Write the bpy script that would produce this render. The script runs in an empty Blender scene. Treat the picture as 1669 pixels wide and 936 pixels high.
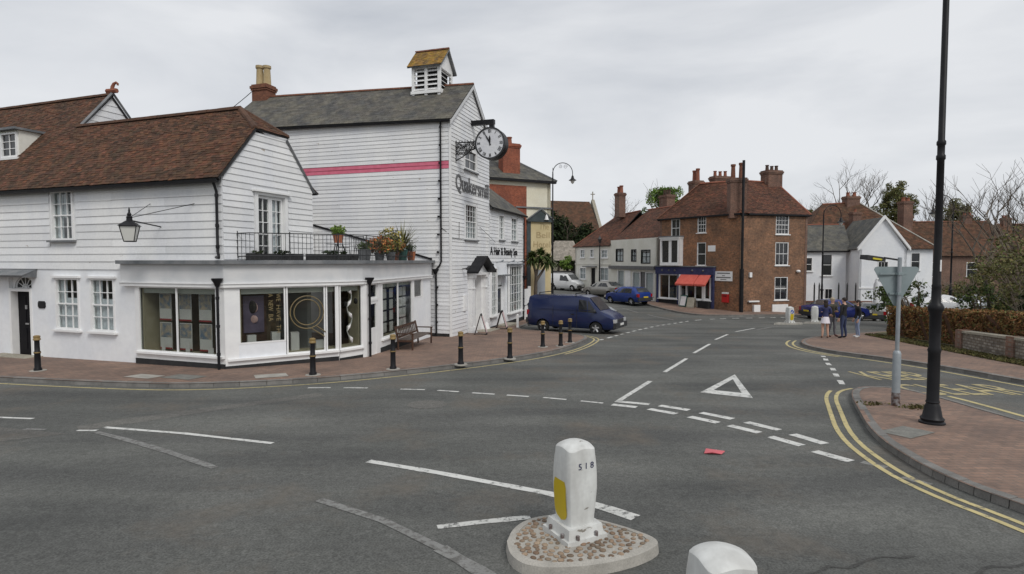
import bpy, bmesh, math, random
import numpy as np
from mathutils import Vector, Matrix
R = math.radians
random.seed(7)
rng = np.random.default_rng(7)
SC = bpy.context.scene
COL = SC.collection
# ---------------------------------------------------------------- camera
cam = bpy.data.cameras.new('camera')
cam.sensor_width = 36.0
cam.lens = 36.0 * 940.0 / 1669.0
cam.clip_end = 3000
cam_o = bpy.data.objects.new('camera', cam)
COL.objects.link(cam_o)
cam_o.location = (0, 0, 2.6)
cam_o.rotation_euler = (R(90 - 2.62), 0, 0)
SC.camera = cam_o
# ---------------------------------------------------------------- sky, sun, exposure
SUN_EL, SUN_AZ = 46.0, 150.0          # azimuth clockwise from +Y: behind the camera, to the right
world = bpy.data.worlds.new('World')
SC.world = world
world.use_nodes = True
wn, wl = world.node_tree.nodes, world.node_tree.links
bg = wn['Background']
sky = wn.new('ShaderNodeTexSky')
sky.sky_type = 'NISHITA'
sky.sun_disc = False
sky.sun_elevation = R(SUN_EL)
sky.sun_rotation = R(SUN_AZ)
wtc = wn.new('ShaderNodeTexCoord')
wmp = wn.new('ShaderNodeMapping')
wmp.inputs['Scale'].default_value = (1.0, 1.0, 3.2)
wns = wn.new('ShaderNodeTexNoise')
wns.inputs['Scale'].default_value = 1.7
wns.inputs['Detail'].default_value = 7
wns.inputs['Roughness'].default_value = 0.52
wns.inputs['Distortion'].default_value = 0.35
wrp = wn.new('ShaderNodeValToRGB')
wrp.color_ramp.elements[0].position = 0.33
wrp.color_ramp.elements[0].color = (5.9, 6.2, 6.7, 1)
wrp.color_ramp.elements[1].position = 0.62
wrp.color_ramp.elements[1].color = (8.7, 8.85, 9.1, 1)
wmx = wn.new('ShaderNodeMixRGB')
wmx.inputs['Fac'].default_value = 0.93
wl.new(wtc.outputs['Generated'], wmp.inputs['Vector'])
wl.new(wmp.outputs['Vector'], wns.inputs['Vector'])
wl.new(wns.outputs['Fac'], wrp.inputs['Fac'])
wl.new(sky.outputs['Color'], wmx.inputs['Color1'])
wl.new(wrp.outputs['Color'], wmx.inputs['Color2'])
wl.new(wmx.outputs['Color'], bg.inputs['Color'])
bg.inputs['Strength'].default_value = 0.086
sl = bpy.data.lights.new('sun', 'SUN')
sl.energy = 1.5
sl.angle = R(22)
sl.color = (1.0, 0.97, 0.92)
so = bpy.data.objects.new('sun', sl)
COL.objects.link(so)
_sd = Vector((math.sin(R(SUN_AZ)) * math.cos(R(SUN_EL)), math.cos(R(SUN_AZ)) * math.cos(R(SUN_EL)), math.sin(R(SUN_EL))))
so.rotation_euler = _sd.to_track_quat('Z', 'Y').to_euler()
SC.view_settings.view_transform = 'Standard'
SC.view_settings.look = 'None'
SC.view_settings.exposure = 0.13
SC.view_settings.gamma = 1.0
SC.cycles.max_bounces = 6
SC.cycles.transparent_max_bounces = 12

# ---------------------------------------------------------------- materials
MATS = {}
def mat(name, c1, c2=None, scale=4.0, rough=0.75, metal=0.0, bump=0.0, bscale=60.0, detail=4, tint=False,
        streak=False, objrand=0.0, spec=0.4, emit=None, fine=0.0, fscale=90.0):
    """principled material; colour varies by noise between c1 and c2, per piece by attribute 'tint' or object random"""
    m = bpy.data.materials.new(name)
    m.use_nodes = True
    n, l = m.node_tree.nodes, m.node_tree.links
    b = n['Principled BSDF']
    b.inputs['Roughness'].default_value = rough
    b.inputs['Metallic'].default_value = metal
    b.inputs['Specular IOR Level'].default_value = spec
    tc = n.new('ShaderNodeTexCoord')
    geo = n.new('ShaderNodeNewGeometry')
    c2 = c2 or c1
    ns = n.new('ShaderNodeTexNoise')
    ns.inputs['Scale'].default_value = scale
    ns.inputs['Detail'].default_value = detail
    mp = n.new('ShaderNodeMapping')
    if streak:
        mp.inputs['Scale'].default_value = (1, 1, 0.25)
    l.new(geo.outputs['Position'], mp.inputs['Vector'])
    l.new(mp.outputs['Vector'], ns.inputs['Vector'])
    rp = n.new('ShaderNodeValToRGB')
    rp.color_ramp.elements[0].position = 0.36
    rp.color_ramp.elements[1].position = 0.64
    rp.color_ramp.elements[0].color = (*c1, 1)
    rp.color_ramp.elements[1].color = (*c2, 1)
    l.new(ns.outputs['Fac'], rp.inputs['Fac'])
    out = rp.outputs['Color']
    if tint:
        at = n.new('ShaderNodeAttribute')
        at.attribute_name = 'tint'
        mx = n.new('ShaderNodeMixRGB')
        mx.blend_type = 'MULTIPLY'
        mx.inputs['Fac'].default_value = 1
        l.new(out, mx.inputs['Color1'])
        l.new(at.outputs['Color'], mx.inputs['Color2'])
        out = mx.outputs['Color']
    if objrand:
        oi = n.new('ShaderNodeObjectInfo')
        mr = n.new('ShaderNodeMapRange')
        mr.inputs['To Min'].default_value = 1 - objrand
        mr.inputs['To Max'].default_value = 1
        l.new(oi.outputs['Random'], mr.inputs['Value'])
        mx = n.new('ShaderNodeMixRGB')
        mx.blend_type = 'MULTIPLY'
        mx.inputs['Fac'].default_value = 1
        l.new(out, mx.inputs['Color1'])
        l.new(mr.outputs['Result'], mx.inputs['Color2'])
        out = mx.outputs['Color']
    if fine:
        fn = n.new('ShaderNodeTexNoise')
        fn.inputs['Scale'].default_value = fscale
        fn.inputs['Detail'].default_value = 3
        l.new(geo.outputs['Position'], fn.inputs['Vector'])
        mr = n.new('ShaderNodeMapRange')
        mr.inputs['From Min'].default_value = 0.3
        mr.inputs['From Max'].default_value = 0.7
        mr.inputs['To Min'].default_value = 1 - fine
        mr.inputs['To Max'].default_value = 1 + fine
        l.new(fn.outputs['Fac'], mr.inputs['Value'])
        mx = n.new('ShaderNodeMixRGB')
        mx.blend_type = 'MULTIPLY'
        mx.inputs['Fac'].default_value = 1
        l.new(out, mx.inputs['Color1'])
        l.new(mr.outputs['Result'], mx.inputs['Color2'])
        out = mx.outputs['Color']
    l.new(out, b.inputs['Base Color'])
    if bump:
        bn = n.new('ShaderNodeTexNoise')
        bn.inputs['Scale'].default_value = bscale
        bn.inputs['Detail'].default_value = 5
        l.new(geo.outputs['Position'], bn.inputs['Vector'])
        bp = n.new('ShaderNodeBump')
        bp.inputs['Strength'].default_value = bump
        bp.inputs['Distance'].default_value = 0.02
        l.new(bn.outputs['Fac'], bp.inputs['Height'])
        l.new(bp.outputs['Normal'], b.inputs['Normal'])
    if emit:
        b.inputs['Emission Color'].default_value = (*emit[0], 1)
        b.inputs['Emission Strength'].default_value = emit[1]
    MATS[name] = m
    return m

def brick_mat(name, c1, c2, mortar, frame, bw=0.225, bh=0.075, mscale=0.01, bump=0.4, dirt=None, mott=0.35):
    """brick texture laid along a wall: frame is the wall's horizontal direction (dx, dy), or None for the ground"""
    m = bpy.data.materials.new(name)
    m.use_nodes = True
    n, l = m.node_tree.nodes, m.node_tree.links
    b = n['Principled BSDF']
    b.inputs['Roughness'].default_value = 0.85
    geo = n.new('ShaderNodeNewGeometry')
    if frame is None:
        vec = geo.outputs['Position']
    else:
        dt = n.new('ShaderNodeVectorMath')
        dt.operation = 'DOT_PRODUCT'
        dt.inputs[1].default_value = (frame[0], frame[1], 0)
        l.new(geo.outputs['Position'], dt.inputs[0])
        sx = n.new('ShaderNodeSeparateXYZ')
        l.new(geo.outputs['Position'], sx.inputs[0])
        cb = n.new('ShaderNodeCombineXYZ')
        l.new(dt.outputs['Value'], cb.inputs['X'])
        l.new(sx.outputs['Z'], cb.inputs['Y'])
        vec = cb.outputs[0]
    bt = n.new('ShaderNodeTexBrick')
    bt.inputs['Scale'].default_value = 1
    bt.inputs['Brick Width'].default_value = bw
    bt.inputs['Row Height'].default_value = bh
    bt.inputs['Mortar Size'].default_value = mscale
    bt.inputs['Mortar Smooth'].default_value = 0.3
    bt.inputs['Color1'].default_value = (*c1, 1)
    bt.inputs['Color2'].default_value = (*c2, 1)
    bt.inputs['Mortar'].default_value = (*mortar, 1)
    l.new(vec, bt.inputs['Vector'])
    ns = n.new('ShaderNodeTexNoise')
    ns.inputs['Scale'].default_value = 0.9
    ns.inputs['Detail'].default_value = 6
    l.new(geo.outputs['Position'], ns.inputs['Vector'])
    rp = n.new('ShaderNodeValToRGB')
    rp.color_ramp.elements[0].position = 0.3
    rp.color_ramp.elements[1].position = 0.7
    rp.color_ramp.elements[0].color = (*(dirt or (0.72, 0.72, 0.74)), 1)
    rp.color_ramp.elements[1].color = (1.12, 1.1, 1.05, 1)
    l.new(ns.outputs['Fac'], rp.inputs['Fac'])
    mx = n.new('ShaderNodeMixRGB')
    mx.blend_type = 'MULTIPLY'
    mx.inputs['Fac'].default_value = 1
    l.new(bt.outputs['Color'], mx.inputs['Color1'])
    l.new(rp.outputs['Color'], mx.inputs['Color2'])
    sn = n.new('ShaderNodeTexNoise')
    sn.inputs['Scale'].default_value = 7.0
    sn.inputs['Detail'].default_value = 5
    sn.inputs['Roughness'].default_value = 0.7
    l.new(geo.outputs['Position'], sn.inputs['Vector'])
    sr = n.new('ShaderNodeMapRange')
    sr.inputs['From Min'].default_value = 0.3
    sr.inputs['From Max'].default_value = 0.7
    sr.inputs['To Min'].default_value = 1 - mott
    sr.inputs['To Max'].default_value = 1 + mott
    l.new(sn.outputs['Fac'], sr.inputs['Value'])
    sx2 = n.new('ShaderNodeMixRGB')
    sx2.blend_type = 'MULTIPLY'
    sx2.inputs['Fac'].default_value = 1
    l.new(mx.outputs['Color'], sx2.inputs['Color1'])
    l.new(sr.outputs['Result'], sx2.inputs['Color2'])
    l.new(sx2.outputs['Color'], b.inputs['Base Color'])
    bp = n.new('ShaderNodeBump')
    bp.inputs['Strength'].default_value = bump
    bp.inputs['Distance'].default_value = 0.01
    bp.invert = True
    l.new(bt.outputs['Fac'], bp.inputs['Height'])
    l.new(bp.outputs['Normal'], b.inputs['Normal'])
    MATS[name] = m
    return m

def glass_mat(name, tint=(0.9, 0.93, 0.92), refl=1.0):
    m = bpy.data.materials.new(name)
    m.use_nodes = True
    n, l = m.node_tree.nodes, m.node_tree.links
    n.remove(n['Principled BSDF'])
    o = n['Material Output']
    tr = n.new('ShaderNodeBsdfTransparent')
    tr.inputs['Color'].default_value = (*tint, 1)
    gl = n.new('ShaderNodeBsdfGlossy')
    gl.inputs['Roughness'].default_value = 0.02
    gl.inputs['Color'].default_value = (refl, refl, refl, 1)
    fr = n.new('ShaderNodeFresnel')
    fr.inputs['IOR'].default_value = 1.45
    mx = n.new('ShaderNodeMixShader')
    ge = n.new('ShaderNodeNewGeometry')
    iv = n.new('ShaderNodeMath'); iv.operation = 'SUBTRACT'; iv.inputs[0].default_value = 1.0
    l.new(ge.outputs['Backfacing'], iv.inputs[1])
    mu = n.new('ShaderNodeMath'); mu.operation = 'MULTIPLY'
    l.new(fr.outputs[0], mu.inputs[0]); l.new(iv.outputs[0], mu.inputs[1])
    l.new(mu.outputs[0], mx.inputs[0])
    l.new(tr.outputs[0], mx.inputs[1])
    l.new(gl.outputs[0], mx.inputs[2])
    l.new(mx.outputs[0], o.inputs['Surface'])
    MATS[name] = m

def asphalt_mat(name, c1=(0.094, 0.096, 0.091), c2=(0.124, 0.125, 0.118)):
    m = mat(name, c1, c2, scale=0.35, rough=0.9, bump=0.35, bscale=140, detail=8, fine=0.34, fscale=48, spec=0.25)
    n, l = m.node_tree.nodes, m.node_tree.links
    b = n['Principled BSDF']
    src = b.inputs['Base Color'].links[0].from_socket
    geo = n.new('ShaderNodeNewGeometry')
    # worn wheel tracks and stains of their own shape
    mp = n.new('ShaderNodeMapping')
    mp.inputs['Rotation'].default_value = (0, 0, R(20))
    mp.inputs['Scale'].default_value = (0.25, 1.1, 1)
    ns = n.new('ShaderNodeTexNoise')
    ns.inputs['Scale'].default_value = 0.8
    ns.inputs['Detail'].default_value = 5
    l.new(geo.outputs['Position'], mp.inputs['Vector'])
    l.new(mp.outputs['Vector'], ns.inputs['Vector'])
    rp = n.new('ShaderNodeValToRGB')
    rp.color_ramp.elements[0].position = 0.35
    rp.color_ramp.elements[0].color = (0.78, 0.78, 0.79, 1)
    rp.color_ramp.elements[1].position = 0.65
    rp.color_ramp.elements[1].color = (1.22, 1.22, 1.19, 1)
    l.new(ns.outputs['Fac'], rp.inputs['Fac'])
    # hairline cracks
    vo = n.new('ShaderNodeTexVoronoi')
    vo.feature = 'DISTANCE_TO_EDGE'
    vo.inputs['Scale'].default_value = 0.3
    wob = n.new('ShaderNodeTexNoise')
    wob.inputs['Scale'].default_value = 1.6
    wob.inputs['Detail'].default_value = 6
    l.new(geo.outputs['Position'], wob.inputs['Vector'])
    wm = n.new('ShaderNodeMixRGB')
    wm.blend_type = 'ADD'
    wm.inputs['Fac'].default_value = 0.9
    l.new(geo.outputs['Position'], wm.inputs['Color1'])
    l.new(wob.outputs['Color'], wm.inputs['Color2'])
    l.new(wm.outputs['Color'], vo.inputs['Vector'])
    cr = n.new('ShaderNodeMapRange')
    cr.inputs['From Min'].default_value = 0.001
    cr.inputs['From Max'].default_value = 0.006
    cr.inputs['To Min'].default_value = 0.90
    cr.inputs['To Max'].default_value = 1.0
    l.new(vo.outputs['Distance'], cr.inputs['Value'])
    m1 = n.new('ShaderNodeMixRGB')
    m1.blend_type = 'MULTIPLY'
    m1.inputs['Fac'].default_value = 1
    l.new(src, m1.inputs['Color1'])
    l.new(rp.outputs['Color'], m1.inputs['Color2'])
    m2 = n.new('ShaderNodeMixRGB')
    m2.blend_type = 'MULTIPLY'
    m2.inputs['Fac'].default_value = 1
    l.new(m1.outputs['Color'], m2.inputs['Color1'])
    l.new(cr.outputs['Result'], m2.inputs['Color2'])
    # brown grime in patches, and coarser mottling
    gn = n.new('ShaderNodeTexNoise')
    gn.inputs['Scale'].default_value = 0.55
    gn.inputs['Detail'].default_value = 9
    gn.inputs['Roughness'].default_value = 0.65
    l.new(geo.outputs['Position'], gn.inputs['Vector'])
    gr = n.new('ShaderNodeMapRange')
    gr.inputs['From Min'].default_value = 0.52
    gr.inputs['From Max'].default_value = 0.68
    gr.inputs['To Max'].default_value = 0.75
    l.new(gn.outputs['Fac'], gr.inputs['Value'])
    m3 = n.new('ShaderNodeMixRGB')
    m3.inputs['Color2'].default_value = (0.135, 0.118, 0.098, 1)
    l.new(gr.outputs['Result'], m3.inputs['Fac'])
    l.new(m2.outputs['Color'], m3.inputs['Color1'])
    cn = n.new('ShaderNodeTexNoise')
    cn.inputs['Scale'].default_value = 11
    cn.inputs['Detail'].default_value = 4
    l.new(geo.outputs['Position'], cn.inputs['Vector'])
    cm = n.new('ShaderNodeMapRange')
    cm.inputs['From Min'].default_value = 0.3
    cm.inputs['From Max'].default_value = 0.7
    cm.inputs['To Min'].default_value = 0.86
    cm.inputs['To Max'].default_value = 1.14
    l.new(cn.outputs['Fac'], cm.inputs['Value'])
    m4 = n.new('ShaderNodeMixRGB')
    m4.blend_type = 'MULTIPLY'
    m4.inputs['Fac'].default_value = 1
    l.new(m3.outputs['Color'], m4.inputs['Color1'])
    l.new(cm.outputs['Result'], m4.inputs['Color2'])
    l.new(m4.outputs['Color'], b.inputs['Base Color'])
    return m

def worn_paint(name, col, under=(0.115, 0.115, 0.11), wear=0.42, scale=9.0):
    m = mat(name, col, tuple(c * 0.86 for c in col), scale=3, rough=0.8)
    n, l = m.node_tree.nodes, m.node_tree.links
    b = n['Principled BSDF']
    src = b.inputs['Base Color'].links[0].from_socket
    geo = n.new('ShaderNodeNewGeometry')
    ns = n.new('ShaderNodeTexNoise')
    ns.inputs['Scale'].default_value = scale
    ns.inputs['Detail'].default_value = 9
    ns.inputs['Roughness'].default_value = 0.7
    l.new(geo.outputs['Position'], ns.inputs['Vector'])
    mr = n.new('ShaderNodeMapRange')
    mr.inputs['From Min'].default_value = wear - 0.08
    mr.inputs['From Max'].default_value = wear + 0.03
    l.new(ns.outputs['Fac'], mr.inputs['Value'])
    mx = n.new('ShaderNodeMixRGB')
    mx.inputs['Color1'].default_value = (*under, 1)
    l.new(mr.outputs['Result'], mx.inputs['Fac'])
    l.new(src, mx.inputs['Color2'])
    l.new(mx.outputs['Color'], b.inputs['Base Color'])
    return m

asphalt_mat('asphalt')
mat('white_board', (0.74, 0.75, 0.77), (0.83, 0.83, 0.82), scale=1.2, rough=0.55, streak=True, objrand=0.13, bump=0.06, bscale=40, fine=0.04, fscale=14)
def flake(name, under, wear, scale):
    """paint lost in small flakes"""
    m = MATS[name]
    n, l = m.node_tree.nodes, m.node_tree.links
    b = n['Principled BSDF']
    src = b.inputs['Base Color'].links[0].from_socket
    geo = n.new('ShaderNodeNewGeometry')
    mp = n.new('ShaderNodeMapping')
    mp.inputs['Scale'].default_value = (1, 1, 3.0)
    ns = n.new('ShaderNodeTexNoise')
    ns.inputs['Scale'].default_value = scale
    ns.inputs['Detail'].default_value = 8
    ns.inputs['Roughness'].default_value = 0.6
    l.new(geo.outputs['Position'], mp.inputs['Vector'])
    l.new(mp.outputs['Vector'], ns.inputs['Vector'])
    mr = n.new('ShaderNodeMapRange')
    mr.inputs['From Min'].default_value = wear
    mr.inputs['From Max'].default_value = wear + 0.03
    l.new(ns.outputs['Fac'], mr.inputs['Value'])
    mx = n.new('ShaderNodeMixRGB')
    mx.inputs['Color1'].default_value = (*under, 1)
    l.new(mr.outputs['Result'], mx.inputs['Fac'])
    l.new(src, mx.inputs['Color2'])
    l.new(mx.outputs['Color'], b.inputs['Base Color'])
flake('white_board', (0.36, 0.31, 0.25), 0.285, 2.2)
mat('pink_board', (0.60, 0.13, 0.20), (0.66, 0.17, 0.25), rough=0.55, objrand=0.08)
mat('white_render', (0.74, 0.76, 0.79), (0.81, 0.82, 0.83), scale=0.8, rough=0.7, bump=0.12, bscale=25, fine=0.03, fscale=6)
mat('white_paint', (0.76, 0.76, 0.76), (0.82, 0.82, 0.81), scale=3, rough=0.45)
mat('grey_white', (0.55, 0.56, 0.57), (0.62, 0.62, 0.62), scale=2, rough=0.5)
mat('cream_render', (0.56, 0.46, 0.26), (0.62, 0.52, 0.31), scale=1.1, rough=0.75, bump=0.1, bscale=20, fine=0.04, fscale=8)
mat('cream_pale', (0.70, 0.66, 0.52), (0.76, 0.73, 0.60), scale=0.8, rough=0.7, fine=0.04, fscale=8)
mat('ivory', (0.66, 0.65, 0.58), (0.72, 0.71, 0.65), scale=1.0, rough=0.7, fine=0.04, fscale=8)
mat('black_paint', (0.010, 0.010, 0.012), (0.016, 0.016, 0.018), rough=0.45, spec=0.22)
mat('black_matt', (0.02, 0.02, 0.022), (0.03, 0.03, 0.03), rough=0.8)
mat('dark_door', (0.006, 0.006, 0.008), (0.010, 0.009, 0.011), rough=0.55, spec=0.12)
mat('iron', (0.015, 0.016, 0.018), (0.03, 0.03, 0.032), rough=0.5, spec=0.5, scale=12)
mat('dull_gold', (0.17, 0.13, 0.06), (0.22, 0.17, 0.08), rough=0.5)
mat('glass_screen', (0.05, 0.055, 0.06), (0.07, 0.075, 0.08), rough=0.03, spec=1.0)
mat('gold_paint', (0.21, 0.145, 0.055), (0.28, 0.19, 0.075), rough=0.45)
mat('lead', (0.13, 0.14, 0.15), (0.20, 0.205, 0.21), scale=2.5, rough=0.6, fine=0.08, fscale=20)
mat('slate', (0.070, 0.070, 0.068), (0.125, 0.118, 0.096), scale=1.4, rough=0.75, tint=True, fine=0.15, fscale=20)
mat('lichen_tile', (0.30, 0.19, 0.035), (0.17, 0.12, 0.06), scale=3.5, rough=0.9, tint=True, fine=0.2, fscale=25)
mat('clay_ridge', (0.085, 0.046, 0.03), (0.12, 0.062, 0.038), scale=6, rough=0.9, objrand=0.3)
mat('clay_tile', (0.070, 0.044, 0.028), (0.112, 0.058, 0.034), scale=1.6, rough=0.9, tint=True, fine=0.22, fscale=14)
mat('red_tile', (0.078, 0.041, 0.028), (0.122, 0.056, 0.035), scale=0.9, rough=0.9, tint=True, fine=0.2, fscale=14)
mat('red_clay', (0.20, 0.07, 0.045), (0.26, 0.10, 0.06), scale=4, rough=0.85, fine=0.15)
mat('buff_clay', (0.36, 0.27, 0.14), (0.42, 0.33, 0.19), scale=4, rough=0.85, fine=0.15)
mat('shingle', (0.24, 0.215, 0.18), (0.31, 0.28, 0.24), scale=2, rough=0.9, tint=True, fine=0.15)
mat('old_brick', (0.14, 0.06, 0.04), (0.20, 0.085, 0.05), scale=7, rough=0.9, fine=0.25, fscale=18)
mat('stone', (0.27, 0.25, 0.20), (0.36, 0.33, 0.27), scale=5, rough=0.9, fine=0.15, fscale=20)
mat('kerb', (0.16, 0.155, 0.145), (0.23, 0.22, 0.205), scale=3, rough=0.85, objrand=0.22, fine=0.15, fscale=60, bump=0.2, bscale=90)
mat('concrete', (0.30, 0.285, 0.255), (0.40, 0.38, 0.34), scale=4, rough=0.9, fine=0.15, fscale=70, bump=0.3, bscale=120)
mat('pebble', (0.26, 0.17, 0.11), (0.36, 0.28, 0.20), scale=6, rough=0.7, objrand=0.55, fine=0.15, fscale=60)
mat('slab', (0.15, 0.15, 0.135), (0.20, 0.195, 0.175), scale=5, rough=0.85, fine=0.15, fscale=40)
brick_mat('pavers', (0.265, 0.168, 0.125), (0.19, 0.128, 0.10), (0.135, 0.11, 0.095), None, 0.21, 0.105, 0.008, 0.4, (0.70, 0.71, 0.72), 0.2)
brick_mat('brick_left', (0.34, 0.145, 0.068), (0.21, 0.10, 0.056), (0.21, 0.15, 0.10), (0.572, -0.82), dirt=(0.6, 0.68, 0.74), mott=0.45)
brick_mat('brick_right', (0.29, 0.14, 0.075), (0.19, 0.10, 0.06), (0.19, 0.14, 0.10), (0.962, 0.272), dirt=(0.66, 0.68, 0.7), mott=0.45)
brick_mat('brick_red', (0.33, 0.085, 0.04), (0.26, 0.065, 0.032), (0.25, 0.13, 0.09), (0.896, 0.443))
brick_mat('brick_chimney', (0.18, 0.085, 0.058), (0.13, 0.065, 0.045), (0.2, 0.15, 0.12), (0.9, 0.43), bump=0.2)
brick_mat('flint', (0.34, 0.31, 0.27), (0.15, 0.13, 0.11), (0.16, 0.13, 0.10), (0.16, 0.987), 0.2, 0.1, 0.02, 0.6)
brick_mat('terrace_brick', (0.20, 0.11, 0.08), (0.17, 0.095, 0.07), (0.19, 0.15, 0.12), (1, 0))
worn_paint('road_white', (0.62, 0.62, 0.59), under=(0.13, 0.13, 0.125), wear=0.44)
worn_paint('road_white_faded', (0.23, 0.23, 0.22), under=(0.115, 0.112, 0.104), wear=0.5, scale=14)
worn_paint('road_white_worn', (0.58, 0.58, 0.55), under=(0.11, 0.11, 0.105), wear=0.47, scale=12)
worn_paint('road_yellow', (0.52, 0.44, 0.22), wear=0.42)
worn_paint('road_yellow_faded', (0.45, 0.38, 0.20), wear=0.44)
glass_mat('glass')
glass_mat('glass_shop', (0.80, 0.82, 0.80))
mat('glass_dark', (0.016, 0.018, 0.021), (0.024, 0.026, 0.03), rough=0.04, spec=0.6)
mat('curtain', (0.50, 0.50, 0.54), (0.62, 0.62, 0.66), scale=9, rough=0.9)
mat('blind', (0.55, 0.56, 0.53), (0.60, 0.60, 0.57), rough=0.7)
mat('interior', (0.10, 0.075, 0.05), (0.14, 0.10, 0.07), rough=0.9)
mat('interior_light', (0.40, 0.35, 0.25), (0.45, 0.40, 0.30), rough=0.9)
mat('wood_dark', (0.055, 0.025, 0.015), (0.09, 0.045, 0.026), scale=6, rough=0.6, objrand=0.2)
mat('wood_grey', (0.11, 0.085, 0.075), (0.15, 0.12, 0.10), scale=6, rough=0.75, objrand=0.2)
mat('poster_white', (0.66, 0.63, 0.64), (0.72, 0.70, 0.70), rough=0.5)
mat('poster_blue', (0.16, 0.22, 0.32), (0.52, 0.42, 0.32), scale=7, rough=0.5)
mat('poster_purple', (0.10, 0.075, 0.13), (0.15, 0.12, 0.19), scale=3, rough=0.4)
mat('poster_red', (0.35, 0.05, 0.05), (0.30, 0.04, 0.05), rough=0.5)
mat('poster_skin', (0.55, 0.36, 0.36), (0.65, 0.42, 0.42), rough=0.6)
mat('poster_dark', (0.02, 0.018, 0.02), (0.04, 0.03, 0.03), rough=0.5)
mat('green_leaf', (0.045, 0.075, 0.018), (0.085, 0.12, 0.03), scale=3, rough=0.6, tint=True, spec=0.25)
mat('fresh_leaf', (0.11, 0.19, 0.03), (0.17, 0.26, 0.05), scale=2, rough=0.6, tint=True, spec=0.25)
mat('dark_leaf', (0.018, 0.028, 0.012), (0.035, 0.05, 0.018), scale=2, rough=0.7, tint=True, spec=0.2)
mat('olive_leaf', (0.115, 0.12, 0.04), (0.18, 0.17, 0.07), scale=2, rough=0.7, tint=True, spec=0.2)
mat('copper_leaf', (0.20, 0.105, 0.045), (0.29, 0.165, 0.07), scale=2.5, rough=0.8, tint=True, spec=0.2)
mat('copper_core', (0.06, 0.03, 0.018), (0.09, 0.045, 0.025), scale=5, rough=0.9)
mat('orange_flower', (0.50, 0.14, 0.06), (0.62, 0.25, 0.08), scale=5, rough=0.7, tint=True)
mat('yellow_leaf', (0.34, 0.28, 0.05), (0.42, 0.34, 0.08), scale=5, rough=0.7, tint=True)
mat('bark', (0.075, 0.06, 0.048), (0.12, 0.10, 0.08), scale=5, rough=0.9, fine=0.2, fscale=12)
mat('twig', (0.14, 0.115, 0.09), (0.19, 0.155, 0.12), scale=5, rough=0.9)
mat('grass', (0.085, 0.085, 0.03), (0.14, 0.12, 0.055), scale=2, rough=0.9, tint=True, spec=0.15)
mat('earth', (0.10, 0.085, 0.045), (0.12, 0.115, 0.05), scale=0.6, rough=0.95, fine=0.2, fscale=10)
mat('galvanised', (0.27, 0.30, 0.32), (0.33, 0.36, 0.38), scale=6, rough=0.5, metal=0.3)
mat('sign_back', (0.22, 0.27, 0.28), (0.26, 0.31, 0.32), scale=3, rough=0.55, metal=0.2)
mat('rust', (0.07, 0.035, 0.025), (0.25, 0.24, 0.24), scale=14, rough=0.9)
mat('bollard_white', (0.50, 0.50, 0.48), (0.66, 0.67, 0.65), scale=5.5, rough=0.5, streak=True, fine=0.05, fscale=20)
mat('bollard_yellow', (0.52, 0.38, 0.012), (0.58, 0.43, 0.02), rough=0.4)
flake('bollard_white', (0.22, 0.20, 0.17), 0.33, 4.0)
mat('sign_blue', (0.02, 0.06, 0.28), (0.025, 0.07, 0.32), rough=0.4)
mat('number_ink', (0.03, 0.035, 0.09), rough=0.5)
mat('clock_face', (0.62, 0.63, 0.66), (0.68, 0.69, 0.71), scale=5, rough=0.4)
mat('sign_grey', (0.10, 0.10, 0.105), (0.14, 0.14, 0.14), rough=0.6, scale=6)
mat('teal_dark', (0.04, 0.055, 0.058), (0.06, 0.075, 0.08), rough=0.5)
mat('van_blue', (0.008, 0.016, 0.062), (0.010, 0.020, 0.075), scale=1, rough=0.22, spec=0.6)
mat('car_blue', (0.012, 0.038, 0.20), (0.015, 0.045, 0.23), rough=0.2, spec=0.6)
mat('car_navy', (0.014, 0.022, 0.13), (0.018, 0.028, 0.15), rough=0.2, spec=0.6)
mat('car_silver', (0.30, 0.295, 0.275), (0.33, 0.32, 0.30), rough=0.28, metal=0.5)
mat('car_white', (0.66, 0.67, 0.68), (0.70, 0.71, 0.72), rough=0.3)
mat('car_pale', (0.42, 0.45, 0.48), (0.46, 0.49, 0.52), rough=0.3, metal=0.3)
mat('plastic', (0.03, 0.031, 0.033), (0.04, 0.04, 0.042), rough=0.65)
mat('tyre', (0.012, 0.012, 0.012), (0.02, 0.02, 0.02), rough=0.85)
mat('alloy', (0.38, 0.38, 0.39), (0.45, 0.45, 0.45), rough=0.35, metal=0.6)
mat('lamp_red', (0.30, 0.012, 0.015), rough=0.2)
mat('lamp_clear', (0.62, 0.64, 0.66), (0.72, 0.72, 0.72), scale=20, rough=0.12, metal=0.4)
mat('plate_yellow', (0.60, 0.45, 0.03), rough=0.5)
mat('plate_white', (0.66, 0.66, 0.64), rough=0.5)
mat('awning', (0.56, 0.10, 0.075), (0.62, 0.13, 0.095), rough=0.8)
mat('postbox_red', (0.45, 0.02, 0.02), rough=0.35)
mat('skin', (0.50, 0.30, 0.22), (0.55, 0.34, 0.25), rough=0.6)
mat('hair_dark', (0.018, 0.012, 0.01), (0.03, 0.02, 0.016), rough=0.7, scale=40)
mat('hair_fair', (0.30, 0.24, 0.17), (0.36, 0.30, 0.22), rough=0.7, scale=40)
mat('cloth_navy', (0.03, 0.035, 0.09), (0.045, 0.05, 0.12), rough=0.9)
mat('cloth_black', (0.012, 0.012, 0.013), (0.02, 0.02, 0.02), rough=0.9)
mat('cloth_olive', (0.055, 0.05, 0.038), (0.075, 0.068, 0.05), rough=0.9)
mat('cloth_white', (0.62, 0.58, 0.62), (0.70, 0.66, 0.70), rough=0.9)
mat('cloth_grey', (0.13, 0.13, 0.15), (0.17, 0.17, 0.19), rough=0.9)
mat('denim', (0.03, 0.04, 0.09), (0.045, 0.06, 0.12), rough=0.9)
mat('denim_light', (0.20, 0.25, 0.36), (0.28, 0.33, 0.45), rough=0.9)
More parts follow.
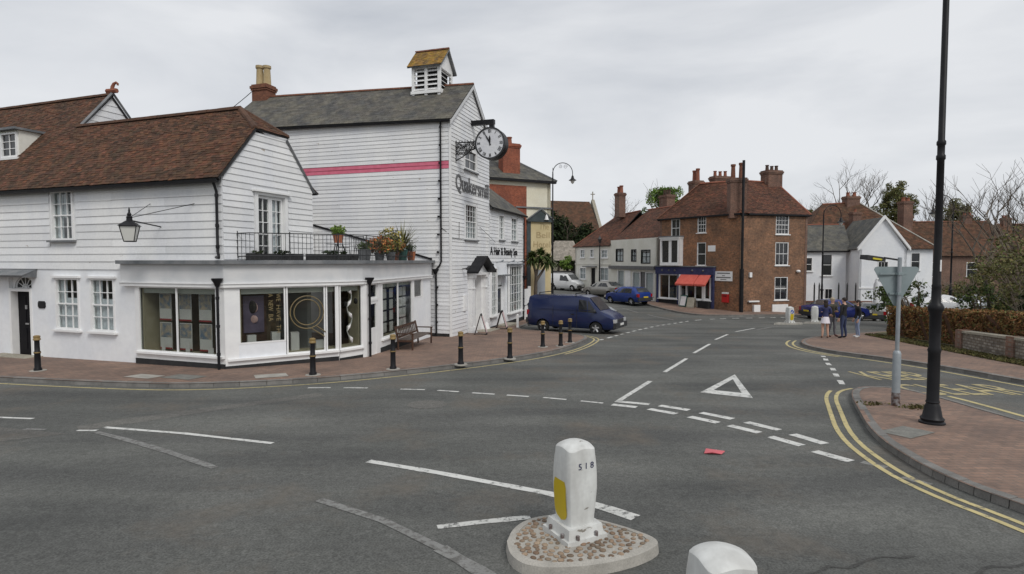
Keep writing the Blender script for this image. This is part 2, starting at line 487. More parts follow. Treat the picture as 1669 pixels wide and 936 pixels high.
mat('cloth_blue', (0.20, 0.24, 0.45), (0.26, 0.30, 0.5), rough=0.9)
mat('shoe_brown', (0.09, 0.03, 0.025), rough=0.6)
mat('shoe_white', (0.6, 0.6, 0.6), rough=0.6)
mat('pot_clay', (0.33, 0.11, 0.05), (0.38, 0.14, 0.07), rough=0.85)
mat('pot_grey', (0.13, 0.135, 0.14), (0.17, 0.175, 0.18), rough=0.7)
mat('pot_green', (0.03, 0.11, 0.09), rough=0.5)
mat('litter_red', (0.56, 0.12, 0.14), rough=0.5)
mat('rose_white', (0.66, 0.50, 0.50), rough=0.5)
mat('lamp_glass', (0.62, 0.62, 0.58), (0.66, 0.66, 0.62), rough=0.25)
mat('lit_yellow', (0.60, 0.52, 0.05), rough=0.4)

# ---------------------------------------------------------------- mesh helpers
def wloc(o):
    v = Vector((0, 0, 0))
    while o is not None:
        v += o.location
        o = o.parent
    return v

def empty(name, loc, label=None, cat=None, group=None):
    o = bpy.data.objects.new(name, None)
    o.empty_display_size = 0.2
    o.location = loc
    COL.objects.link(o)
    tag(o, label, cat, group)
    return o

def tag(o, label=None, cat=None, group=None, kind=None):
    if label: o['label'] = label
    if cat: o['category'] = cat
    if group: o['group'] = group
    if kind: o['kind'] = kind
    return o

def copy_tree(o, parent=None):
    c = o.copy()
    COL.objects.link(c)
    c.parent = parent
    for ch in list(o.children):
        copy_tree(ch, c)
    return c

def kids(o):
    return [c for c in bpy.data.objects if c.parent == o]

class MB:
    def __init__(s):
        s.v = []; s.f = []; s.m = []
    def add(s, vs, fs, mi=0):
        b = len(s.v)
        s.v += [tuple(v) for v in vs]
        s.f += [tuple(i + b for i in f) for f in fs]
        s.m += [mi] * len(fs)
        return s
    def hexa(s, p, mi=0):
        """8 points: bottom ring 0-3, top ring 4-7"""
        return s.add(p, [(3, 2, 1, 0), (4, 5, 6, 7), (0, 1, 5, 4), (1, 2, 6, 5), (2, 3, 7, 6), (3, 0, 4, 7)], mi)
    def box(s, c, d, rot=None, mi=0):
        hx, hy, hz = d[0] / 2, d[1] / 2, d[2] / 2
        p = [Vector((x, y, z)) for z in (-hz, hz) for x, y in ((-hx, -hy), (hx, -hy), (hx, hy), (-hx, hy))]
        if rot is not None:
            p = [rot @ q for q in p]
        return s.hexa([q + Vector(c) for q in p], mi)
    def prism(s, poly, off, mi=0):
        """polygon of 3-D points swept by vector off"""
        n = len(poly)
        a = [Vector(p) for p in poly]
        b = [p + Vector(off) for p in a]
        fs = [tuple(range(n))[::-1], tuple(range(n, 2 * n))]
        fs += [(i, (i + 1) % n, n + (i + 1) % n, n + i) for i in range(n)]
        return s.add(a + b, fs, mi)
    def tube(s, pts, r, n=8, mi=0, cap=True):
        pts = [Vector(p) for p in pts]
        rs = r if isinstance(r, (list, tuple)) else [r] * len(pts)
        rings = []
        up = None
        for i, p in enumerate(pts):
            t = (pts[min(i + 1, len(pts) - 1)] - pts[max(i - 1, 0)])
            if t.length < 1e-9: t = Vector((0, 0, 1))
            t.normalize()
            if up is None:
                up = Vector((0, 0, 1)) if abs(t.z) < 0.9 else Vector((1, 0, 0))
            a = t.cross(up)
            if a.length < 1e-6: a = t.orthogonal()
            a.normalize()
            b = a.cross(t); up = b
            rings.append([p + (a * math.cos(k * 2 * math.pi / n) + b * math.sin(k * 2 * math.pi / n)) * rs[i] for k in range(n)])
        fs = []
        for i in range(len(pts) - 1):
            for k in range(n):
                fs.append((i * n + k, i * n + (k + 1) % n, (i + 1) * n + (k + 1) % n, (i + 1) * n + k))
        if cap:
            fs.append(tuple(range(n))[::-1])
            fs.append(tuple(range((len(pts) - 1) * n, len(pts) * n)))
        return s.add([q for ring in rings for q in ring], fs, mi)
    def lathe(s, prof, c=(0, 0, 0), n=20, mi=0, axis='Z'):
        """profile [(r, z)] turned round z"""
        vs = []
        for r, z in prof:
            for k in range(n):
                a = 2 * math.pi * k / n
                q = Vector((r * math.cos(a), r * math.sin(a), z))
                if axis == 'Y': q = Vector((q.x, q.z, q.y))
                vs.append(q + Vector(c))
        fs = []
        for i in range(len(prof) - 1):
            for k in range(n):
                fs.append((i * n + k, i * n + (k + 1) % n, (i + 1) * n + (k + 1) % n, (i + 1) * n + k))
        fs.append(tuple(range(n))[::-1])
        fs.append(tuple(range((len(prof) - 1) * n, len(prof) * n)))
        return s.add(vs, fs, mi)
    def sphere(s, c, r, n=10, m=7, mi=0):
        rx, ry, rz = r if isinstance(r, (tuple, list)) else (r, r, r)
        prof = []
        vs = []; fs = []
        for i in range(m + 1):
            ph = -math.pi / 2 + math.pi * i / m
            for k in range(n):
                a = 2 * math.pi * k / n
                vs.append((c[0] + rx * math.cos(ph) * math.cos(a), c[1] + ry * math.cos(ph) * math.sin(a), c[2] + rz * math.sin(ph)))
        for i in range(m):
            for k in range(n):
                fs.append((i * n + k, i * n + (k + 1) % n, (i + 1) * n + (k + 1) % n, (i + 1) * n + k))
        return s.add(vs, fs, mi)
    def build(s, name, mats, parent=None, smooth=None, world=True, fix=True):
        L = wloc(parent) if (parent is not None and world) else Vector((0, 0, 0))
        me = bpy.data.meshes.new(name)
        me.from_pydata([(v[0] - L.x, v[1] - L.y, v[2] - L.z) for v in s.v], [], s.f)
        mats = mats if isinstance(mats, (list, tuple)) else [mats]
        for k in mats:
            me.materials.append(MATS[k])
        if len(mats) > 1:
            me.polygons.foreach_set('material_index', s.m)
        if fix or smooth is not None:
            bm = bmesh.new(); bm.from_mesh(me)
            if fix: bmesh.ops.recalc_face_normals(bm, faces=bm.faces)
            if smooth is not None:
                for f in bm.faces: f.smooth = True
                for e in bm.edges:
                    if len(e.link_faces) == 2 and e.calc_face_angle(0) > R(smooth): e.smooth = False
            bm.to_mesh(me); bm.free()
        me.update()
        o = bpy.data.objects.new(name, me)
        COL.objects.link(o)
        o.parent = parent
        return o

def tint_attr(me, vals, per):
    """per-piece grey/colour attribute: vals (n,3), per = faces per piece"""
    a = me.attributes.new('tint', 'FLOAT_COLOR', 'FACE')
    d = np.ones((len(vals) * per, 4), dtype=np.float32)
    d[:, :3] = np.repeat(np.asarray(vals, dtype=np.float32), per, axis=0)
    a.data.foreach_set('color', d.ravel())

class Fr:
    """a wall's frame: s runs to the right along the wall, out points away from it, z is up"""
    def __init__(s, o, d):
        l = math.hypot(*d)
        s.o = o; s.d = (d[0] / l, d[1] / l); s.n = (s.d[1], -s.d[0])
    def P(s, a, out, z):
        return Vector((s.o[0] + a * s.d[0] + out * s.n[0], s.o[1] + a * s.d[1] + out * s.n[1], z))
    def ang(s):
        return math.atan2(s.d[1], s.d[0])
    def box(s, mb, a0, a1, o0, o1, z0, z1, mi=0):
        mb.hexa([s.P(a0, o1, z0), s.P(a1, o1, z0), s.P(a1, o0, z0), s.P(a0, o0, z0),
                 s.P(a0, o1, z1), s.P(a1, o1, z1), s.P(a1, o0, z1), s.P(a0, o0, z1)], mi)
        return mb

def wall(fr, s0, s1, z0, z1, ops, m, parent, th=0.22, name='wall', mb=None, build=True):
    mb = mb or MB()
    ss = sorted({s0, s1, *[min(max(v, s0), s1) for o in ops for v in o[:2]]})
    for a, b in zip(ss[:-1], ss[1:]):
        c = (a + b) / 2
        blk = sorted([(max(o[2], z0), min(o[3], z1)) for o in ops if o[0] < c < o[1]])
        z = z0
        for q0, q1 in blk:
            if q0 > z + 1e-4: fr.box(mb, a, b, -th, 0, z, q0)
            z = max(z, q1)
        if z1 > z + 1e-4: fr.box(mb, a, b, -th, 0, z, z1)
    return mb.build(name, m, parent) if build else mb

def boards(fr, lf, rf, z0, z1, ex, ops, parent, m='white_board', pick=None, joints=(), proud=0.034):
    """weatherboards, each length an object of its own, overlapping downwards"""
    z = z0
    i = 0
    while z < z1 - 0.03:
        zt = min(z + ex, z1)
        segs = [(lf(z), rf(z), lf(zt), rf(zt))]
        cuts = [(o[0], o[1]) for o in ops if o[2] < zt - 0.02 and o[3] > z + 0.02]
        jn = [j for k, j in enumerate(joints) if (i + k) % 2 == 0]
        iv = [(segs[0][0], segs[0][1])]
        for c0, c1 in sorted(cuts):
            nv = []
            for a, b in iv:
                if c1 <= a or c0 >= b: nv.append((a, b)); continue
                if c0 > a + 0.02: nv.append((a, c0))
                if c1 < b - 0.02: nv.append((c1, b))
            iv = nv
        for j in jn:
            nv = []
            for a, b in iv:
                if a + 0.3 < j < b - 0.3: nv += [(a, j - 0.002), (j + 0.002, b)]
                else: nv.append((a, b))
            iv = nv
        for a, b in iv:
            ta = segs[0][2] if abs(a - segs[0][0]) < 1e-6 else a
            tb = segs[0][3] if abs(b - segs[0][1]) < 1e-6 else b
            if tb - ta < 0.02: continue
            j1, j2 = random.uniform(-0.010, 0.010), random.uniform(-0.010, 0.010)
            pr = proud + random.uniform(-0.003, 0.004)
            mb = MB()
            mb.hexa([fr.P(a, pr, z + j1), fr.P(b, pr, z + j2), fr.P(b, 0.002, z + j2), fr.P(a, 0.002, z + j1),
                     fr.P(ta, 0.010, zt + 0.012 + j1), fr.P(tb, 0.010, zt + 0.012 + j2), fr.P(tb, 0.002, zt + 0.012 + j2), fr.P(ta, 0.002, zt + 0.012 + j1)])
            mb.build('board', pick(z) if pick else m, parent)
        z = zt
        i += 1

PANE_CACHE = {}
def window(fr, s0, s1, z0, z1, parent, cols=3, rows=4, fw=0.06, bar=0.022, rec=0.06, m='white_paint', glass='glass',
           sill=True, curtain=None, name='window', mid=True, proud=0.03, head=False, pane_name='pane'):
    mb = MB()
    o0, o1 = -rec - 0.02, proud
    for a, b, c, d in ((s0, s0 + fw, z0, z1), (s1 - fw, s1, z0, z1), (s0 + fw, s1 - fw, z1 - fw, z1), (s0 + fw, s1 - fw, z0, z0 + fw)):
        fr.box(mb, a, b, o0, o1, c, d)
    a0, a1, b0, b1 = s0 + fw, s1 - fw, z0 + fw, z1 - fw
    cw, rh = (a1 - a0) / cols, (b1 - b0) / rows
    for i in range(1, cols):
        fr.box(mb, a0 + i * cw - bar / 2, a0 + i * cw + bar / 2, o0 + 0.01, -rec + 0.035, b0, b1)
    for j in range(1, rows):
        w = 0.045 if (mid and j * 2 == rows) else bar
        fr.box(mb, a0, a1, o0 + 0.012, -rec + (0.05 if w > bar else 0.032), b0 + j * rh - w / 2, b0 + j * rh + w / 2)
    if head:
        fr.box(mb, s0 - 0.09, s1 + 0.09, -0.01, proud + 0.07, z1 + 0.002, z1 + 0.07)
    w = mb.build(name, m, parent)
    key = (round(cw, 4), round(rh, 4), round(fr.ang(), 4), glass)
    base = wloc(w)
    if key not in PANE_CACHE:
        pm = MB()
        f0 = Fr((0, 0), fr.d)
        f0.box(pm, -cw / 2 + 0.003, cw / 2 - 0.003, -0.004, 0.004, -rh / 2 + 0.003, rh / 2 - 0.003)
        q = pm.build(pane_name, glass, None)
        PANE_CACHE[key] = q.data
        bpy.data.objects.remove(q)
    for i in range(cols):
        for j in range(rows):
            q = bpy.data.objects.new(pane_name, PANE_CACHE[key])
            COL.objects.link(q)
            q.parent = w
            q.location = fr.P(a0 + (i + .5) * cw, -rec, b0 + (j + .5) * rh) - base
    if sill:
        sb = MB()
        fr.box(sb, s0 - 0.09, s1 + 0.09, -0.05, proud + 0.09, z0 - 0.065, z0 - 0.003)
        sb.build('sill', m if sill is True else sill, w)
    if curtain:
        for (ca, cb, cz0, cz1) in curtain:      # fractions of the opening
            cm = MB()
            n = max(6, int((cb - ca) * (a1 - a0) / 0.05))
            vs = []; fs = []
            for k in range(n + 1):
                a = a0 + (ca + (cb - ca) * k / n) * (a1 - a0)
                wv = 0.015 * math.sin(k * 2.3)
                vs += [fr.P(a, -rec - 0.07 + wv, b0 + cz0 * (b1 - b0)), fr.P(a, -rec - 0.07 + wv, b0 + cz1 * (b1 - b0))]
            fs = [(2 * k, 2 * k + 2, 2 * k + 3, 2 * k + 1) for k in range(n)]
            cm.add(vs, fs).build('curtain', 'curtain', w, fix=False)
    return w

def tiles(quads, tw, ex, m, parent, th=0.014, name='roof_tiles', jit=0.006, dark=0.6, warm=0.0, sag=0.0):
    """overlapping roof tiles on quads (eave-left, eave-right, ridge-right, ridge-left), one joined part"""
    V = []; T = []
    for (e0, e1, r1, r0) in quads:
        e0, e1, r1, r0 = map(Vector, (e0, e1, r1, r0))
        up = ((r0 + r1) / 2 - (e0 + e1) / 2)
        n = (e1 - e0).cross(up)
        if n.z < 0: n = -n
        n.normalize()
        rows = max(1, int(up.length / ex))
        for j in range(rows):
            f0, f1 = j / rows, min(1.0, (j + 1.35) / rows)
            a0, a1 = e0.lerp(r0, f0), e1.lerp(r1, f0)
            b0, b1 = e0.lerp(r0, f1), e1.lerp(r1, f1)
            cnt = max(1, int((a1 - a0).length / tw))
            off = 0.5 * (j % 2) / cnt
            for k in range(-1 if off else 0, cnt):
                u0, u1 = max(0, k / cnt + off), min(1, (k + 0.96) / cnt + off)
                if u1 - u0 < 0.15 / cnt: continue
                l1 = n * (th * 2.0 + random.uniform(-jit, jit)); l2 = n * (0.004)
                p = [a0.lerp(a1, u0), a0.lerp(a1, u1), b0.lerp(b1, u1), b0.lerp(b1, u0)]
                if sag:
                    p = [q - Vector((0, 0, sag * math.sin(math.pi * (q - e0).length / max(0.1, (e1 - e0).length)))) for q in p]
                j1 = random.uniform(-jit, jit) * 0.7
                dv = (b0 - a0).normalized() * j1
                V += [p[0] + l1 + dv, p[1] + l1 + dv, p[2] + l2 + n * th, p[3] + l2 + n * th,
                      p[0] + l1 - n * th + dv, p[1] + l1 - n * th + dv, p[2] + l2, p[3] + l2]
                g = random.uniform(dark, 1.15)
                T.append((g * (1 + random.uniform(0, warm)), g, g * (1 - random.uniform(0, warm * 0.6))))
    N = len(T)
    fs = [(0, 1, 2, 3), (4, 7, 6, 5), (0, 4, 5, 1), (1, 5, 6, 2), (3, 7, 4, 0), (2, 6, 7, 3)]
    L = wloc(parent)
    me = bpy.data.meshes.new(name)
    me.from_pydata([(v.x - L.x, v.y - L.y, v.z - L.z) for v in V], [], [tuple(i * 8 + q for q in f) for i in range(N) for f in fs])
    me.materials.append(MATS[m])
    tint_attr(me, T, 6)
    o = bpy.data.objects.new(name, me)
    COL.objects.link(o)
    o.parent = parent
    o['kind'] = 'stuff'
    return o

def deck(quads, parent, m='black_matt', th=0.06, name='roof', drop=0.005):
    mb = MB()
    for q in quads:
        q = [Vector(p) for p in q]
        n = (q[1] - q[0]).cross(q[-1] - q[0])
        if n.length < 1e-6: n = (q[1] - q[0]).cross(q[2] - q[0])
        if n.z < 0: n = -n
        n.normalize()
        pts = []
        for p in q:
            if not pts or (p - pts[-1]).length > 1e-4: pts.append(p)
        if (pts[0] - pts[-1]).length < 1e-4: pts.pop()
        mb.prism([p - n * drop for p in pts], -n * th)
    return mb.build(name, m, parent)

def ridge(p0, p1, parent, m='red_clay', r=0.11, name='ridge_tile', ln=0.42):
    p0, p1 = Vector(p0), Vector(p1)
    n = max(1, int((p1 - p0).length / ln))
    d = (p1 - p0).normalized()
    sd = d.cross(Vector((0, 0, 1))).normalized()
    for i in range(n):
        a = p0.lerp(p1, i / n); b = p0.lerp(p1, (i + 0.985) / n)
        mb = MB()
        rr = r * random.uniform(0.95, 1.06)
        pr = [(-rr, -rr * 0.55), (-rr * 0.75, rr * 0.25), (0, rr * 0.55), (rr * 0.75, rr * 0.25), (rr, -rr * 0.55), (0, -rr * 0.1)]
        mb.prism([a + sd * x + Vector((0, 0, z)) for x, z in pr], b - a)
        mb.build(name, m, parent)

def chimney(x, y, z0, z1, w, d, ang, pots, parent, m='brick_chimney', potm='red_clay', poth=0.5, potr=0.13, band=True, name='chimney'):
    rot = Matrix.Rotation(ang, 3, 'Z')
    mb = MB()
    c = Vector((x, y, 0))
    mb.box(c + Vector((0, 0, (z0 + z1) / 2)), (w, d, z1 - z0), rot)
    if band:
        mb.box(c + Vector((0, 0, z1 - 0.22)), (w + 0.09, d + 0.09, 0.08), rot)
        mb.box(c + Vector((0, 0, z1 - 0.09)), (w + 0.16, d + 0.16, 0.14), rot)
        mb.box(c + Vector((0, 0, z1 + 0.03)), (w + 0.04, d + 0.04, 0.08), rot)
    o = mb.build(name, m, parent)
    for i in range(pots):
        q = c + rot @ Vector(((i - (pots - 1) / 2) * (w / max(1, pots)) * 1.0, 0, 0))
        h = poth * random.uniform(0.9, 1.12)
        pm = MB().lathe([(potr * 1.15, z1 + 0.02), (potr, z1 + 0.1), (potr * 0.82, z1 + h * 0.85), (potr * 1.05, z1 + h * 0.88), (potr * 1.05, z1 + h), (potr * 0.7, z1 + h), (potr * 0.7, z1 + h - 0.12)], (q.x, q.y, 0), 12)
        pm.build('chimney_pot', potm, o, smooth=40)
    return o

def text_mesh(txt, fr, s0, s1, z0, z1, out, m, parent, name='lettering', ext=0.012, ground=None, bold=0.0):
    cu = bpy.data.curves.new('t', 'FONT')
    cu.body = txt
    cu.extrude = 0.5
    cu.offset = bold
    cu.resolution_u = 3
    o = bpy.data.objects.new('t', cu)
    COL.objects.link(o)
    dg = bpy.context.evaluated_depsgraph_get()
    me = bpy.data.meshes.new_from_object(o.evaluated_get(dg))
    bpy.data.objects.remove(o)
    n = len(me.vertices)
    co = np.empty(n * 3); me.vertices.foreach_get('co', co)
    co = co.reshape(-1, 3)
    x0, x1 = co[:, 0].min(), co[:, 0].max(); y0, y1 = co[:, 1].min(), co[:, 1].max()
    L = wloc(parent)
    res = []
    for x, y, z in co:
        a = s0 + (x - x0) / (x1 - x0) * (s1 - s0)
        b = z0 + (y - y0) / (y1 - y0) * (z1 - z0)
        p = ground(a, b, z) if ground else fr.P(a, out + z * 2 * ext, b)
        res.append(p - L)
    me.vertices.foreach_set('co', np.array([tuple(p) for p in res]).ravel())
    me.materials.clear(); me.materials.append(MATS[m])
    me.update()
    o = bpy.data.objects.new(name, me)
    COL.objects.link(o)
    o.parent = parent
    return o

# ---------------------------------------------------------------- the lie of the land
def sm(a, b, x):
    t = min(1, max(0, (x - a) / (b - a)))
    return t * t * (3 - 2 * t)
def gz(x, y):
    if y < 0: return 0.0
    if y <= 36: return -0.037 * y
    d = min(y - 36, 60)
    k = sm(17, 27, x - (y - 40) * 0.1)
    up = 0.03 * d * sm(0, 12, d)
    dn = -0.085 * min(d, 12) - 0.01 * max(0, d - 12)
    return -0.037 * 36 + up * (1 - k) + dn * k
def gp(x, y, h=0.0):
    return Vector((x, y, gz(x, y) + h))

def drape(name, poly, h, m, parent=None, step=2.0, skirt=0.0):
    """polygon laid on the land at height h above it, cut so that it follows the slope"""
    bm = bmesh.new()
    bm.faces.new([bm.verts.new((x, y, 0)) for x, y in poly])
    xs = [p[0] for p in poly]; ys = [p[1] for p in poly]
    y = 36.0
    while y < max(ys):
        if y > min(ys):
            bmesh.ops.bisect_plane(bm, geom=bm.verts[:] + bm.edges[:] + bm.faces[:], plane_co=(0, y, 0), plane_no=(0, 1, 0))
        y += step
    if max(ys) > 36:
        x = math.floor(min(xs))
        while x < max(xs):
            if x > 8 or x == -1:
                bmesh.ops.bisect_plane(bm, geom=bm.verts[:] + bm.edges[:] + bm.faces[:], plane_co=(x, 0, 0), plane_no=(1, 0, 0))
            x += step
    bmesh.ops.triangulate(bm, faces=bm.faces[:])
    bmesh.ops.recalc_face_normals(bm, faces=bm.faces[:])
    if sum(f.normal.z for f in bm.faces) < 0:
        bmesh.ops.reverse_faces(bm, faces=bm.faces[:])
    if skirt:
        be = [e for e in bm.edges if len(e.link_faces) == 1]
        r = bmesh.ops.extrude_edge_only(bm, edges=be)
        for v in [g for g in r['geom'] if isinstance(g, bmesh.types.BMVert)]: v.co.z = -skirt
    for v in bm.verts:
        v.co.z = gz(v.co.x, v.co.y) + h + v.co.z
    L = wloc(parent) if parent else Vector((0, 0, 0))
    for v in bm.verts: v.co -= L
    me = bpy.data.meshes.new(name)
    bm.to_mesh(me); bm.free()
    me.materials.append(MATS[m])
    o = bpy.data.objects.new(name, me)
    COL.objects.link(o)
    o.parent = parent
    return o

def resample(pts, step):
    out = [Vector((*pts[0], 0))]
    for a, b in zip(pts[:-1], pts[1:]):
        a, b = Vector((*a, 0)), Vector((*b, 0))
        n = max(1, round((b - a).length / step))
        out += [a.lerp(b, (i + 1) / n) for i in range(n)]
    return out
def smooth_line(pts, it=2):
    for _ in range(it):
        q = [pts[0]]
        for a, b in zip(pts[:-1], pts[1:]):
            q.append((a[0] * .75 + b[0] * .25, a[1] * .75 + b[1] * .25))
            q.append((a[0] * .25 + b[0] * .75, a[1] * .25 + b[1] * .75))
        q.append(pts[-1])
        pts = q
    return pts
def offset_line(pts, d):
    """shift a plan polyline to its right by d"""
    out = []
    for i, p in enumerate(pts):
        a, b = pts[max(0, i - 1)], pts[min(len(pts) - 1, i + 1)]
        tx, ty = b[0] - a[0], b[1] - a[1]
        l = math.hypot(tx, ty) or 1
        out.append((p[0] + d * ty / l, p[1] - d * tx / l))
    return out
def strip(name, pts, w, h, m, parent, step=0.7, wob=0.0):
    pts = resample(pts, step)
    mb = MB()
    vs = []
    for i, p in enumerate(pts):
        t = (pts[min(i + 1, len(pts) - 1)] - pts[max(i - 1, 0)]).normalized()
        nx = Vector((t.y, -t.x, 0))
        ww = w / 2 * (1 + random.uniform(-wob, wob))
        for q in (p + nx * ww, p - nx * ww):
            vs.append(gp(q.x, q.y, h))
    mb.add(vs, [(2 * i, 2 * i + 2, 2 * i + 3, 2 * i + 1) for i in range(len(pts) - 1)])
    o = mb.build(name, m, parent, fix=False)
    return o
def kerb_stones(pts, parent, side, ln=0.9, w=0.15, h=0.115):
    """one stone after another along the line; side +1: the pavement lies to the right of the line"""
    pts = resample(pts, ln)
    for a, b in zip(pts[:-1], pts[1:]):
        t = (b - a).normalized()
        nx = Vector((t.y, -t.x, 0)) * side * w
        a2, b2 = a + t * 0.006, b - t * 0.006
        hj = h + random.uniform(-0.006, 0.006)
        lo = [a2, b2, b2 + nx, a2 + nx]
        tp = [a2 + nx * 0.12, b2 + nx * 0.12, b2 + nx, a2 + nx]
        p = [gp(q.x, q.y, -0.05) for q in lo] + [gp(q.x, q.y, hj - (0.0 if i > 1 else 0.008)) for i, q in enumerate(tp)]
        mb = MB().hexa(p)
        mb.build('kerb_stone', 'kerb', parent)
# ---------------------------------------------------------------- ground, road, pavements
def sheet(name, xs, ys, h, m):
    vs = [gp(x, y, h) for y in ys for x in xs]
    n = len(xs)
    fs = [(j * n + i, j * n + i + 1, (j + 1) * n + i + 1, (j + 1) * n + i) for j in range(len(ys) - 1) for i in range(n - 1)]
    o = MB().add(vs, fs).build(name, m, None, fix=False)
    return tag(o, kind='structure')
_ys = [-600, -200, -60, -12, 0, 12, 24, 36] + [36 + i * 1.5 for i in range(1, 41)] + [110, 140, 200, 400, 1200]
sheet('ground', [-900, -300, -120, -60, -30] + [i * 1.5 for i in range(-12, 38)] + [70, 120, 300, 900], _ys, -0.25, 'earth')
road = sheet('road', [-70, -40, -20] + [i * 1.0 for i in range(-10, 48)] + [60, 80], [-30, -12, 0, 12, 24, 36] + [36 + i for i in range(1, 60)] + [110, 130], 0.0, 'asphalt')

KERB_L = smooth_line([(-40, 23.4), (-26, 18.6), (-18.5, 16.4), (-13.41, 14.97), (-9.69, 14.15), (-7.69, 13.95), (-5.27, 14.67), (-3.32, 15.92), (-.86, 17.97), (.97, 19.95), (2.3, 22.3), (3.25, 25.0), (3.5, 26.4), (3.2, 27.6), (1.9, 29.1), (0.55, 30.3), (0.35, 31.6), (1.0, 34.5), (2.3, 39), (3.7, 43.5), (4.2, 50), (3.6, 58), (2.6, 66)])
p1 = drape('pavement', KERB_L + [(-12, 66), (-40, 50)], 0.105, 'pavers')
tag(p1, kind='structure')
kerb_stones(KERB_L[8:-3], p1, -1)
KERB_R = smooth_line([(14.6, -4), (13.7, 6), (13.25, 12), (13.0, 14.5), (12.75, 17.3), (12.2, 19.2), (11.65, 20.5), (11.5, 22.0), (11.85, 23.6), (12.9, 25.4), (14.6, 26.9), (17.4, 28.5), (22, 30.4), (40, 36)])
p2 = drape('pavement', KERB_R + [(48, 30), (30, -4)], 0.105, 'pavers')
tag(p2, kind='structure')
kerb_stones(KERB_R[4:-3], p2, 1)
ISL = smooth_line([(6.6, -2), (6.1, 4), (5.77, 6.2), (5.58, 7.0), (5.6, 7.9), (5.95, 9.4), (6.95, 11.5), (7.5, 12.65), (8.05, 13.45), (8.6, 13.75), (9.2, 13.45), (9.35, 12.6), (9.22, 10.3), (9.3, 5), (9.6, -2)])
p3 = drape('pavement', ISL, 0.105, 'pavers')
tag(p3, kind='structure')
kerb_stones(ISL[2:-2], p3, 1)
KERB_F = smooth_line([(3.4, 74), (5.6, 66), (7.6, 58.5), (9.4, 52.5), (10.7, 47.6), (11.5, 44), (12.5, 41.2), (13.9, 40.0), (17.5, 40.2), (20.6, 41.2), (25, 44), (28.0, 47.5), (31, 60)])
p4 = drape('pavement', KERB_F + [(31, 70), (8, 80)], 0.105, 'pavers')
tag(p4, kind='structure')
kerb_stones(KERB_F[6:-6], p4, -1, ln=1.2)

# painted markings: parts of the road
Y1 = 0.006
def yl(pts, w=0.075, m='road_yellow', h=Y1): strip('yellow_line', pts, w, h, m, road)
kl = [p for p in KERB_L if -40 <= p[0] and p[1] < 27.3]
i0 = next(i for i, p in enumerate(KERB_L) if p[1] > 26.6 and p[0] > 2)
yl(offset_line(KERB_L[:i0], 0.30))
j0 = next(i for i, p in enumerate(KERB_L) if p[0] > 1.2 and p[1] > 19)
yl(offset_line(KERB_L[j0:i0 + 5], 0.50))
yl(offset_line(KERB_L[i0 - 1:i0 + 9], 0.28))
yl(offset_line(KERB_R[2:24], -0.32), 0.10)
k0 = next(i for i, p in enumerate(KERB_R) if p[0] < 12.2 and p[1] > 19)
yl(offset_line(KERB_R[k0:k0 + 16], -0.32), 0.085, h=0.009)
yl(offset_line(KERB_R[k0 + 2:k0 + 16], -0.56), 0.085)
def isl_off(d, a, b): return offset_line(ISL, -d)[a:b]
nI = len(ISL)
iA = next(i for i, p in enumerate(ISL) if p[1] > 13.3)
yl(isl_off(0.30, 1, iA + 4), 0.08)
yl(isl_off(0.49, 1, iA + 1), 0.08)
iB = next(i for i, p in enumerate(ISL) if p[0] > 9.1)
yl(offset_line(ISL, -0.62)[iB + 2:], 0.12)

def dash(a, b, w=0.11, m='road_white', name='white_line', h=Y1):
    strip(name, [a, b], w, h, m, road, wob=0.05)
for a, b in [((-4.13, 14.02), (-3.53, 13.98)), ((-2.7, 13.84), (-2.1, 13.76)), ((-1.78, 13.68), (-1.26, 13.5)), ((-.93, 13.37), (-.4, 13.2)),
             ((-.12, 13.1), (.38, 12.93)), ((.70, 12.82), (1.2, 12.6)), ((1.5, 12.45), (1.95, 12.22)), ((-5.0, 14.0), (-4.45, 14.03))]:
    dash(a, b, 0.10)
for a, b in [((2.25, 12.42), (2.91, 12.1)), ((3.1, 11.98), (3.58, 11.55)), ((3.75, 11.32), (4.18, 10.8)), ((4.34, 10.55), (4.68, 9.98)), ((4.78, 9.7), (5.02, 9.12))]:
    dash(a, b, 0.19)
for a, b in [((2.12, 12.08), (2.58, 11.82)), ((2.80, 11.66), (3.23, 11.22)), ((3.42, 10.98), (3.8, 10.5)), ((3.93, 10.3), (4.26, 9.8)), ((4.33, 9.55), (4.6, 9.02)), ((4.64, 8.72), (4.9, 8.22))]:
    dash(a, b, 0.19)
for a, b in [((5.05, 8.2), (5.25, 7.95)), ((5.2, 7.55), (5.35, 7.25))]: dash(a, b, 0.14, 'road_white_faded', h=0.004)
for a, b in [((2.35, 12.5), (3.62, 14.97)), ((4.39, 16.47), (5.92, 19.42)), ((6.64, 20.92), (8.29, 24.02)), ((9.15, 25.81), (10.67, 28.4)), ((11.67, 29.96), (13.6, 32.2))]:
    dash(a, b, 0.12)
strip('white_line', [(13.3, 31.2), (14.8, 32.9), (15.5, 33.4)], 0.14, Y1, 'road_white_faded', road)
fc = resample(smooth_line([(3.7, 25.2), (4.82, 27.3), (6.83, 31.1), (9.0, 34.6), (11.2, 37.2), (13.4, 38.7), (17.46, 39.4), (20.5, 40.4)]), 0.5)
for i in range(0, len(fc) - 1, 2):
    dash((fc[i].x, fc[i].y), (fc[i + 1].x, fc[i + 1].y), 0.15)
for a, b in [((8.6, 45.0), (9.3, 42.4)), ((9.7, 41.2), (10.7, 38.0)), ((6.8, 50.5), (7.6, 48.0))]: dash(a, b, 0.13, 'road_white_faded')
for a, b in [((10.62, 19.42), (10.37, 18.9)), ((10.1, 18.35), (9.9, 17.85)), ((9.65, 17.25), (9.42, 16.75)), ((9.15, 16.2), (8.92, 15.7)), ((8.65, 15.1), (8.38, 14.5)), ((10.9, 20.1), (10.78, 19.8))]:
    dash(a, b, 0.14)
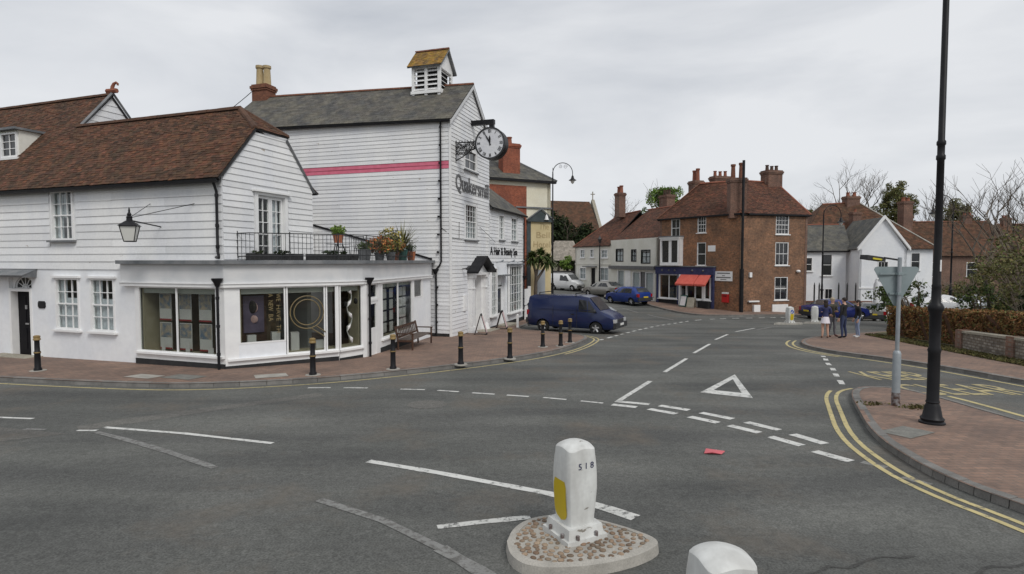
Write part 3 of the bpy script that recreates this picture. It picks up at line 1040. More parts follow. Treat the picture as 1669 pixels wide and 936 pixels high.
# give-way triangle
def gw_tri(o, w):
    c = Vector(((o[0][0] + o[1][0] + o[2][0]) / 3, (o[0][1] + o[1][1] + o[2][1]) / 3, 0))
    O = [Vector((*p, 0)) for p in o]
    I = [p.lerp(c, k) for p, k in zip(O, w)]
    mb = MB()
    vs = [gp(p.x, p.y, Y1) for p in O + I]
    mb.add(vs, [(0, 1, 4, 3), (1, 2, 5, 4), (2, 0, 3, 5)]).build('give_way_triangle', 'road_white', road)
gw_tri([(4.42, 13.42), (6.25, 16.05), (5.38, 12.75)], (0.45, 0.40, 0.45))
# hatched approach to the refuge and old scars in the road
for pts, w, m in [([(-7.28, 10.17), (-5.6, 9.75), (-3.85, 9.15)], 0.10, 'road_white'), ([(-10.6, 11.0), (-9.81, 10.92), (-9.09, 10.82)], 0.10, 'road_white'),
                  ([(-8.6, 10.05), (-8.2, 10.0)], 0.1, 'road_white_faded'), ([(-7.6, 9.95), (-7.25, 9.95)], 0.09, 'road_white'),
                  ([(-2.08, 8.23), (-1.0, 7.72), (-0.2, 7.3), (0.49, 6.93)], 0.13, 'road_white'), ([(0.49, 6.93), (.62, 6.84)], 0.16, 'road_white'),
                  ([(0.66, 6.8), (0.95, 6.6), (1.12, 6.46), (1.36, 6.22)], 0.17, 'road_white_worn'),
                  ([(-0.79, 5.98), (-0.3, 6.12), (0.2, 6.24)], 0.11, 'road_white_worn'),
                  ([(-7.2, 9.85), (-6.4, 9.4), (-5.2, 8.65), (-4.15, 7.93)], 0.12, 'road_white_faded'),
                  ([(-2.3, 6.75), (-1.4, 6.15), (-0.7, 5.5)], 0.12, 'road_white_faded'), ([(-0.7, 5.5), (-0.1, 4.85)], 0.15, 'road_white_faded')]:
    strip('white_line', pts, w, Y1, m, road, step=0.3, wob=0.12)
# lettering in the slip road
def glet(a, b, z): return gp(a - (b - 14) * 0.02, b, 0.007 + z * 0.004)
text_mesh('KEEP', None, 9.75, 11.45, 15.15, 16.55, 0, 'road_yellow_faded', road, 'road_lettering', ground=glet)
text_mesh('CLEAR', None, 9.5, 12.1, 13.1, 14.5, 0, 'road_yellow_faded', road, 'road_lettering', ground=glet)
# repaired strips of tarmac and covers
asphalt_mat('asphalt_patch', (0.122, 0.119, 0.110), (0.14, 0.136, 0.127))
drape('tarmac_patch', [(-16, 9.2), (-13, 11.4), (-9.9, 10.4), (-7.6, 9.75), (-9.8, 8.3), (-12, 7.2)], 0.003, 'asphalt_patch', road)
asphalt_mat('asphalt_dark', (0.066, 0.066, 0.063), (0.08, 0.08, 0.076))
strip('tarmac_seam', [(-7.7, 10.1), (-6.2, 11.6), (-4.4, 13.2)], 0.45, 0.003, 'asphalt_patch', road, wob=0.15)
for c, ln in [((3.2, 5.2), 1.3), ((4.4, 5.1), 1.0), ((3.7, 4.15), 0.9), ((4.3, 4.3), 0.7)]:
    a = random.uniform(-0.2, 0.35)
    pts = [(c[0] + t * ln * math.cos(a), c[1] + t * ln * math.sin(a) + random.uniform(-.05, .05)) for t in np.linspace(-.5, .5, 9)]
    strip('road_crack', pts, 0.03, 0.0035, 'asphalt_dark', road, step=0.1, wob=0.6)
def cover(x, y, w, d, a, par, h, m='slab'):
    r = Matrix.Rotation(a, 2)
    pts = [r @ Vector(q) for q in ((-w / 2, -d / 2), (w / 2, -d / 2), (w / 2, d / 2), (-w / 2, d / 2))]
    drape('access_cover', [(x + p.x, y + p.y) for p in pts], h, m, par)
cover(6.55, 9.45, 0.75, 0.5, 0.5, p3, 0.112)
cover(-8.6, 15.0, 1.0, 0.6, -0.35, p1, 0.112)
cover(-9.7, 15.1, 0.9, 0.5, -0.35, p1, 0.112, 'concrete')
cover(-6.4, 15.2, 0.8, 0.6, 0.5, p1, 0.112, 'concrete')
mb = MB()
ring = [gp(-1.8 + .42 * math.cos(a), 12.1 + .42 * math.sin(a), 0.005) for a in np.linspace(0, 2 * math.pi, 25)[:-1]]
mb.add(ring, [tuple(range(24))]).build('manhole_cover', 'asphalt_patch', road, fix=False)

# ---------------------------------------------------------------- leaf helpers
def leaf_mesh(name, C, size, m, parent, tint=(0.55, 1.25), flat=0.0, droop=None, stuff=False, colvar=0.12, aspect=1.0):
    """n small leaf faces (two bent triangles each) at centres C"""
    C = np.asarray(C, dtype=np.float64)
    n = len(C)
    a = rng.normal(size=(n, 3)); a[:, 2] *= (1 - flat); a /= np.linalg.norm(a, axis=1)[:, None]
    b = rng.normal(size=(n, 3)); b -= (b * a).sum(1)[:, None] * a; b /= np.linalg.norm(b, axis=1)[:, None]
    s = size * rng.uniform(0.6, 1.35, size=(n, 1))
    V = np.stack([C - a * s * aspect, C + b * s * 0.5, C + a * s * aspect, C - b * s * 0.5], axis=1).reshape(-1, 3)
    L = wloc(parent) if parent else Vector((0, 0, 0))
    V -= np.array(L)
    me = bpy.data.meshes.new(name)
    me.vertices.add(n * 4); me.vertices.foreach_set('co', V.ravel())
    me.loops.add(n * 4); me.loops.foreach_set('vertex_index', np.arange(n * 4, dtype=np.int32))
    me.polygons.add(n); me.polygons.foreach_set('loop_start', np.arange(n, dtype=np.int32) * 4)
    me.polygons.foreach_set('loop_total', np.full(n, 4, dtype=np.int32))
    me.update(calc_edges=True)
    me.materials.append(MATS[m])
    at = me.attributes.new('tint', 'FLOAT_COLOR', 'FACE')
    g = rng.uniform(tint[0], tint[1], size=(n, 1))
    col = np.ones((n, 4), dtype=np.float32)
    col[:, :3] = g * (1 + rng.uniform(-colvar, colvar, size=(n, 3)))
    at.data.foreach_set('color', col.ravel())
    o = bpy.data.objects.new(name, me)
    COL.objects.link(o)
    o.parent = parent
    if stuff: o['kind'] = 'stuff'
    return o
def blob(c, r, n, shell=0.5):
    d = rng.normal(size=(n, 3)); d /= np.linalg.norm(d, axis=1)[:, None]
    q = rng.uniform(shell, 1.0, size=(n, 1)) ** 0.6
    return np.array(c) + d * q * np.array(r)
def clumps(c, r, k, n, cr, seed=None):
    """k leaf clumps spread through an ellipsoid"""
    P = blob(c, r, k, 0.25)
    return np.concatenate([blob(p, (cr * rng.uniform(.6, 1.3),) * 2 + (cr * rng.uniform(.5, 1.0),), n, 0.2) for p in P])

def limbs(base, h, seed, spread=0.6, levels=5, r0=0.2, kids_n=(2, 4), first=0.25, mb=None, up=0.25, shrink=0.74):
    rd = random.Random(seed)
    mb = mb or MB()
    tips = []
    def grow(p, d, ln, r, lv):
        pts = [p]; q = p
        k = 3 if lv else 2
        for i in range(k):
            d = (d + Vector((rd.uniform(-1, 1), rd.uniform(-1, 1), rd.uniform(-.3, .6))) * 0.16).normalized()
            q = q + d * ln / k
            pts.append(q)
        mb.tube(pts, [r * (1 - 0.4 * i / k) for i in range(k + 1)], 7 if lv >= levels - 1 else (5 if lv > 1 else 3), cap=False)
        if lv == 0:
            tips.append(q); return
        for i in range(rd.randint(*kids_n)):
            ax = Vector((rd.uniform(-1, 1), rd.uniform(-1, 1), rd.uniform(-.4, .8))).normalized()
            nd = (d * (1 - spread * .5) + ax * spread + Vector((0, 0, up))).normalized()
            st = pts[-1] if i < 2 else pts[-2]
            grow(st, nd, ln * shrink * rd.uniform(.75, 1.15), r * 0.6, lv - 1)
    grow(Vector(base), Vector((0, 0, 1)), h * first, r0, levels)
    return mb, tips
# ================================================================ weatherboarded cottage, left
FC = Fr((-8.24, 16.49), (.943, -.334))
GB = Fr((-8.24, 16.49), (.334, .943))
cot = empty('cottage', FC.P(-6, 0, -0.6), 'long white weatherboarded cottage with sagging brown tiled roof and black front door', 'house')
OPF = [(-7.12, -6.0, 0.36, 2.04), (-5.48, -4.40, 0.36, 2.04), (-9.46, -8.3, -0.9, 2.08)]
OPU = [(-7.17, -6.12, 3.26, 4.86)]
wall(FC, -18, -3.45, -1.2, 2.33, OPF, 'white_render', cot, th=0.25)
wall(FC, -18, 0, 2.33, 4.95, OPU, 'white_board', cot, th=0.2)
boards(FC, lambda z: -18, lambda z: 0.0, 2.33, 4.93, 0.237, [(-7.27, -6.02, 3.16, 4.95)], cot, joints=(-11.3, -4.4, -2.2))
# end wall above the shop roof, with a cut-off gable
OPG = [(1.31, 2.51, 2.62, 4.6)]
wall(GB, 0, 3.87, 2.3, 5.0, OPG, 'white_board', cot, th=0.2)
MB().prism([GB.P(0, 0, 5.0), GB.P(3.87, 0, 5.0), GB.P(2.62, 0, 6.5), GB.P(1.25, 0, 6.5)], Vector((*GB.n, 0)) * -0.2).build('wall', 'white_board', cot)
boards(GB, lambda z: max(0, (z - 5.0) / 1.2), lambda z: min(3.87, 3.87 - (z - 5.0) / 1.2), 2.45, 6.5, 0.19, [(1.16, 2.66, 2.3, 4.78)], cot, joints=(2.0,))
# back and far-side walls so that the house is closed
wall(Fr(tuple(FC.P(-18, -6.2, 0).xy), (.943, -.334)), 0, 9.3, -1.2, 4.95, [], 'white_board', cot, th=0.2)
wall(Fr(tuple(FC.P(-8.7, -3.67, 0).xy), (.943, -.334)), 0, 8.6, -1.2, 4.95, [], 'white_board', cot, th=0.2)
wall(Fr(tuple(FC.P(-18, 0, 0).xy), (.334, .943)), 0, 6.4, -1.2, 4.95, [], 'white_board', cot, th=0.2)
fl = MB(); FC.box(fl, -17.8, -0.2, -6.2, -0.3, 2.15, 2.27); fl.build('floor', 'interior', cot)
pt = MB(); FC.box(pt, -17.8, -3.9, -3.1, -3.0, -1.1, 2.15); pt.build('partition', 'interior_light', cot)
def CZ(o): return 4.92 + 1.173 * (0.22 - o)
rq = [(FC.P(-18.2, .22, CZ(.22)), FC.P(0.1, .22, CZ(.22)), FC.P(0.1, -1.21, CZ(-1.21)), FC.P(-18.2, -1.21, CZ(-1.21))),
      (FC.P(-8.75, -1.21, CZ(-1.21)), FC.P(0.1, -1.21, CZ(-1.21)), FC.P(-1.16, -1.94, CZ(-1.94)), FC.P(-8.75, -1.94, CZ(-1.94))),
      (FC.P(0.1, -1.21, CZ(-1.21)), FC.P(0.1, -2.67, CZ(-1.21)), FC.P(-1.16, -1.945, CZ(-1.94)), FC.P(-1.16, -1.935, CZ(-1.94))),
      (FC.P(0.1, -4.1, CZ(.22)), FC.P(-8.75, -4.1, CZ(.22)), FC.P(-8.75, -1.94, CZ(-1.94)), FC.P(-1.16, -1.94, CZ(-1.94))),
      (FC.P(-18.2, -1.21, CZ(-1.21)), FC.P(-8.62, -1.21, CZ(-1.21)), FC.P(-8.62, -3.2, CZ(-3.2)), FC.P(-18.2, -3.2, CZ(-3.2))),
      (FC.P(-8.62, -6.6, CZ(.22)), FC.P(-18.2, -6.6, CZ(.22)), FC.P(-18.2, -3.2, CZ(-3.2)), FC.P(-8.62, -3.2, CZ(-3.2)))]
rf = deck(rq, cot)
tiles([rq[0], rq[1], rq[2], rq[3], rq[4]], 0.17, 0.105, 'clay_tile', rf, dark=0.5, warm=0.35, jit=0.009, sag=0.0)
ridge(FC.P(-8.7, -1.94, CZ(-1.94) + .04), FC.P(-1.16, -1.94, CZ(-1.94) + .04), rf, 'clay_ridge' if 'clay_ridge' in MATS else 'old_brick')
ridge(FC.P(-18.2, -3.2, CZ(-3.2) + .04), FC.P(-8.66, -3.2, CZ(-3.2) + .04), rf, 'clay_ridge')
ridge(FC.P(0.1, -1.21, CZ(-1.21) + .03), FC.P(-1.16, -1.94, CZ(-1.94) + .03), rf, 'clay_ridge', r=0.09)
ridge(FC.P(0.1, -2.67, CZ(-1.21) + .03), FC.P(-1.16, -1.94, CZ(-1.94) + .03), rf, 'clay_ridge', r=0.09)
# taller gable end of the left range
G2 = Fr(tuple(FC.P(-8.7, 0, 0).xy), (.334, .943))
MB().prism([G2.P(0.2, 0, 5), G2.P(6.4, 0, 5), G2.P(3.2, 0, CZ(-3.2) - .05)], Vector((*G2.n, 0)) * -0.2).build('wall', 'white_board', cot)
boards(G2, lambda z: max(0.1, (z - 4.92) / 1.173 - .2), lambda z: 6.4 - max(0, (z - 4.92) / 1.173 - .2), 6.6, CZ(-3.2) - 0.1, 0.24, [], cot)
mb = MB()
ap = G2.P(3.2, 0.1, CZ(-3.2) + .1)
for a in (G2.P(2.0, 0.1, CZ(-2.0)), G2.P(6.2, 0.1, CZ(-.2))):
    mb.tube([a + Vector((0, 0, .02)), ap + Vector((0, 0, -.02))], 0.055, 4)
mb.build('barge_board', 'lead', cot)
mb = MB()
mb.tube([ap, ap + Vector((0, 0, .2)), ap + Vector((.06, 0, .32)), ap + Vector((.15, 0, .37)), ap + Vector((.21, 0, .32)), ap + Vector((.2, 0, .26))], [.09, .065, .055, .045, .04, .035], 8)
mb.tube([ap + Vector((-.25, .05, .05)), ap + Vector((.2, -.05, .05))], .09, 6)
mb.build('finial', 'red_clay', rf, smooth=40)
# dormer
dm = MB()
FC.box(dm, -12.4, -10.35, -2.0, -1.0, CZ(-.75), 7.28)
dmo = dm.build('dormer', 'ivory', rf)
mb = MB(); FC.box(mb, -12.5, -10.25, -2.1, -.8, 7.28, 7.36); mb.build('dormer_roof', 'lead', rf)
window(FC := Fr(FC.o, FC.d), -12.3, -11.32, 6.32, 7.2, rf, 2, 3, glass='glass_dark', mid=False, rec=1.0, proud=-0.93, sill=False)
window(FC, -11.28, -10.4, 6.32, 7.2, rf, 2, 3, glass='glass_dark', mid=False, rec=1.0, proud=-0.93, sill=False)
mb = MB(); FC.box(mb, -12.5, -10.25, -1.0, -.84, 6.22, 6.3); mb.build('sill', 'white_paint', rf)
# windows and door
cur = [(0, 1, 0, 0.62), (0, 0.34, 0.62, 1.0)]
window(FC, -7.12, -6.0, 0.36, 2.04, cot, 3, 4, curtain=cur, head=True)
window(FC, -5.48, -4.40, 0.36, 2.04, cot, 3, 4, curtain=cur, head=True)
window(FC, -7.17, -6.12, 3.26, 4.86, cot, 3, 4, curtain=[(0, .35, 0, 1), (.35, .62, .45, 1.0)], sill='lead', proud=0.05)
dr = MB(); FC.box(dr, -9.36, -8.4, -.26, -.2, -.62, 1.56); dr = dr.build('door', 'dark_door', cot)
mb = MB()
for a, b, c, d in ((-9.22, -8.94, 0.5, 1.36), (-8.82, -8.54, 0.5, 1.36), (-9.22, -8.94, -.42, .3), (-8.82, -8.54, -.42, .3)):
    FC.box(mb, a, b, -.2, -.185, c, d)
mb.build('door_panel', 'dark_door', dr)
mb = MB(); FC.box(mb, -8.97, -8.8, -.185, -.17, .42, .47); FC.box(mb, -8.93, -8.85, -.185, -.155, .95, 1.08); mb.build('letter_plate', 'alloy', dr)
mb = MB()
FC.box(mb, -9.46, -9.36, -.25, .02, -.7, 1.66); FC.box(mb, -8.4, -8.3, -.25, .02, -.7, 1.66); FC.box(mb, -9.36, -8.4, -.25, .01, 1.56, 1.66)
mb.build('door_frame', 'white_paint', cot)
# fan light
mb = MB()
FC.box(mb, -9.36, -8.4, -.2, -.19, 1.68, 2.06, 0)
fl = mb.build('fanlight', 'glass_dark', cot)
mb = MB(); c0 = FC.P(-8.88, -.17, 1.67)
for k in range(7):
    a = math.pi * k / 6
    mb.tube([c0, FC.P(-8.88 + .46 * math.cos(a), -.17, 1.67 + .38 * math.sin(a))], .016, 4)
arc = [FC.P(-8.88 + .46 * math.cos(a), -.17, 1.67 + .38 * math.sin(a)) for a in np.linspace(0, math.pi, 15)]
mb.tube(arc, .025, 4)
mb.tube([FC.P(-8.88 + .16 * math.cos(a), -.17, 1.67 + .14 * math.sin(a)) for a in np.linspace(0, math.pi, 9)], .016, 4)
mb.build('glazing_bars', 'white_paint', fl)
sp = MB()
for sg in (-1, 1):
    pts = [FC.P(-8.88 + sg * .49 * math.cos(a), -.15, 1.67 + .40 * math.sin(a)) for a in np.linspace(0, math.pi / 2, 8)] + [FC.P(-8.88, -.15, 2.1), FC.P(-8.88 + sg * .6, -.15, 2.1), FC.P(-8.88 + sg * .6, -.15, 1.67)]
    sp.prism(pts, Vector((*FC.n, 0)) * 0.03)
sp.build('spandrel', 'white_paint', cot)
mb = MB(); mb.hexa([FC.P(-12.2, .42, 2.05), FC.P(-8.02, .42, 2.05), FC.P(-8.02, 0, 2.05), FC.P(-12.2, 0, 2.05), FC.P(-12.2, .46, 2.12), FC.P(-7.98, .46, 2.12), FC.P(-7.98, 0, 2.32), FC.P(-12.2, 0, 2.32)])
mb.build('door_hood', 'lead', cot)
mb = MB(); FC.box(mb, -9.9, -7.85, 0, .55, -1.0, -.575); mb.build('doorstep', 'stone', cot)
mb = MB()
FC.box(mb, -7.94, -7.66, 0, .03, 1.02, 1.26); FC.box(mb, -7.98, -7.62, 0, .025, 1.06, 1.22)
mb.build('wall_plaque', 'black_paint', cot)
gt = MB()
prf = [(.0, .02), (.03, -.05), (.09, -.075), (.14, -.04), (.155, .03), (.13, .03), (.09, -.045), (.03, -.02)]
gt.prism([FC.P(-18.2, .16 + a, 4.86 + b) for a, b in prf], (FC.P(0.1, 0, 0) - FC.P(-18.2, 0, 0)))
gt.build('gutter', 'black_paint', cot)
dp = MB()
dp.tube([FC.P(-.1, .22, 4.85), FC.P(-.1, .1, 4.55), FC.P(-.1, .1, 2.85), FC.P(-.02, .14, 2.72), FC.P(.05, .3, 2.69), FC.P(.3, .45, 2.68)], .04, 8)
for z in (4.4, 3.55, 2.95): dp.tube([FC.P(-.1, .1, z), FC.P(-.1, .1, z + .09)], .055, 8)
dp.build('downpipe', 'black_paint', cot, smooth=50)
# french door on to the shop roof
fd = MB()
for a, b, c, d in ((1.2, 1.33, 2.6, 4.62), (2.49, 2.62, 2.6, 4.62), (1.2, 2.62, 4.62, 4.7)):
    GB.box(fd, a, b, -.2, .05, c, d)
GB.box(fd, 1.1, 2.72, -.02, .14, 4.705, 4.76)
fd.build('door_frame', 'white_paint', cot)
lf1 = window(GB, 1.34, 1.93, 2.62, 4.6, cot, 2, 5, fw=.075, mid=False, sill=False, name='french_door', rec=.1, proud=-.05)
lf2 = window(GB, 1.94, 2.48, 2.62, 4.6, cot, 2, 5, fw=.075, mid=False, sill=False, name='french_door', rec=.1, proud=-.05, curtain=[(0.1, .9, 0, 1)])
bb = MB()
bb.tube([GB.P(2.62, .05, 6.5), GB.P(3.95, .05, 4.95)], .05, 4)
bb.tube([GB.P(0.0, .05, 5.02), GB.P(1.25, .05, 6.5)], .03, 4)
bb.build('barge_board', 'lead', cot)

# ================================================================ single-storey shop wrapped round the corner
SP = [(-11.5, 17.55), (-8.2, 16.4), (-5.5, 18.2), (-4.85, 19.1), (-3.85, 25.0)]
F1, F2, F3, F4 = [Fr(a, (b[0] - a[0], b[1] - a[1])) for a, b in zip(SP[:-1], SP[1:])]
shop = empty('corner_shop', (-7.0, 18.2, -0.62), 'single storey white shop with big display windows and grey fascia round the corner', 'shop')
LEN = [math.hypot(b[0] - a[0], b[1] - a[1]) for a, b in zip(SP[:-1], SP[1:])]
# fascia and roof follow the front
def offs(d, pts=SP):
    return offset_line(pts, d)
def band(pts, d0, d1, z0, z1, m, name):
    mb = MB()
    a, b = offs(d0, pts), offs(d1, pts)
    for i in range(len(pts) - 1):
        mb.hexa([Vector((*b[i], z0)), Vector((*b[i + 1], z0)), Vector((*a[i + 1], z0)), Vector((*a[i], z0)),
                 Vector((*b[i], z1)), Vector((*b[i + 1], z1)), Vector((*a[i + 1], z1)), Vector((*a[i], z1))])
    return mb.build(name, m, shop)
SPf = smooth_line([(-11.95, 17.72), (-8.2, 16.4), (-5.5, 18.2), (-4.85, 19.1), (-3.85, 25.0), (-3.70, 26.0)], 1)
SPf = [(-12.0, 17.74), (-8.45, 16.48), (-8.2, 16.42), (-7.95, 16.58), (-5.7, 18.08), (-5.3, 18.45), (-4.95, 18.95), (-4.8, 19.4), (-3.86, 25.0), (-3.68, 26.05)]
band(SPf, -.12, .05, 1.92, 2.5, 'grey_white', 'fascia')
band(SPf, -.1, .1, 1.83, 1.92, 'white_paint', 'fascia_moulding')
band(SPf, -.1, .13, 1.925, 1.955, 'white_paint', 'fascia_moulding')
rp = [Vector((*p, 2.5)) for p in offs(.2, SPf)] + [Vector((-3.5, 26.28, 2.5)), Vector((-9.6, 28.2, 2.5)), Vector((-11.5, 21, 2.5)), Vector((-12.0, 17.76, 2.5))]
MB().prism(rp, (0, 0, .11)).build('roof', 'lead', shop)
# ground floor posts, stall risers, sills and windows, face by face
GZ = -1.1
def face(fr, s0, s1, z0, z1, o0=-.08, o1=0.0, m='white_paint', name='post'):
    mb = MB(); fr.box(mb, s0, s1, o0, o1, z0, z1); return mb.build(name, m, shop)
def shopwin(fr, s0, s1, z0, z1, cols=1, w=.045):
    return window(fr, s0, s1, z0, z1, shop, cols, 1, fw=w, bar=w, rec=.03, sill=False, glass='glass_shop', mid=False, proud=.01, name='shop_window')
L1_, L2_, L3_, L4_ = LEN
face(F1, 0, .14, GZ, 1.83); face(F1, L1_ - .28, L1_ - .001, GZ, 1.83)
face(F1, .14, L1_ - .28, GZ, -.22, m='white_paint', name='stall_riser'); face(F1, 0.0, L1_, GZ, -.37, 0, .03, 'black_matt', 'plinth')
face(F1, .02, L1_ - .02, -.21, -.15, -.06, .09, name='window_sill')
shopwin(F1, .14, L1_ - .28, -.15, 1.83, 2)
face(F2, .001, .36, GZ, 1.83)
face(F2, .36, L2_ - .04, GZ, -.3, name='stall_riser'); face(F2, .0, L2_, GZ, -.43, 0, .03, 'black_matt', 'plinth')
face(F2, .06, L2_, -.29, -.23, -.06, .09, name='window_sill')
face(F2, .36, 1.66, -.23, .17, -.06, 0.0, 'white_render', 'stall_panel')
shopwin(F2, .36, 1.66, .17, 1.83); shopwin(F2, 1.68, 2.84, -.23, 1.83); shopwin(F2, 2.86, L2_ - .05, -.23, 1.83)
face(F2, L2_ - .05, L2_ + .01, GZ, 1.83, -.08, .02)
face(F3, .05, L3_ - .16, GZ, -.3, name='stall_riser'); face(F3, .03, L3_ - .1, GZ, -.50, 0, .02, 'black_matt', 'plinth')
face(F3, .02, L3_ - .14, -.29, -.23, -.06, .08, name='window_sill')
shopwin(F3, .05, L3_ - .16, -.23, 1.83); face(F3, L3_ - .16, L3_ - .001, GZ, 1.83, -.1, .03)
face(F4, .001, .14, GZ, 1.83, -.1, .03)
dd = window(F4, .16, .98, -.72, 1.22, shop, 1, 2, fw=.1, bar=.1, sill=False, glass='glass_shop', mid=False, name='door', rec=.05, proud=-.01)
mb = MB(); F4.box(mb, .26, .88, -.06, -.02, -.62, .2); mb.build('door_panel', 'white_paint', dd)
window(F4, .16, .98, 1.3, 1.83, shop, 1, 1, sill=False, glass='glass_shop', mid=False, name='transom_window', rec=.05, proud=-.01)
face(F4, .14, 1.0, 1.22, 1.3, -.08, .01, name='transom')
face(F4, 1.0, 1.36, GZ, 1.83)
face(F4, 1.36, 4.6, GZ, -.26, name='stall_riser'); face(F4, 1.2, 4.6, GZ, -.48, 0, .02, 'black_matt', 'plinth'); face(F4, 1.3, 4.62, -.25, -.19, -.05, .08, name='window_sill')
shopwin(F4, 1.36, 4.55, -.19, 1.83, 2, .06)
face(F4, 4.55, 4.75, GZ, 1.83); face(F4, 4.75, L4_, GZ, 1.05, m='white_render', name='wall_panel'); face(F4, 5.75, L4_, 1.05, 1.83)
shopwin(F4, 4.75, 5.75, 1.05, 1.83)
face(F4, L4_, L4_ + 1.1, GZ, 1.83, -.25, -.02, 'white_render', 'wall_panel')
# inside: blind boxes, display backs, floor, posters
for fr, a, b in ((F1, .2, L1_ - .34), (F2, .42, L2_ - .1), (F3, .1, L3_ - .2), (F4, 1.4, 4.5)):
    mb = MB(); fr.box(mb, a, b, -.22, -.12, 1.62, 1.83); mb.build('blind', 'blind', shop)
    mb = MB(); fr.box(mb, a, b, -.55, -.1, -.36, -.16); mb.build('window_bed', 'interior_light', shop)
mb = MB(); F1.box(mb, .18, .24, -1.1, -.1, -.3, 1.8); F2.box(mb, .40, .45, -.9, -.1, .1, 1.8); F3.box(mb, L3_ - .24, L3_ - .2, -.6, -.1, -.2, 1.8); mb.build('display_side', 'interior_light', shop)
mb = MB(); F1.box(mb, 0.24, L1_ - .3, -1.15, -1.1, -.6, 2.4); F2.box(mb, .3, 1.66, -1.0, -.95, -.6, 2.4); F4.box(mb, 1.2, 5.9, -1.8, -1.75, -.8, 2.4); mb.build('display_back', 'interior', shop)
for i, s in enumerate((.62, 1.42, 2.2)):
    for j, z in enumerate((.78, -.1)):
        ps = MB(); F1.box(ps, s, s + .48, -.33, -.315, z, z + .82); ps = ps.build('poster', 'poster_white', shop)
        q = MB(); F1.box(q, s + .02, s + .46, -.315, -.312, z + .36, z + .80); q.build('poster_picture', 'poster_blue', ps)
        q = MB(); F1.box(q, s, s + .48, -.315, -.311, z, z + .05); q.build('poster_edge', 'poster_red', ps)
for j, z in enumerate((.82, -.12)):
    ps = MB(); F1.box(ps, 2.82, 3.14, -.3, -.285, z, z + .84); ps = ps.build('poster', 'poster_dark', shop)
    q = MB(); q.sphere(F1.P(2.98, -.28, z + .58), (.09, .09, .15), 10, 7); q.build('poster_picture', 'poster_white', ps)
for s, w, h in ((1.85, .16, .34), (.9, .13, .14), (2.72, .2, .2)):
    ps = MB(); F1.box(ps, s, s + w, -.14, -.125, -.15, -.15 + h); ps.build('leaflet', 'poster_white', shop)
ps = MB(); F2.box(ps, .55, 1.12, -.4, -.385, .45, 1.55); ps = ps.build('poster', 'poster_purple', shop)
q = MB(); q.sphere(F2.P(.83, -.385, .85), (.13, .05, .12), 12, 8); q.sphere(F2.P(.86, -.385, 1.2), (.10, .05, .15), 12, 8); q.build('poster_picture', 'poster_skin', ps)
q = MB(); q.sphere(F2.P(.78, -.39, 1.22), (.16, .05, .2), 12, 8); q.build('poster_picture', 'poster_dark', ps)
mb = MB(); F2.box(mb, .5, 1.2, -.5, -.45, .2, 1.65); mb.build('display_frame', 'wood_dark', shop)
for k, (t, a, b) in enumerate((('WE HAVE TH', 1.4, 1.55), ('A NEW BA', 1.18, 1.34))):
    class _V:                       # letters run down the pane
        pass
    f = F2
    def grd(x, y, z, f=f, a=a, b=b): return f.P(y, -.012 + z * .004, x)
    zt_, zb_ = 1.62, (.45 if k == 0 else .8)
    pos = 0
    for wd in t.split(' '):
        z_a = zt_ - (zt_ - zb_) * pos / len(t); z_b = zt_ - (zt_ - zb_) * (pos + len(wd)) / len(t)
        text_mesh(wd, None, z_a, z_b, a, b - .03, 0, 'dull_gold', shop, 'window_lettering', ground=grd)
        pos += len(wd) + 1
lg = MB()
qc, qz = 2.28, 1.02
for r in (.50, .39):
    lg.tube([F2.P(qc + r * math.cos(a), .035, qz + r * math.sin(a)) for a in np.linspace(0, 2 * math.pi, 41)], .015, 5, cap=False)
lg.tube([F2.P(qc + .10, .035, qz - .49), F2.P(qc + .52, .035, qz - .78)], .015, 5)
lg.tube([F2.P(qc + .25, .035, qz - .42), F2.P(qc + .55, .035, qz - .64)], .015, 5)
lg.build('window_logo', 'dull_gold', shop)
for s, z, w, h, m in ((.30, .9, .14, .22, 'plate_yellow'), (.72, .98, .14, .22, 'plate_yellow')):
    ps = MB(); ps.sphere(F3.P(s, -.04, z + .3), (.07, .03, .1), 10, 6); ps.build('window_disc', 'yellow_leaf', shop)
q = MB()
pts = [F3.P(.48 + .10 * math.sin(k * 1.1), -.06, 1.62 - k * .13) for k in range(14)]
q.tube(pts, [.02 + .05 * (k % 3 == 0) for k in range(14)], 5); q.build('window_display', 'poster_white', shop)
for i, (s, w) in enumerate(((1.75, .5), (2.55, .35), (3.45, .5), (4.0, .3))):
    for j in range(4):
        ps = MB(); F4.box(ps, s, s + w, -.2, -.19, -.05 + j * .42, .3 + j * .42); ps.build('window_card', 'poster_white', shop)
mb = MB(); F4.box(mb, 1.45, 4.5, -.45, -.4, -.2, 1.75); mb.build('display_back', 'poster_dark', shop)
for fr, s, z, h in ((F2, .62, .19, .2), (F2, 1.3, .19, .25), (F2, 1.85, -.2, .6), (F2, 2.6, -.2, .3)):
    mb = MB(); fr.box(mb, s, s + .24, -.4, -.2, z, z + h); mb.build('display_block', 'poster_white', shop)
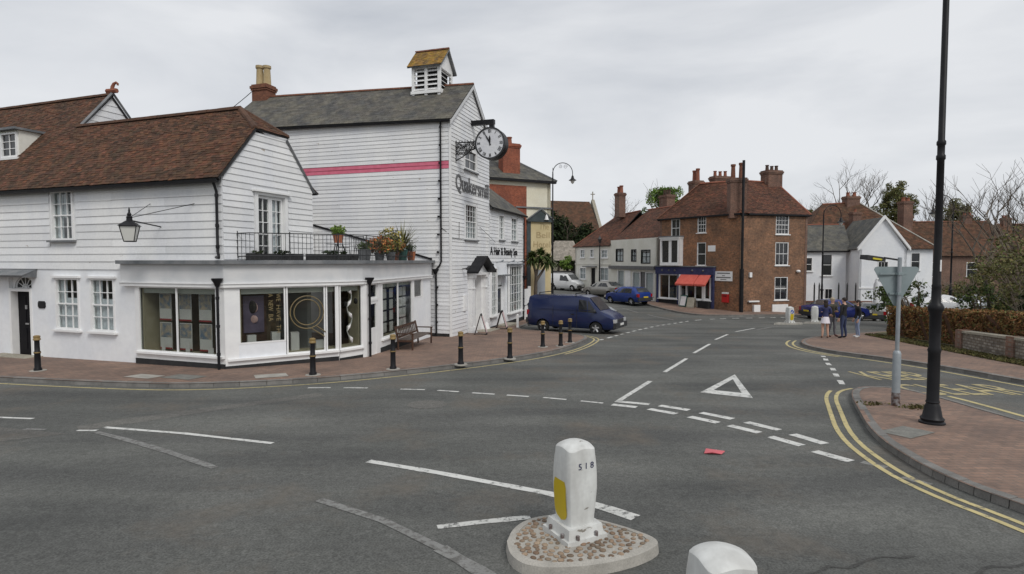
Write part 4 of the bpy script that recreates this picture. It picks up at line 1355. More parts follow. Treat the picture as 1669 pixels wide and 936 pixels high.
# rainwater pipes with hoppers
def hopper_pipe(pts, hop, name='downpipe', parent=shop):
    mb = MB()
    mb.tube(pts, .04, 8)
    h = Vector(hop)
    mb.lathe([(.05, h.z - .22), (.1, h.z - .1), (.15, h.z - .03), (.15, h.z + .02), (.09, h.z + .02)], (h.x, h.y, 0), 10)
    z = pts[-1].z + .5
    while z < pts[0].z - .3:
        q = pts[-1].lerp(pts[0], (z - pts[-1].z) / (pts[0].z - pts[-1].z)); mb.tube([q, q + Vector((0, 0, .08))], .055, 8); z += .8
    return mb.build(name, 'black_paint', parent, smooth=50)
q = F1.P(L1_ - .08, .16, 0); hopper_pipe([Vector((q.x, q.y, 2.0)), Vector((q.x, q.y, -.6))], (q.x, q.y, 2.08))
q = F4.P(.04, .12, 0); hopper_pipe([Vector((q.x, q.y, 2.0)), Vector((q.x, q.y, -.68))], (q.x, q.y, 2.02))
# iron railing of the roof terrace
RP = [(-8.05, 16.95), (-7.7, 16.98), (-5.75, 18.35), (-5.3, 18.85), (-5.05, 19.5), (-4.25, 24.7)]
rl = MB()
for z in (3.40, 2.72): rl.tube([Vector((x, y, z + .06 * min(1, i / 4))) for i, (x, y) in enumerate(RP)], .016, 5)
rail = rl.build('railing', 'iron', shop)
bal = MB().tube([Vector((0, 0, 0)), Vector((0, 0, .80))], .008, 4).build('baluster', 'iron', None)
bdata = bal.data; bpy.data.objects.remove(bal)
post = MB().tube([Vector((0, 0, 0)), Vector((0, 0, .86))], .018, 6).build('railing_post', 'iron', None)
pdata = post.data; bpy.data.objects.remove(post)
RS = resample(RP, .125)
base = wloc(rail)
for i, p in enumerate(RS):
    o = bpy.data.objects.new('railing_post' if i % 12 == 0 else 'baluster', pdata if i % 12 == 0 else bdata)
    COL.objects.link(o); o.parent = rail; o.location = Vector((p.x, p.y, 2.61)) - base

# ================================================================ the tall weatherboarded mill
MS = Fr((-2.78, 26.11), (.954, -.3))
MF = Fr((-2.78, 26.11), (.3, .954))
mill = empty('weatherboarded_mill', MF.P(2.5, -4, -1.0), 'tall white weatherboarded mill with slate roof, louvred cupola, pink stripe and projecting clock', 'building')
def eav(s): return 8.95 + .028 * abs(s)
AP = 11.1
OPM = [(1.72, 3.28, 3.62, 5.38), (1.66, 3.3, 6.98, 8.0), (2.55, 3.85, -1.5, 2.05)]
wall(MS, -12.4, 0, -1.4, 8.95, [], 'white_board', mill, th=.2)
wall(MF, 0.2, 5.14, -1.5, 8.95, OPM, 'white_board', mill, th=.2)
MB().prism([MF.P(0, 0, 8.95), MF.P(5.14, 0, 8.95), MF.P(2.57, 0, AP)], Vector((*MF.n, 0)) * -.2).build('wall', 'white_board', mill)
wall(Fr(tuple(MF.P(5.14, 0, 0).xy), (-.954, .3)), 0, 12.4, -1.4, 8.95, [], 'white_board', mill, th=.2)
wall(Fr(tuple(MS.P(-12.4, 0, 0).xy), (.3, .954)), 0, 5.14, -1.4, 9.3, [], 'white_board', mill, th=.2)
boards(MS, lambda z: -12.4 if z > 2.35 else -1.35, lambda z: -.05, -.72, 8.88, .182, [], mill, pick=lambda z: 'pink_board' if 6.66 < z < 6.95 else 'white_board', joints=(-5.73, -8.9, -3.1))
MB().prism([MS.P(-12.4, 0.01, 8.88), MS.P(0, 0.01, 8.9), MS.P(-12.4, .01, 9.32)], Vector((*MS.n, 0)) * .02).build('soffit_board', 'white_board', mill)
gr = (AP - 8.95) / 2.57
boards(MF, lambda z: .05 + max(0, (z - 8.95) / gr), lambda z: 5.14 - max(0, (z - 8.95) / gr), -.9, AP - .06, .182,
       [(1.62, 3.38, 3.5, 5.45), (1.56, 3.4, 6.9, 8.08), (1.95, 4.40, -1.5, 2.3)], mill)
mb = MB(); MS.box(mb, -1.4, .04, 0, .035, -1.3, -.72); MF.box(mb, 0.0, 2.0, 0, .035, -1.4, -.9); MF.box(mb, 4.4, 5.14, 0, .035, -1.4, -.9); mb.build('plinth', 'black_matt', mill)
mb = MB(); mb.box(MF.P(0, 0.005, 0) + Vector((0.0, 0, 4.0)), (.09, .09, 9.9), Matrix.Rotation(MS.ang(), 3, 'Z')); mb.build('corner_board', 'white_paint', mill)
mz0, mz1 = 8.9, 9.3
rgz0, rgz1 = AP + .08, AP + .5
rqm = [(MS.P(-12.7, .2, mz1 - .05), MS.P(.15, .2, mz0), MS.P(.15, -2.57, rgz0), MS.P(-12.7, -2.57, rgz1)),
       (MS.P(.15, -5.34, mz0), MS.P(-12.7, -5.34, mz1), MS.P(-12.7, -2.57, rgz1), MS.P(.15, -2.57, rgz0))]
mrf = deck(rqm, mill)
tiles([rqm[0], rqm[1]], .26, .19, 'slate', mrf, th=.009, dark=.72, warm=.06, jit=.004)
ridge(MS.P(-12.7, -2.57, rgz1 + .03), MS.P(.15, -2.57, rgz0 + .03), mrf, 'old_brick', r=.1)
bb = MB()
e0, e1, tp = MF.P(-.2, .1, mz0 - .04), MF.P(5.34, .1, mz0 - .04), MF.P(2.57, .1, rgz0 - .03)
for a in (e0, e1):
    d = (tp - a)
    bb.prism([a, a + Vector((0, 0, -.2)), tp + Vector((0, 0, -.2)), tp], Vector((*MF.n, 0)) * .05)
bb.build('barge_board', 'grey_white', mill)
gt = MB()
gt.prism([MS.P(-12.6, .1 + a, mz1 - .12 + b) for a, b in prf], MS.P(.1, .1, mz0 - .05) - MS.P(-12.6, .1, mz1 - .12)); gt.build('gutter', 'black_paint', mill)
hopper_pipe([MS.P(-.42, .1, 8.85), MS.P(-.42, .09, 2.55), MS.P(-.5, .09, 2.38), MS.P(-.68, .09, 2.2), MS.P(-.68, .09, -.75)], MS.P(-.7, .1, 2.2), parent=mill)
fb = MB(); fb.hexa([MS.P(-7.6, .07, 4.38), MS.P(-.9, .07, 2.62), MS.P(-.9, .03, 2.62), MS.P(-7.6, .03, 4.38), MS.P(-7.6, .07, 4.47), MS.P(-.9, .07, 2.71), MS.P(-.9, .03, 2.71), MS.P(-7.6, .03, 4.47)]); fb.build('flashing', 'black_paint', mill)
# cupola
cc = Vector((-3.96, 29.17, 0)); CF = Fr((cc.x, cc.y), MS.d)
cu = MB()
CB, CT, HW = 10.3, 11.95, .76
for a in (-HW + .07, 0, HW - .07):
    for o in (-HW + .07, HW - .07):
        CF.box(cu, a - .07, a + .07, o - .07, o + .07, CB, CT)
CF.box(cu, -HW, HW, -HW, HW, CT, CT + .14); CF.box(cu, -HW, HW, -HW + .15, HW - .15, CB, 10.95)
CF.box(cu, -HW - .04, HW + .04, HW - .02, HW + .05, 10.72, 10.86)
CF.box(cu, HW - .02, HW + .04, -HW, HW, 10.7, 10.82)
cu.prism([CF.P(HW, -HW, CT + .14), CF.P(HW, HW, CT + .14), CF.P(HW, 0, 12.92)], Vector((*CF.d, 0)) * -.1)
cu.prism([CF.P(-HW + .1, -HW, CT + .14), CF.P(-HW + .1, HW, CT + .14), CF.P(-HW + .1, 0, 12.92)], Vector((*CF.d, 0)) * -.1)
cuo = cu.build('cupola', 'white_paint', mill)
dk = MB(); CF.box(dk, -HW + .2, HW - .2, -HW + .2, HW - .2, CB, CT); dk.build('cupola_core', 'black_matt', cuo)
for i in range(5):
    z = 10.9 + i * .215
    for a0, a1 in ((-HW + .14, -.07), (.07, HW - .14)):
        sl_ = MB(); sl_.hexa([CF.P(a0, HW + .0, z), CF.P(a1, HW + .0, z), CF.P(a1, HW - .02, z), CF.P(a0, HW - .02, z), CF.P(a0, HW - .14, z + .13), CF.P(a1, HW - .14, z + .13), CF.P(a1, HW - .16, z + .13), CF.P(a0, HW - .16, z + .13)]); sl_.build('louvre', 'white_paint', cuo)
        sl_ = MB(); sl_.hexa([CF.P(HW, a0, z), CF.P(HW, a1, z), CF.P(HW - .02, a1, z), CF.P(HW - .02, a0, z), CF.P(HW - .14, a0, z + .13), CF.P(HW - .14, a1, z + .13), CF.P(HW - .16, a1, z + .13), CF.P(HW - .16, a0, z + .13)]); sl_.build('louvre', 'white_paint', cuo)
cq = [(CF.P(-HW - .15, HW + .2, 12.0), CF.P(HW + .15, HW + .2, 12.0), CF.P(HW + .15, 0, 13.0), CF.P(-HW - .15, 0, 13.0)),
      (CF.P(HW + .15, -HW - .2, 12.0), CF.P(-HW - .15, -HW - .2, 12.0), CF.P(-HW - .15, 0, 13.0), CF.P(HW + .15, 0, 13.0))]
deck(cq, mill, 'lead', name='cupola_roof')
tiles(cq, .17, .1, 'lichen_tile', cuo, dark=.6, warm=.2)
ridge(CF.P(-HW - .15, 0, 13.05), CF.P(HW + .15, 0, 13.05), cuo, 'old_brick', r=.09, ln=.25)
chimney(*MS.P(-12.25, -2.6, 0).xy, 10.6, 12.15, .95, .75, MS.ang(), 2, mill, potm='buff_clay', poth=1.05, potr=.21, m='old_brick')
# front: windows, door case, lettering, hoist beam
window(MF, 1.72, 3.28, 3.62, 5.38, mill, 4, 6, fw=.09, sill='lead', curtain=[(0, 1, 0, .5)])
window(MF, 1.66, 3.3, 6.98, 8.0, mill, 2, 2, fw=.09, sill='lead', glass='glass_dark')
mdoor = MB(); MF.box(mdoor, 2.6, 3.8, -.3, -.24, -1.1, 1.6); MF.box(mdoor, 2.75, 3.1, -.24, -.22, -.2, 1.3); MF.box(mdoor, 3.3, 3.65, -.24, -.22, -.2, 1.3); mdoor.build('door', 'grey_white', mill)
dc = MB()
for a in (2.12, 3.98):
    MF.box(dc, a, a + .34, 0, .22, -.7, 1.75); MF.box(dc, a - .05, a + .39, 0, .3, 1.75, 1.88); MF.box(dc, a - .02, a + .36, 0, .26, 1.2, 1.26)
    dc.lathe([(.24, -1.2), (.26, -1.05), (.26, -.9), (.2, -.75), (.19, -.65)], MF.P(a + .17, .14, 0), 12)
MF.box(dc, 2.05, 4.45, 0, .3, 1.88, 2.0)
dc.prism([MF.P(2.0, 0, 2.0), MF.P(4.5, 0, 2.0), MF.P(3.25, 0, 2.72)], Vector((*MF.n, 0)) * .14)
MF.box(dc, 2.46, 2.6, -.3, .05, -1.1, 2.0); MF.box(dc, 3.8, 3.98, -.3, .05, -1.1, 2.0)
MF.box(dc, 2.6, 3.8, -.3, -.2, 1.6, 2.0)
dc.build('door_case', 'white_paint', mill, smooth=35)
mb = MB()
for a in (1.9, 4.6):
    mb.prism([MF.P(a, 0, 1.98), MF.P(3.25, 0, 2.76), MF.P(3.25, 0, 2.84), MF.P(a, 0, 2.07)], Vector((*MF.n, 0)) * .62)
mb.build('door_hood', 'black_paint', mill)
mb = MB(); MF.box(mb, 1.9, 4.6, 0, .8, -1.4, -.96); mb.build('doorstep', 'stone', mill)
mb = MB(); MF.box(mb, 1.42, 1.72, 0, .1, .2, .95); mb.build('meter_box', 'white_paint', mill)
text_mesh('Quakersmill', None or MF, .55, 4.98, 5.72, 6.62, .035, 'sign_grey', mill, ext=.02, bold=.012)
bm_ = MB(); MF.box(bm_, 2.50, 2.74, -.3, 1.2, 9.2, 9.42); bm_.build('hoist_beam', 'black_paint', mill)
for s, z in ((1.3, 2.2), (4.75, 2.3)):
    mb = MB(); mb.tube([MF.P(s, 0, z), MF.P(s, .3, z + .05)], .02, 5); mb.tube([MF.P(s - .07, .28, z), MF.P(s + .12, .34, z + .1)], .06, 8); mb.build('spotlight', 'iron', mill)
mb = MB(); mb.tube([MF.P(.1, .05, 3.62), MF.P(1.7, .05, 3.58), MF.P(1.71, .05, 3.55)], .012, 4); mb.tube([MF.P(.9, .05, 3.6), MF.P(.9, .06, 4.4)], .01, 4); mb.tube([MS.P(-.42, .05, 4.1), MF.P(0, .05, 3.7)], .01, 4); mb.tube([MF.P(3.6, .06, 4.3), MF.P(4.6, .2, 3.9), MF.P(5.9, .1, 3.6)], .012, 4); mb.build('cable', 'iron', mill)

# clock on its scrolled bracket: a thing hung on the mill
ck = empty('street_clock', MF.P(.6, 1.78, 7.1), 'round black drum clock with roman numerals on ornate iron bracket', 'clock')
C0 = MF.P(.6, 1.78, 7.82)
KF = Fr((C0.x, C0.y), (.954, -.3))          # dial plane: faces back down the street
rot = Matrix((( KF.d[0], -KF.n[0], 0), (KF.d[1], -KF.n[1], 0), (0, 0, 1)))
def dsk(r0, r1, o, z, n=40, th=.01):
    mb = MB(); vs = []
    for k in range(n):
        a = 2 * math.pi * k / n
        for r, oo in ((r0, o), (r1, o), (r1, o - th), (r0, o - th)):
            vs.append(KF.P(r * math.cos(a), oo, z + r * math.sin(a)))
    fs = []
    for k in range(n):
        q = (k + 1) % n
        for c in range(4): fs.append((k * 4 + c, q * 4 + c, q * 4 + (c + 1) % 4, k * 4 + (c + 1) % 4))
    return mb.add(vs, fs)
dsk(.02, .70, .26, C0.z, th=.52).build('drum', 'black_paint', ck, smooth=40)
dsk(.64, .71, .30, C0.z, th=.06).build('bezel', 'iron', ck, smooth=40)
dsk(.001, .645, .272, C0.z).build('dial', 'clock_face', ck)
nm = ['XII', 'I', 'II', 'III', 'IIII', 'V', 'VI', 'VII', 'VIII', 'IX', 'X', 'XI']
nb = MB()
for h, t in enumerate(nm):
    a = math.pi / 2 - h * math.pi / 6
    c = Vector((.53 * math.cos(a), .53 * math.sin(a)))
    w = len(t)
    for k, ch in enumerate(t):
        x = (k - (w - 1) / 2) * .05
        segs = {'I': [((0, -.07), (0, .07))], 'V': [((-.02, .07), (0, -.07)), ((.02, .07), (0, -.07))], 'X': [((-.025, .07), (.025, -.07)), ((.025, .07), (-.025, -.07))]}[ch]
        for p, q in segs:
            def tr(u):
                u = Vector((u[0] + x, u[1])); ca, sa = math.cos(a - math.pi / 2), math.sin(a - math.pi / 2)
                return KF.P(c.x + u.x * ca - u.y * sa, .28, C0.z + c.y + u.x * sa + u.y * ca)
            nb.tube([tr(p), tr(q)], .011, 4)
nb.build('numerals', 'black_paint', ck)
hd = MB()
for ang, ln, w in ((90 + 29.0, .50, .03), (90 + 2.0, .34, .045)):
    a = R(ang); u = Vector((math.cos(a), math.sin(a))); v = Vector((-u.y, u.x))
    P2 = lambda p: KF.P(p.x, .285, C0.z + p.y)
    hd.prism([P2(-u * .1 + v * w * .4), P2(u * ln * .6 + v * w), P2(u * ln), P2(u * ln * .6 - v * w), P2(-u * .1 - v * w * .4)], Vector((*KF.n, 0)) * .012)
hd.build('hands', 'black_paint', ck)
mb = MB(); mb.box(C0 + Vector((0, 0, .78)), (.2, .2, .16), rot); mb.box(C0 + Vector((0, 0, .71)), (.28, .28, .06), rot); mb.build('drum_cap', 'black_paint', ck)
br = MB()
BF = lambda o, z: MF.P(.6, o, z)
br.tube([BF(0, 7.98), BF(1.2, 7.98)], .03, 5); br.tube([BF(0.02, 7.1), BF(.02, 8.08)], .04, 5)
br.tube([BF(0, 7.15), BF(.4, 7.35), BF(.8, 7.62), BF(1.15, 7.75)], .028, 5)
br.tube([BF(0, 7.6), BF(1.15, 7.66)], .022, 5)
rd = random.Random(3)
for i in range(30):
    o, z = .06 + (i % 10) * .115, (7.86, 7.72, 7.5)[i // 10] + rd.uniform(-.03, .03)
    if i >= 20 and o > .8: continue
    r = rd.uniform(.07, .11)
    sp_ = [BF(o + r * (1 - t / 22) * math.cos(t * .62 + i), z + r * (1 - t / 22) * math.sin(t * .62 + i)) for t in range(19)]
    br.tube(sp_, .016, 4)
for i in range(9):
    br.tube([BF(.06 + i * .14, 7.98), BF(.06 + i * .14, 8.1)], [.022, .006], 4)
br.build('bracket', 'iron', ck)

# ================================================================ low salon next to the mill
sal = empty('hair_salon', MF.P(8.4, -2, -1.25), 'low white boarded salon with many-paned shop windows beside the tall mill', 'shop')
S0, S1 = 5.16, 11.7
OPS = [(6.79, 7.67, 3.78, 5.2), (9.08, 10.3, 3.78, 5.2), (5.3, 6.3, -.42, 2.2), (6.62, 7.9, -1.6, 1.7), (8.36, 11.03, -.52, 2.3)]
wall(MF, S0, S1, -1.7, 5.5, OPS, 'white_render', sal, th=.2)
boards(MF, lambda z: S0, lambda z: S1, 2.55, 5.48, .19, [(6.7, 7.76, 3.7, 5.3), (8.98, 10.4, 3.7, 5.3)], sal)
wall(Fr(tuple(MF.P(S1, 0, 0).xy), (-.954, .3)), 0, 5.5, -1.7, 5.5, [], 'white_render', sal, th=.2)
wall(Fr(tuple(MF.P(S1, -5.5, 0).xy), (-.3, -.954)), 0, 6.5, -1.7, 5.5, [], 'white_render', sal, th=.2)
sq = [(MF.P(S0, .22, 5.45), MF.P(S1 + .15, .22, 5.45), MF.P(8.6, -2.7, 8.0), MF.P(S0, -2.7, 8.0)),
      (MF.P(S1 + .15, .22, 5.45), MF.P(S1 + .15, -5.6, 5.45), MF.P(8.6, -2.71, 8.0), MF.P(8.6, -2.69, 8.0)),
      (MF.P(S1 + .15, -5.6, 5.45), MF.P(S0, -5.6, 5.45), MF.P(S0, -2.7, 8.0), MF.P(8.6, -2.7, 8.0))]
srf = deck(sq, sal)
tiles(sq[:2], .26, .19, 'slate', srf, th=.009, dark=.72, warm=.05, jit=.004)
gt = MB(); gt.prism([MF.P(S0, .14 + a, 5.42 + b) for a, b in prf], MF.P(S1 + .1, 0, 0) - MF.P(S0, 0, 0)); gt.build('gutter', 'black_paint', sal)
hopper_pipe([MF.P(S1 - .15, .1, 5.35), MF.P(S1 - .15, .08, -1.2)], MF.P(S1 - .15, .12, 1.6), parent=sal)
window(MF, 6.79, 7.67, 3.78, 5.2, sal, 2, 4, glass='glass', curtain=[(0, 1, 0, .9)], sill='lead')
window(MF, 9.08, 10.3, 3.78, 5.2, sal, 2, 4, glass='glass', curtain=[(0, 1, 0, .9)], sill='lead')
window(MF, 5.3, 6.3, -.42, 2.2, sal, 3, 6, mid=False, rec=.02, proud=.1)
window(MF, 8.36, 11.03, -.52, 2.3, sal, 5, 5, mid=False, rec=-.05, proud=.15)
mb = MB(); MF.box(mb, 6.62, 7.9, -.25, -.18, -1.4, 1.1); MF.box(mb, 6.62, 7.9, -.25, -.2, 1.2, 1.7); mb.build('door', 'white_paint', sal)
mb = MB(); MF.box(mb, 6.85, 7.65, -.18, -.165, -.4, 1.0); mb.build('door_glass', 'glass_dark', sal)
mb = MB(); MF.box(mb, 6.5, 8.0, 0, .4, 1.72, 1.8); MF.box(mb, 8.2, 11.2, .0, .24, 2.34, 2.42); mb.build('door_hood', 'lead', sal)
mb = MB(); MF.box(mb, 5.2, 6.5, 0, .035, -1.6, -1.0); MF.box(mb, 8.0, S1, 0, .035, -1.6, -1.0); mb.build('plinth', 'black_matt', sal)
mb = MB(); MF.box(mb, 6.4, 8.1, 0, .7, -1.6, -1.02); mb.build('doorstep', 'stone', sal)
text_mesh('A Hair & Beauty Spa', MF, 5.25, 10.25, 2.78, 3.36, .035, 'black_paint', sal, ext=.015, bold=.008)
for s in (6.4, 8.5, 10.4):
    mb = MB(); mb.tube([MF.P(s, 0, 2.5), MF.P(s, .35, 2.58)], .018, 4); mb.tube([MF.P(s - .1, .36, 2.56), MF.P(s + .1, .36, 2.62)], .05, 6); mb.build('spotlight', 'galvanised', sal)
mb = MB(); MF.box(mb, 5.3, 11.4, -2.2, -2.1, -1.6, 2.4); mb.build('partition', 'interior_light', sal)
# white side gate between salon and inn
wg = empty('white_gate', MF.P(12.1, .1, gz(.9, 38)), 'narrow white boarded side gate between salon and cream inn', 'gate')
for i in range(5):
    mb = MB(); MF.box(mb, 11.76 + i * .2, 11.94 + i * .2, 0.02, .06, -1.3, .75); mb.build('board', 'white_paint', wg)
mb = MB(); MF.box(mb, 12.78, 12.94, 0, .16, -1.3, .9); mb.build('gate_post', 'white_paint', wg)

# ================================================================ cream inn with red brick side
PB = Fr((2.93, 44.0), (.896, .443))
inn = empty('inn', PB.P(-2, -3, -1.2), 'cream and red brick inn with hipped slate roof and painted name panel', 'inn')
wall(PB, -9, 0, -2, 8.55, [], 'cream_pale', inn, th=.3)
PB2 = Fr(tuple(PB.P(0, 0, 0).xy), (-.443, .896))
wall(PB2, 0, 8, -2, 8.55, [], 'cream_pale', inn, th=.3)
wall(Fr(tuple(PB.P(-9, -8, 0).xy), (.896, .443)), 0, 9, -2, 8.55, [], 'cream_pale', inn, th=.3)
mb = MB(); PB.box(mb, -9, -2.08, 0, .04, -1.5, 8.1); mb.build('brick_panel', 'brick_red', inn)
mb = MB(); PB.box(mb, -1.72, .02, 0, .05, -1.6, 5.5); mb.build('painted_panel', 'cream_render', inn)
mb = MB(); PB.box(mb, -2.06, -1.74, 0, .07, -1.6, 5.5); mb.build('pilaster', 'teal_dark', inn)
pdm = MB()
pdm.prism([PB.P(-2.1, 0, 5.5), PB.P(.12, 0, 5.5), PB.P(.12, 0, 5.62), PB.P(-.95, 0, 6.4), PB.P(-2.1, 0, 5.62)], Vector((*PB.n, 0)) * .22)
pdm = pdm.build('pediment', 'teal_dark', inn)
mb = MB()
for a, b in ((-2.1, -.95), (.12, -.95)):
    mb.prism([PB.P(a, .2, 5.64), PB.P(b, .2, 6.42), PB.P(b, .2, 6.5), PB.P(a, .2, 5.72)], Vector((*PB.n, 0)) * .12)
mb.build('pediment_moulding', 'lead', pdm)
mb = MB(); c = PB.P(-.5, .26, 0); mb.lathe([(.19, 5.66), (.15, 5.72), (.11, 5.9), (.05, 6.02), (.02, 6.1)], (c.x, c.y, 0), 12); mb.build('bell_emblem', 'white_paint', pdm, smooth=40)
for t, z, a, b in (('The', 4.95, -1.0, -.2), ('Bell', 4.3, -1.25, -.12), ('Hotel', 3.6, -1.5, -.1)):
    text_mesh(t, PB, a, b, z, z + .45, .052, 'buff_clay', inn, ext=.01)
mb = MB(); PB.box(mb, -3.0, .1, .04, .12, 6.5, 6.6); mb.build('string_course', 'lead', inn)
mb = MB(); PB.box(mb, -1.4, -.5, .05, .08, -1.5, 1.9); mb.build('door', 'car_pale', inn)
ez, tz = 8.55, 11.2
pa, pb = PB.P(-2.6, -4.0, tz), PB.P(-6.0, -4.0, tz)
E_ = [PB.P(-9.3, .35, ez), PB.P(.35, .35, ez), PB.P(.35, -8.3, ez), PB.P(-9.3, -8.3, ez)]
iq = [(E_[0], E_[1], pa, pb), (E_[1], E_[2], pa + Vector((.005, .005, 0)), pa), (E_[2], E_[3], pb, pa), (E_[3], E_[0], pb, pb + Vector((.005, .005, 0)))]
irf = deck(iq, inn)
tiles(iq[:2], .3, .22, 'slate', irf, th=.009, dark=.75, jit=.004)
mb = MB(); PB.box(mb, -9.2, .3, .1, .36, ez - .16, ez - .02); mb.build('gutter', 'black_paint', inn)
mb = MB(); mb.tube([E_[1] + Vector((0, 0, .05)), pa + Vector((0, 0, .05))], .06, 5); mb.build('hip_flashing', 'lead', irf)
chimney(-.2, 43.4, 8.7, 11.2, 1.4, .8, PB.ang(), 1, inn, m='brick_red', potm='red_clay', poth=.55, potr=.2)
# ================================================================ brick corner house
BL = Fr((16.55, 42.0), (.572, -.82))
BR = Fr((16.55, 42.0), (.962, .272))
bh = empty('brick_corner_house', (17.5, 45, -1.4), 'three storey brown brick corner house with tiled hipped roof and tall black pipe', 'house')
OL = [(-6.28, -5.39, 4.5, 5.95), (-3.71, -2.92, 4.75, 6.02), (-3.73, -2.9, 2.22, 4.0), (-7.2, -2.25, -1.4, 1.45)]
wall(BL, -7.45, -.0, -2.2, 6.1, OL, 'brick_left', bh, th=.22)
ORR = [(3.1, 4.28, 4.55, 5.95), (3.1, 4.28, 2.25, 3.96), (3.1, 4.28, -.34, 1.38)]
wall(BR, .22, 5.95, -2.6, 6.1, ORR, 'brick_right', bh, th=.22)
A_, B_, C_ = BL.P(-7.45, 0, 6.1), BL.P(0, 0, 6.1), BR.P(5.95, 0, 6.1)
D_ = Vector((18.6, 52.0, 6.1))
wall(Fr(C_.xy[:], (D_.x - C_.x, D_.y - C_.y)), 0, (D_ - C_).length, -2.6, 6.1, [], 'terrace_brick', bh)
wall(Fr(D_.xy[:], (A_.x - D_.x, A_.y - D_.y)), 0, (A_ - D_).length, -2.6, 6.1, [], 'terrace_brick', bh)
R1, R2 = Vector((15.35, 47.4, 8.85)), Vector((21.4, 47.0, 8.85))
RM = Vector((18.2, 46.3, 8.95))
def ovh(p, k=1.04):
    c = Vector((18.0, 46.8, 6.1)); q = c + (p - c) * k; q.z = 6.02; return q
a, b, c, d = ovh(A_), ovh(B_), ovh(C_), ovh(D_)
bq = [(a, b, RM, R1), (b, c, R2, RM), (c, d, R2 + Vector((0, .01, 0)), R2), (d, a, R1, R2)]
bro = deck(bq[1:], bh, drop=.12)
tiles(bq[:3], .2, .13, 'red_tile', bro, dark=.45, warm=.3)
ridge(R1 + Vector((0, 0, .05)), RM + Vector((0, 0, .05)), bro); ridge(RM + Vector((0, 0, .05)), R2 + Vector((0, 0, .05)), bro)
ridge(b + Vector((0, 0, .06)), RM + Vector((0, 0, .05)), bro, 'old_brick', .09); ridge(c + Vector((0, 0, .06)), R2 + Vector((0, 0, .05)), bro, 'red_clay', .09); ridge(a + Vector((0, 0, .06)), R1 + Vector((0, 0, .05)), bro, 'old_brick', .08)
mb = MB(); BL.box(mb, -7.6, .1, .02, .22, 5.92, 6.04); BR.box(mb, .6, 6.1, .02, .22, 5.92, 6.04); mb.build('gutter', 'black_paint', bh)
W = dict(glass='glass_dark', rec=.1, proud=-.02)
window(BL, -6.28, -5.39, 4.5, 5.95, bh, 2, 2, **W); window(BL, -3.71, -2.92, 4.75, 6.0, bh, 3, 4, **W); window(BL, -3.73, -2.9, 2.22, 4.0, bh, 1, 2, curtain=None, **W)
window(BR, 3.1, 4.28, 4.55, 5.95, bh, 4, 4, **W); window(BR, 3.1, 4.28, 2.25, 3.96, bh, 3, 2, **W); window(BR, 3.1, 4.28, -.34, 1.38, bh, 2, 2, **W)
# oriel on the first floor
by = MB(); BL.box(by, -6.95, -5.05, 0, .55, 2.2, 2.32); BL.box(by, -7.0, -5.0, 0, .6, 4.36, 4.5); by.build('bay_slab', 'white_paint', bh)
window(BL, -6.95, -5.05, 2.32, 4.36, bh, 2, 1, fw=.14, bar=.28, rec=-.4, proud=.53, sill=False, glass='glass_dark', mid=False, name='bay_window')
mb = MB(); BL.box(mb, -7.05, -4.95, 0, .65, 4.5, 4.58); mb.build('bay_roof', 'lead', bh)
for s in (-6.95, -5.15):
    mb = MB(); BL.box(mb, s, s + .1, 0, .45, 2.32, 4.36); mb.build('bay_side', 'white_paint', bh)
# shop front
mb = MB(); BL.box(mb, -7.62, -2.0, 0, .3, 1.5, 2.1); fa = mb.build('fascia', 'cloth_navy', bh)
mb = MB(); BL.box(mb, -7.66, -1.95, 0, .36, 2.1, 2.18); mb.build('fascia_moulding', 'lead', bh)
for s in (-7.6, -5.42, -2.25):
    mb = MB(); BL.box(mb, s, s + .18, -.02, .2, -1.5, 1.5); mb.build('pilaster', 'cloth_navy', bh)
mb = MB(); BL.box(mb, -5.2, -5.02, .1, .3, -1.5, 1.5); mb.build('pilaster', 'white_paint', bh)
window(BL, -7.4, -5.42, -.5, 1.5, bh, 2, 1, fw=.09, bar=.07, rec=.02, proud=.12, glass='glass_shop', mid=False, name='shop_window')
mb = MB(); BL.box(mb, -7.4, -5.4, -.04, .06, -1.5, -.5); mb.build('stall_riser', 'black_matt', bh)
window(BL, -4.62, -3.0, -.45, 1.3, bh, 2, 1, fw=.1, bar=.12, rec=.0, proud=.16, glass='glass_shop', mid=False, name='shop_window')
window(BL, -3.0, -2.28, -.45, 1.3, bh, 1, 1, fw=.14, rec=.0, proud=.16, glass='glass_shop', mid=False, name='shop_window')
mb = MB(); BL.box(mb, -4.95, -2.28, -.04, .04, -1.6, -.45); mb.build('stall_riser', 'grey_white', bh)
mb = MB(); BL.box(mb, -3.2, -2.28, .04, .5, -1.6, -.5); mb.build('side_crate', 'cloth_black', bh)
mb = MB(); BL.box(mb, -2.8, -2.42, -.2, -.18, -.1, .95); mb.build('poster', 'poster_red', bh)
for s0_, s1_ in ((-5.0, -3.3), (-3.22, -2.2)):
    mb = MB(); mb.prism([BL.P(s0_, .3, 1.5), BL.P(s0_, .3, 1.42), BL.P(s0_, 1.0, .66), BL.P(s0_, 1.02, .8)], Vector((*BL.d, 0)) * (s1_ - s0_)); mb.build('awning', 'awning', bh)
mb = MB(); BL.box(mb, -7.2, -2.3, -1.6, -1.5, -1.5, 1.5); mb.build('display_back', 'interior', bh)
for s in (-6.9, -6.2, -5.9): 
    mb = MB(); BL.box(mb, s, s + .5, -.9, -.6, -.45, .2 + .2 * random.random()); mb.build('display_block', 'poster_blue', bh)
for i, t in enumerate((-6.9, -6.2, -5.6, -3.9, -2.9)):
    mb = MB(); mb.sphere(BL.P(t, .3, 1.82), (.09, .09, .09), 8, 6); mb.build('fascia_lamp', 'sign_grey', bh)
mb = MB(); BL.box(mb, -2.7, -2.05, 0, .03, 3.3, 3.75); mb.build('wall_plaque', 'white_paint', bh)
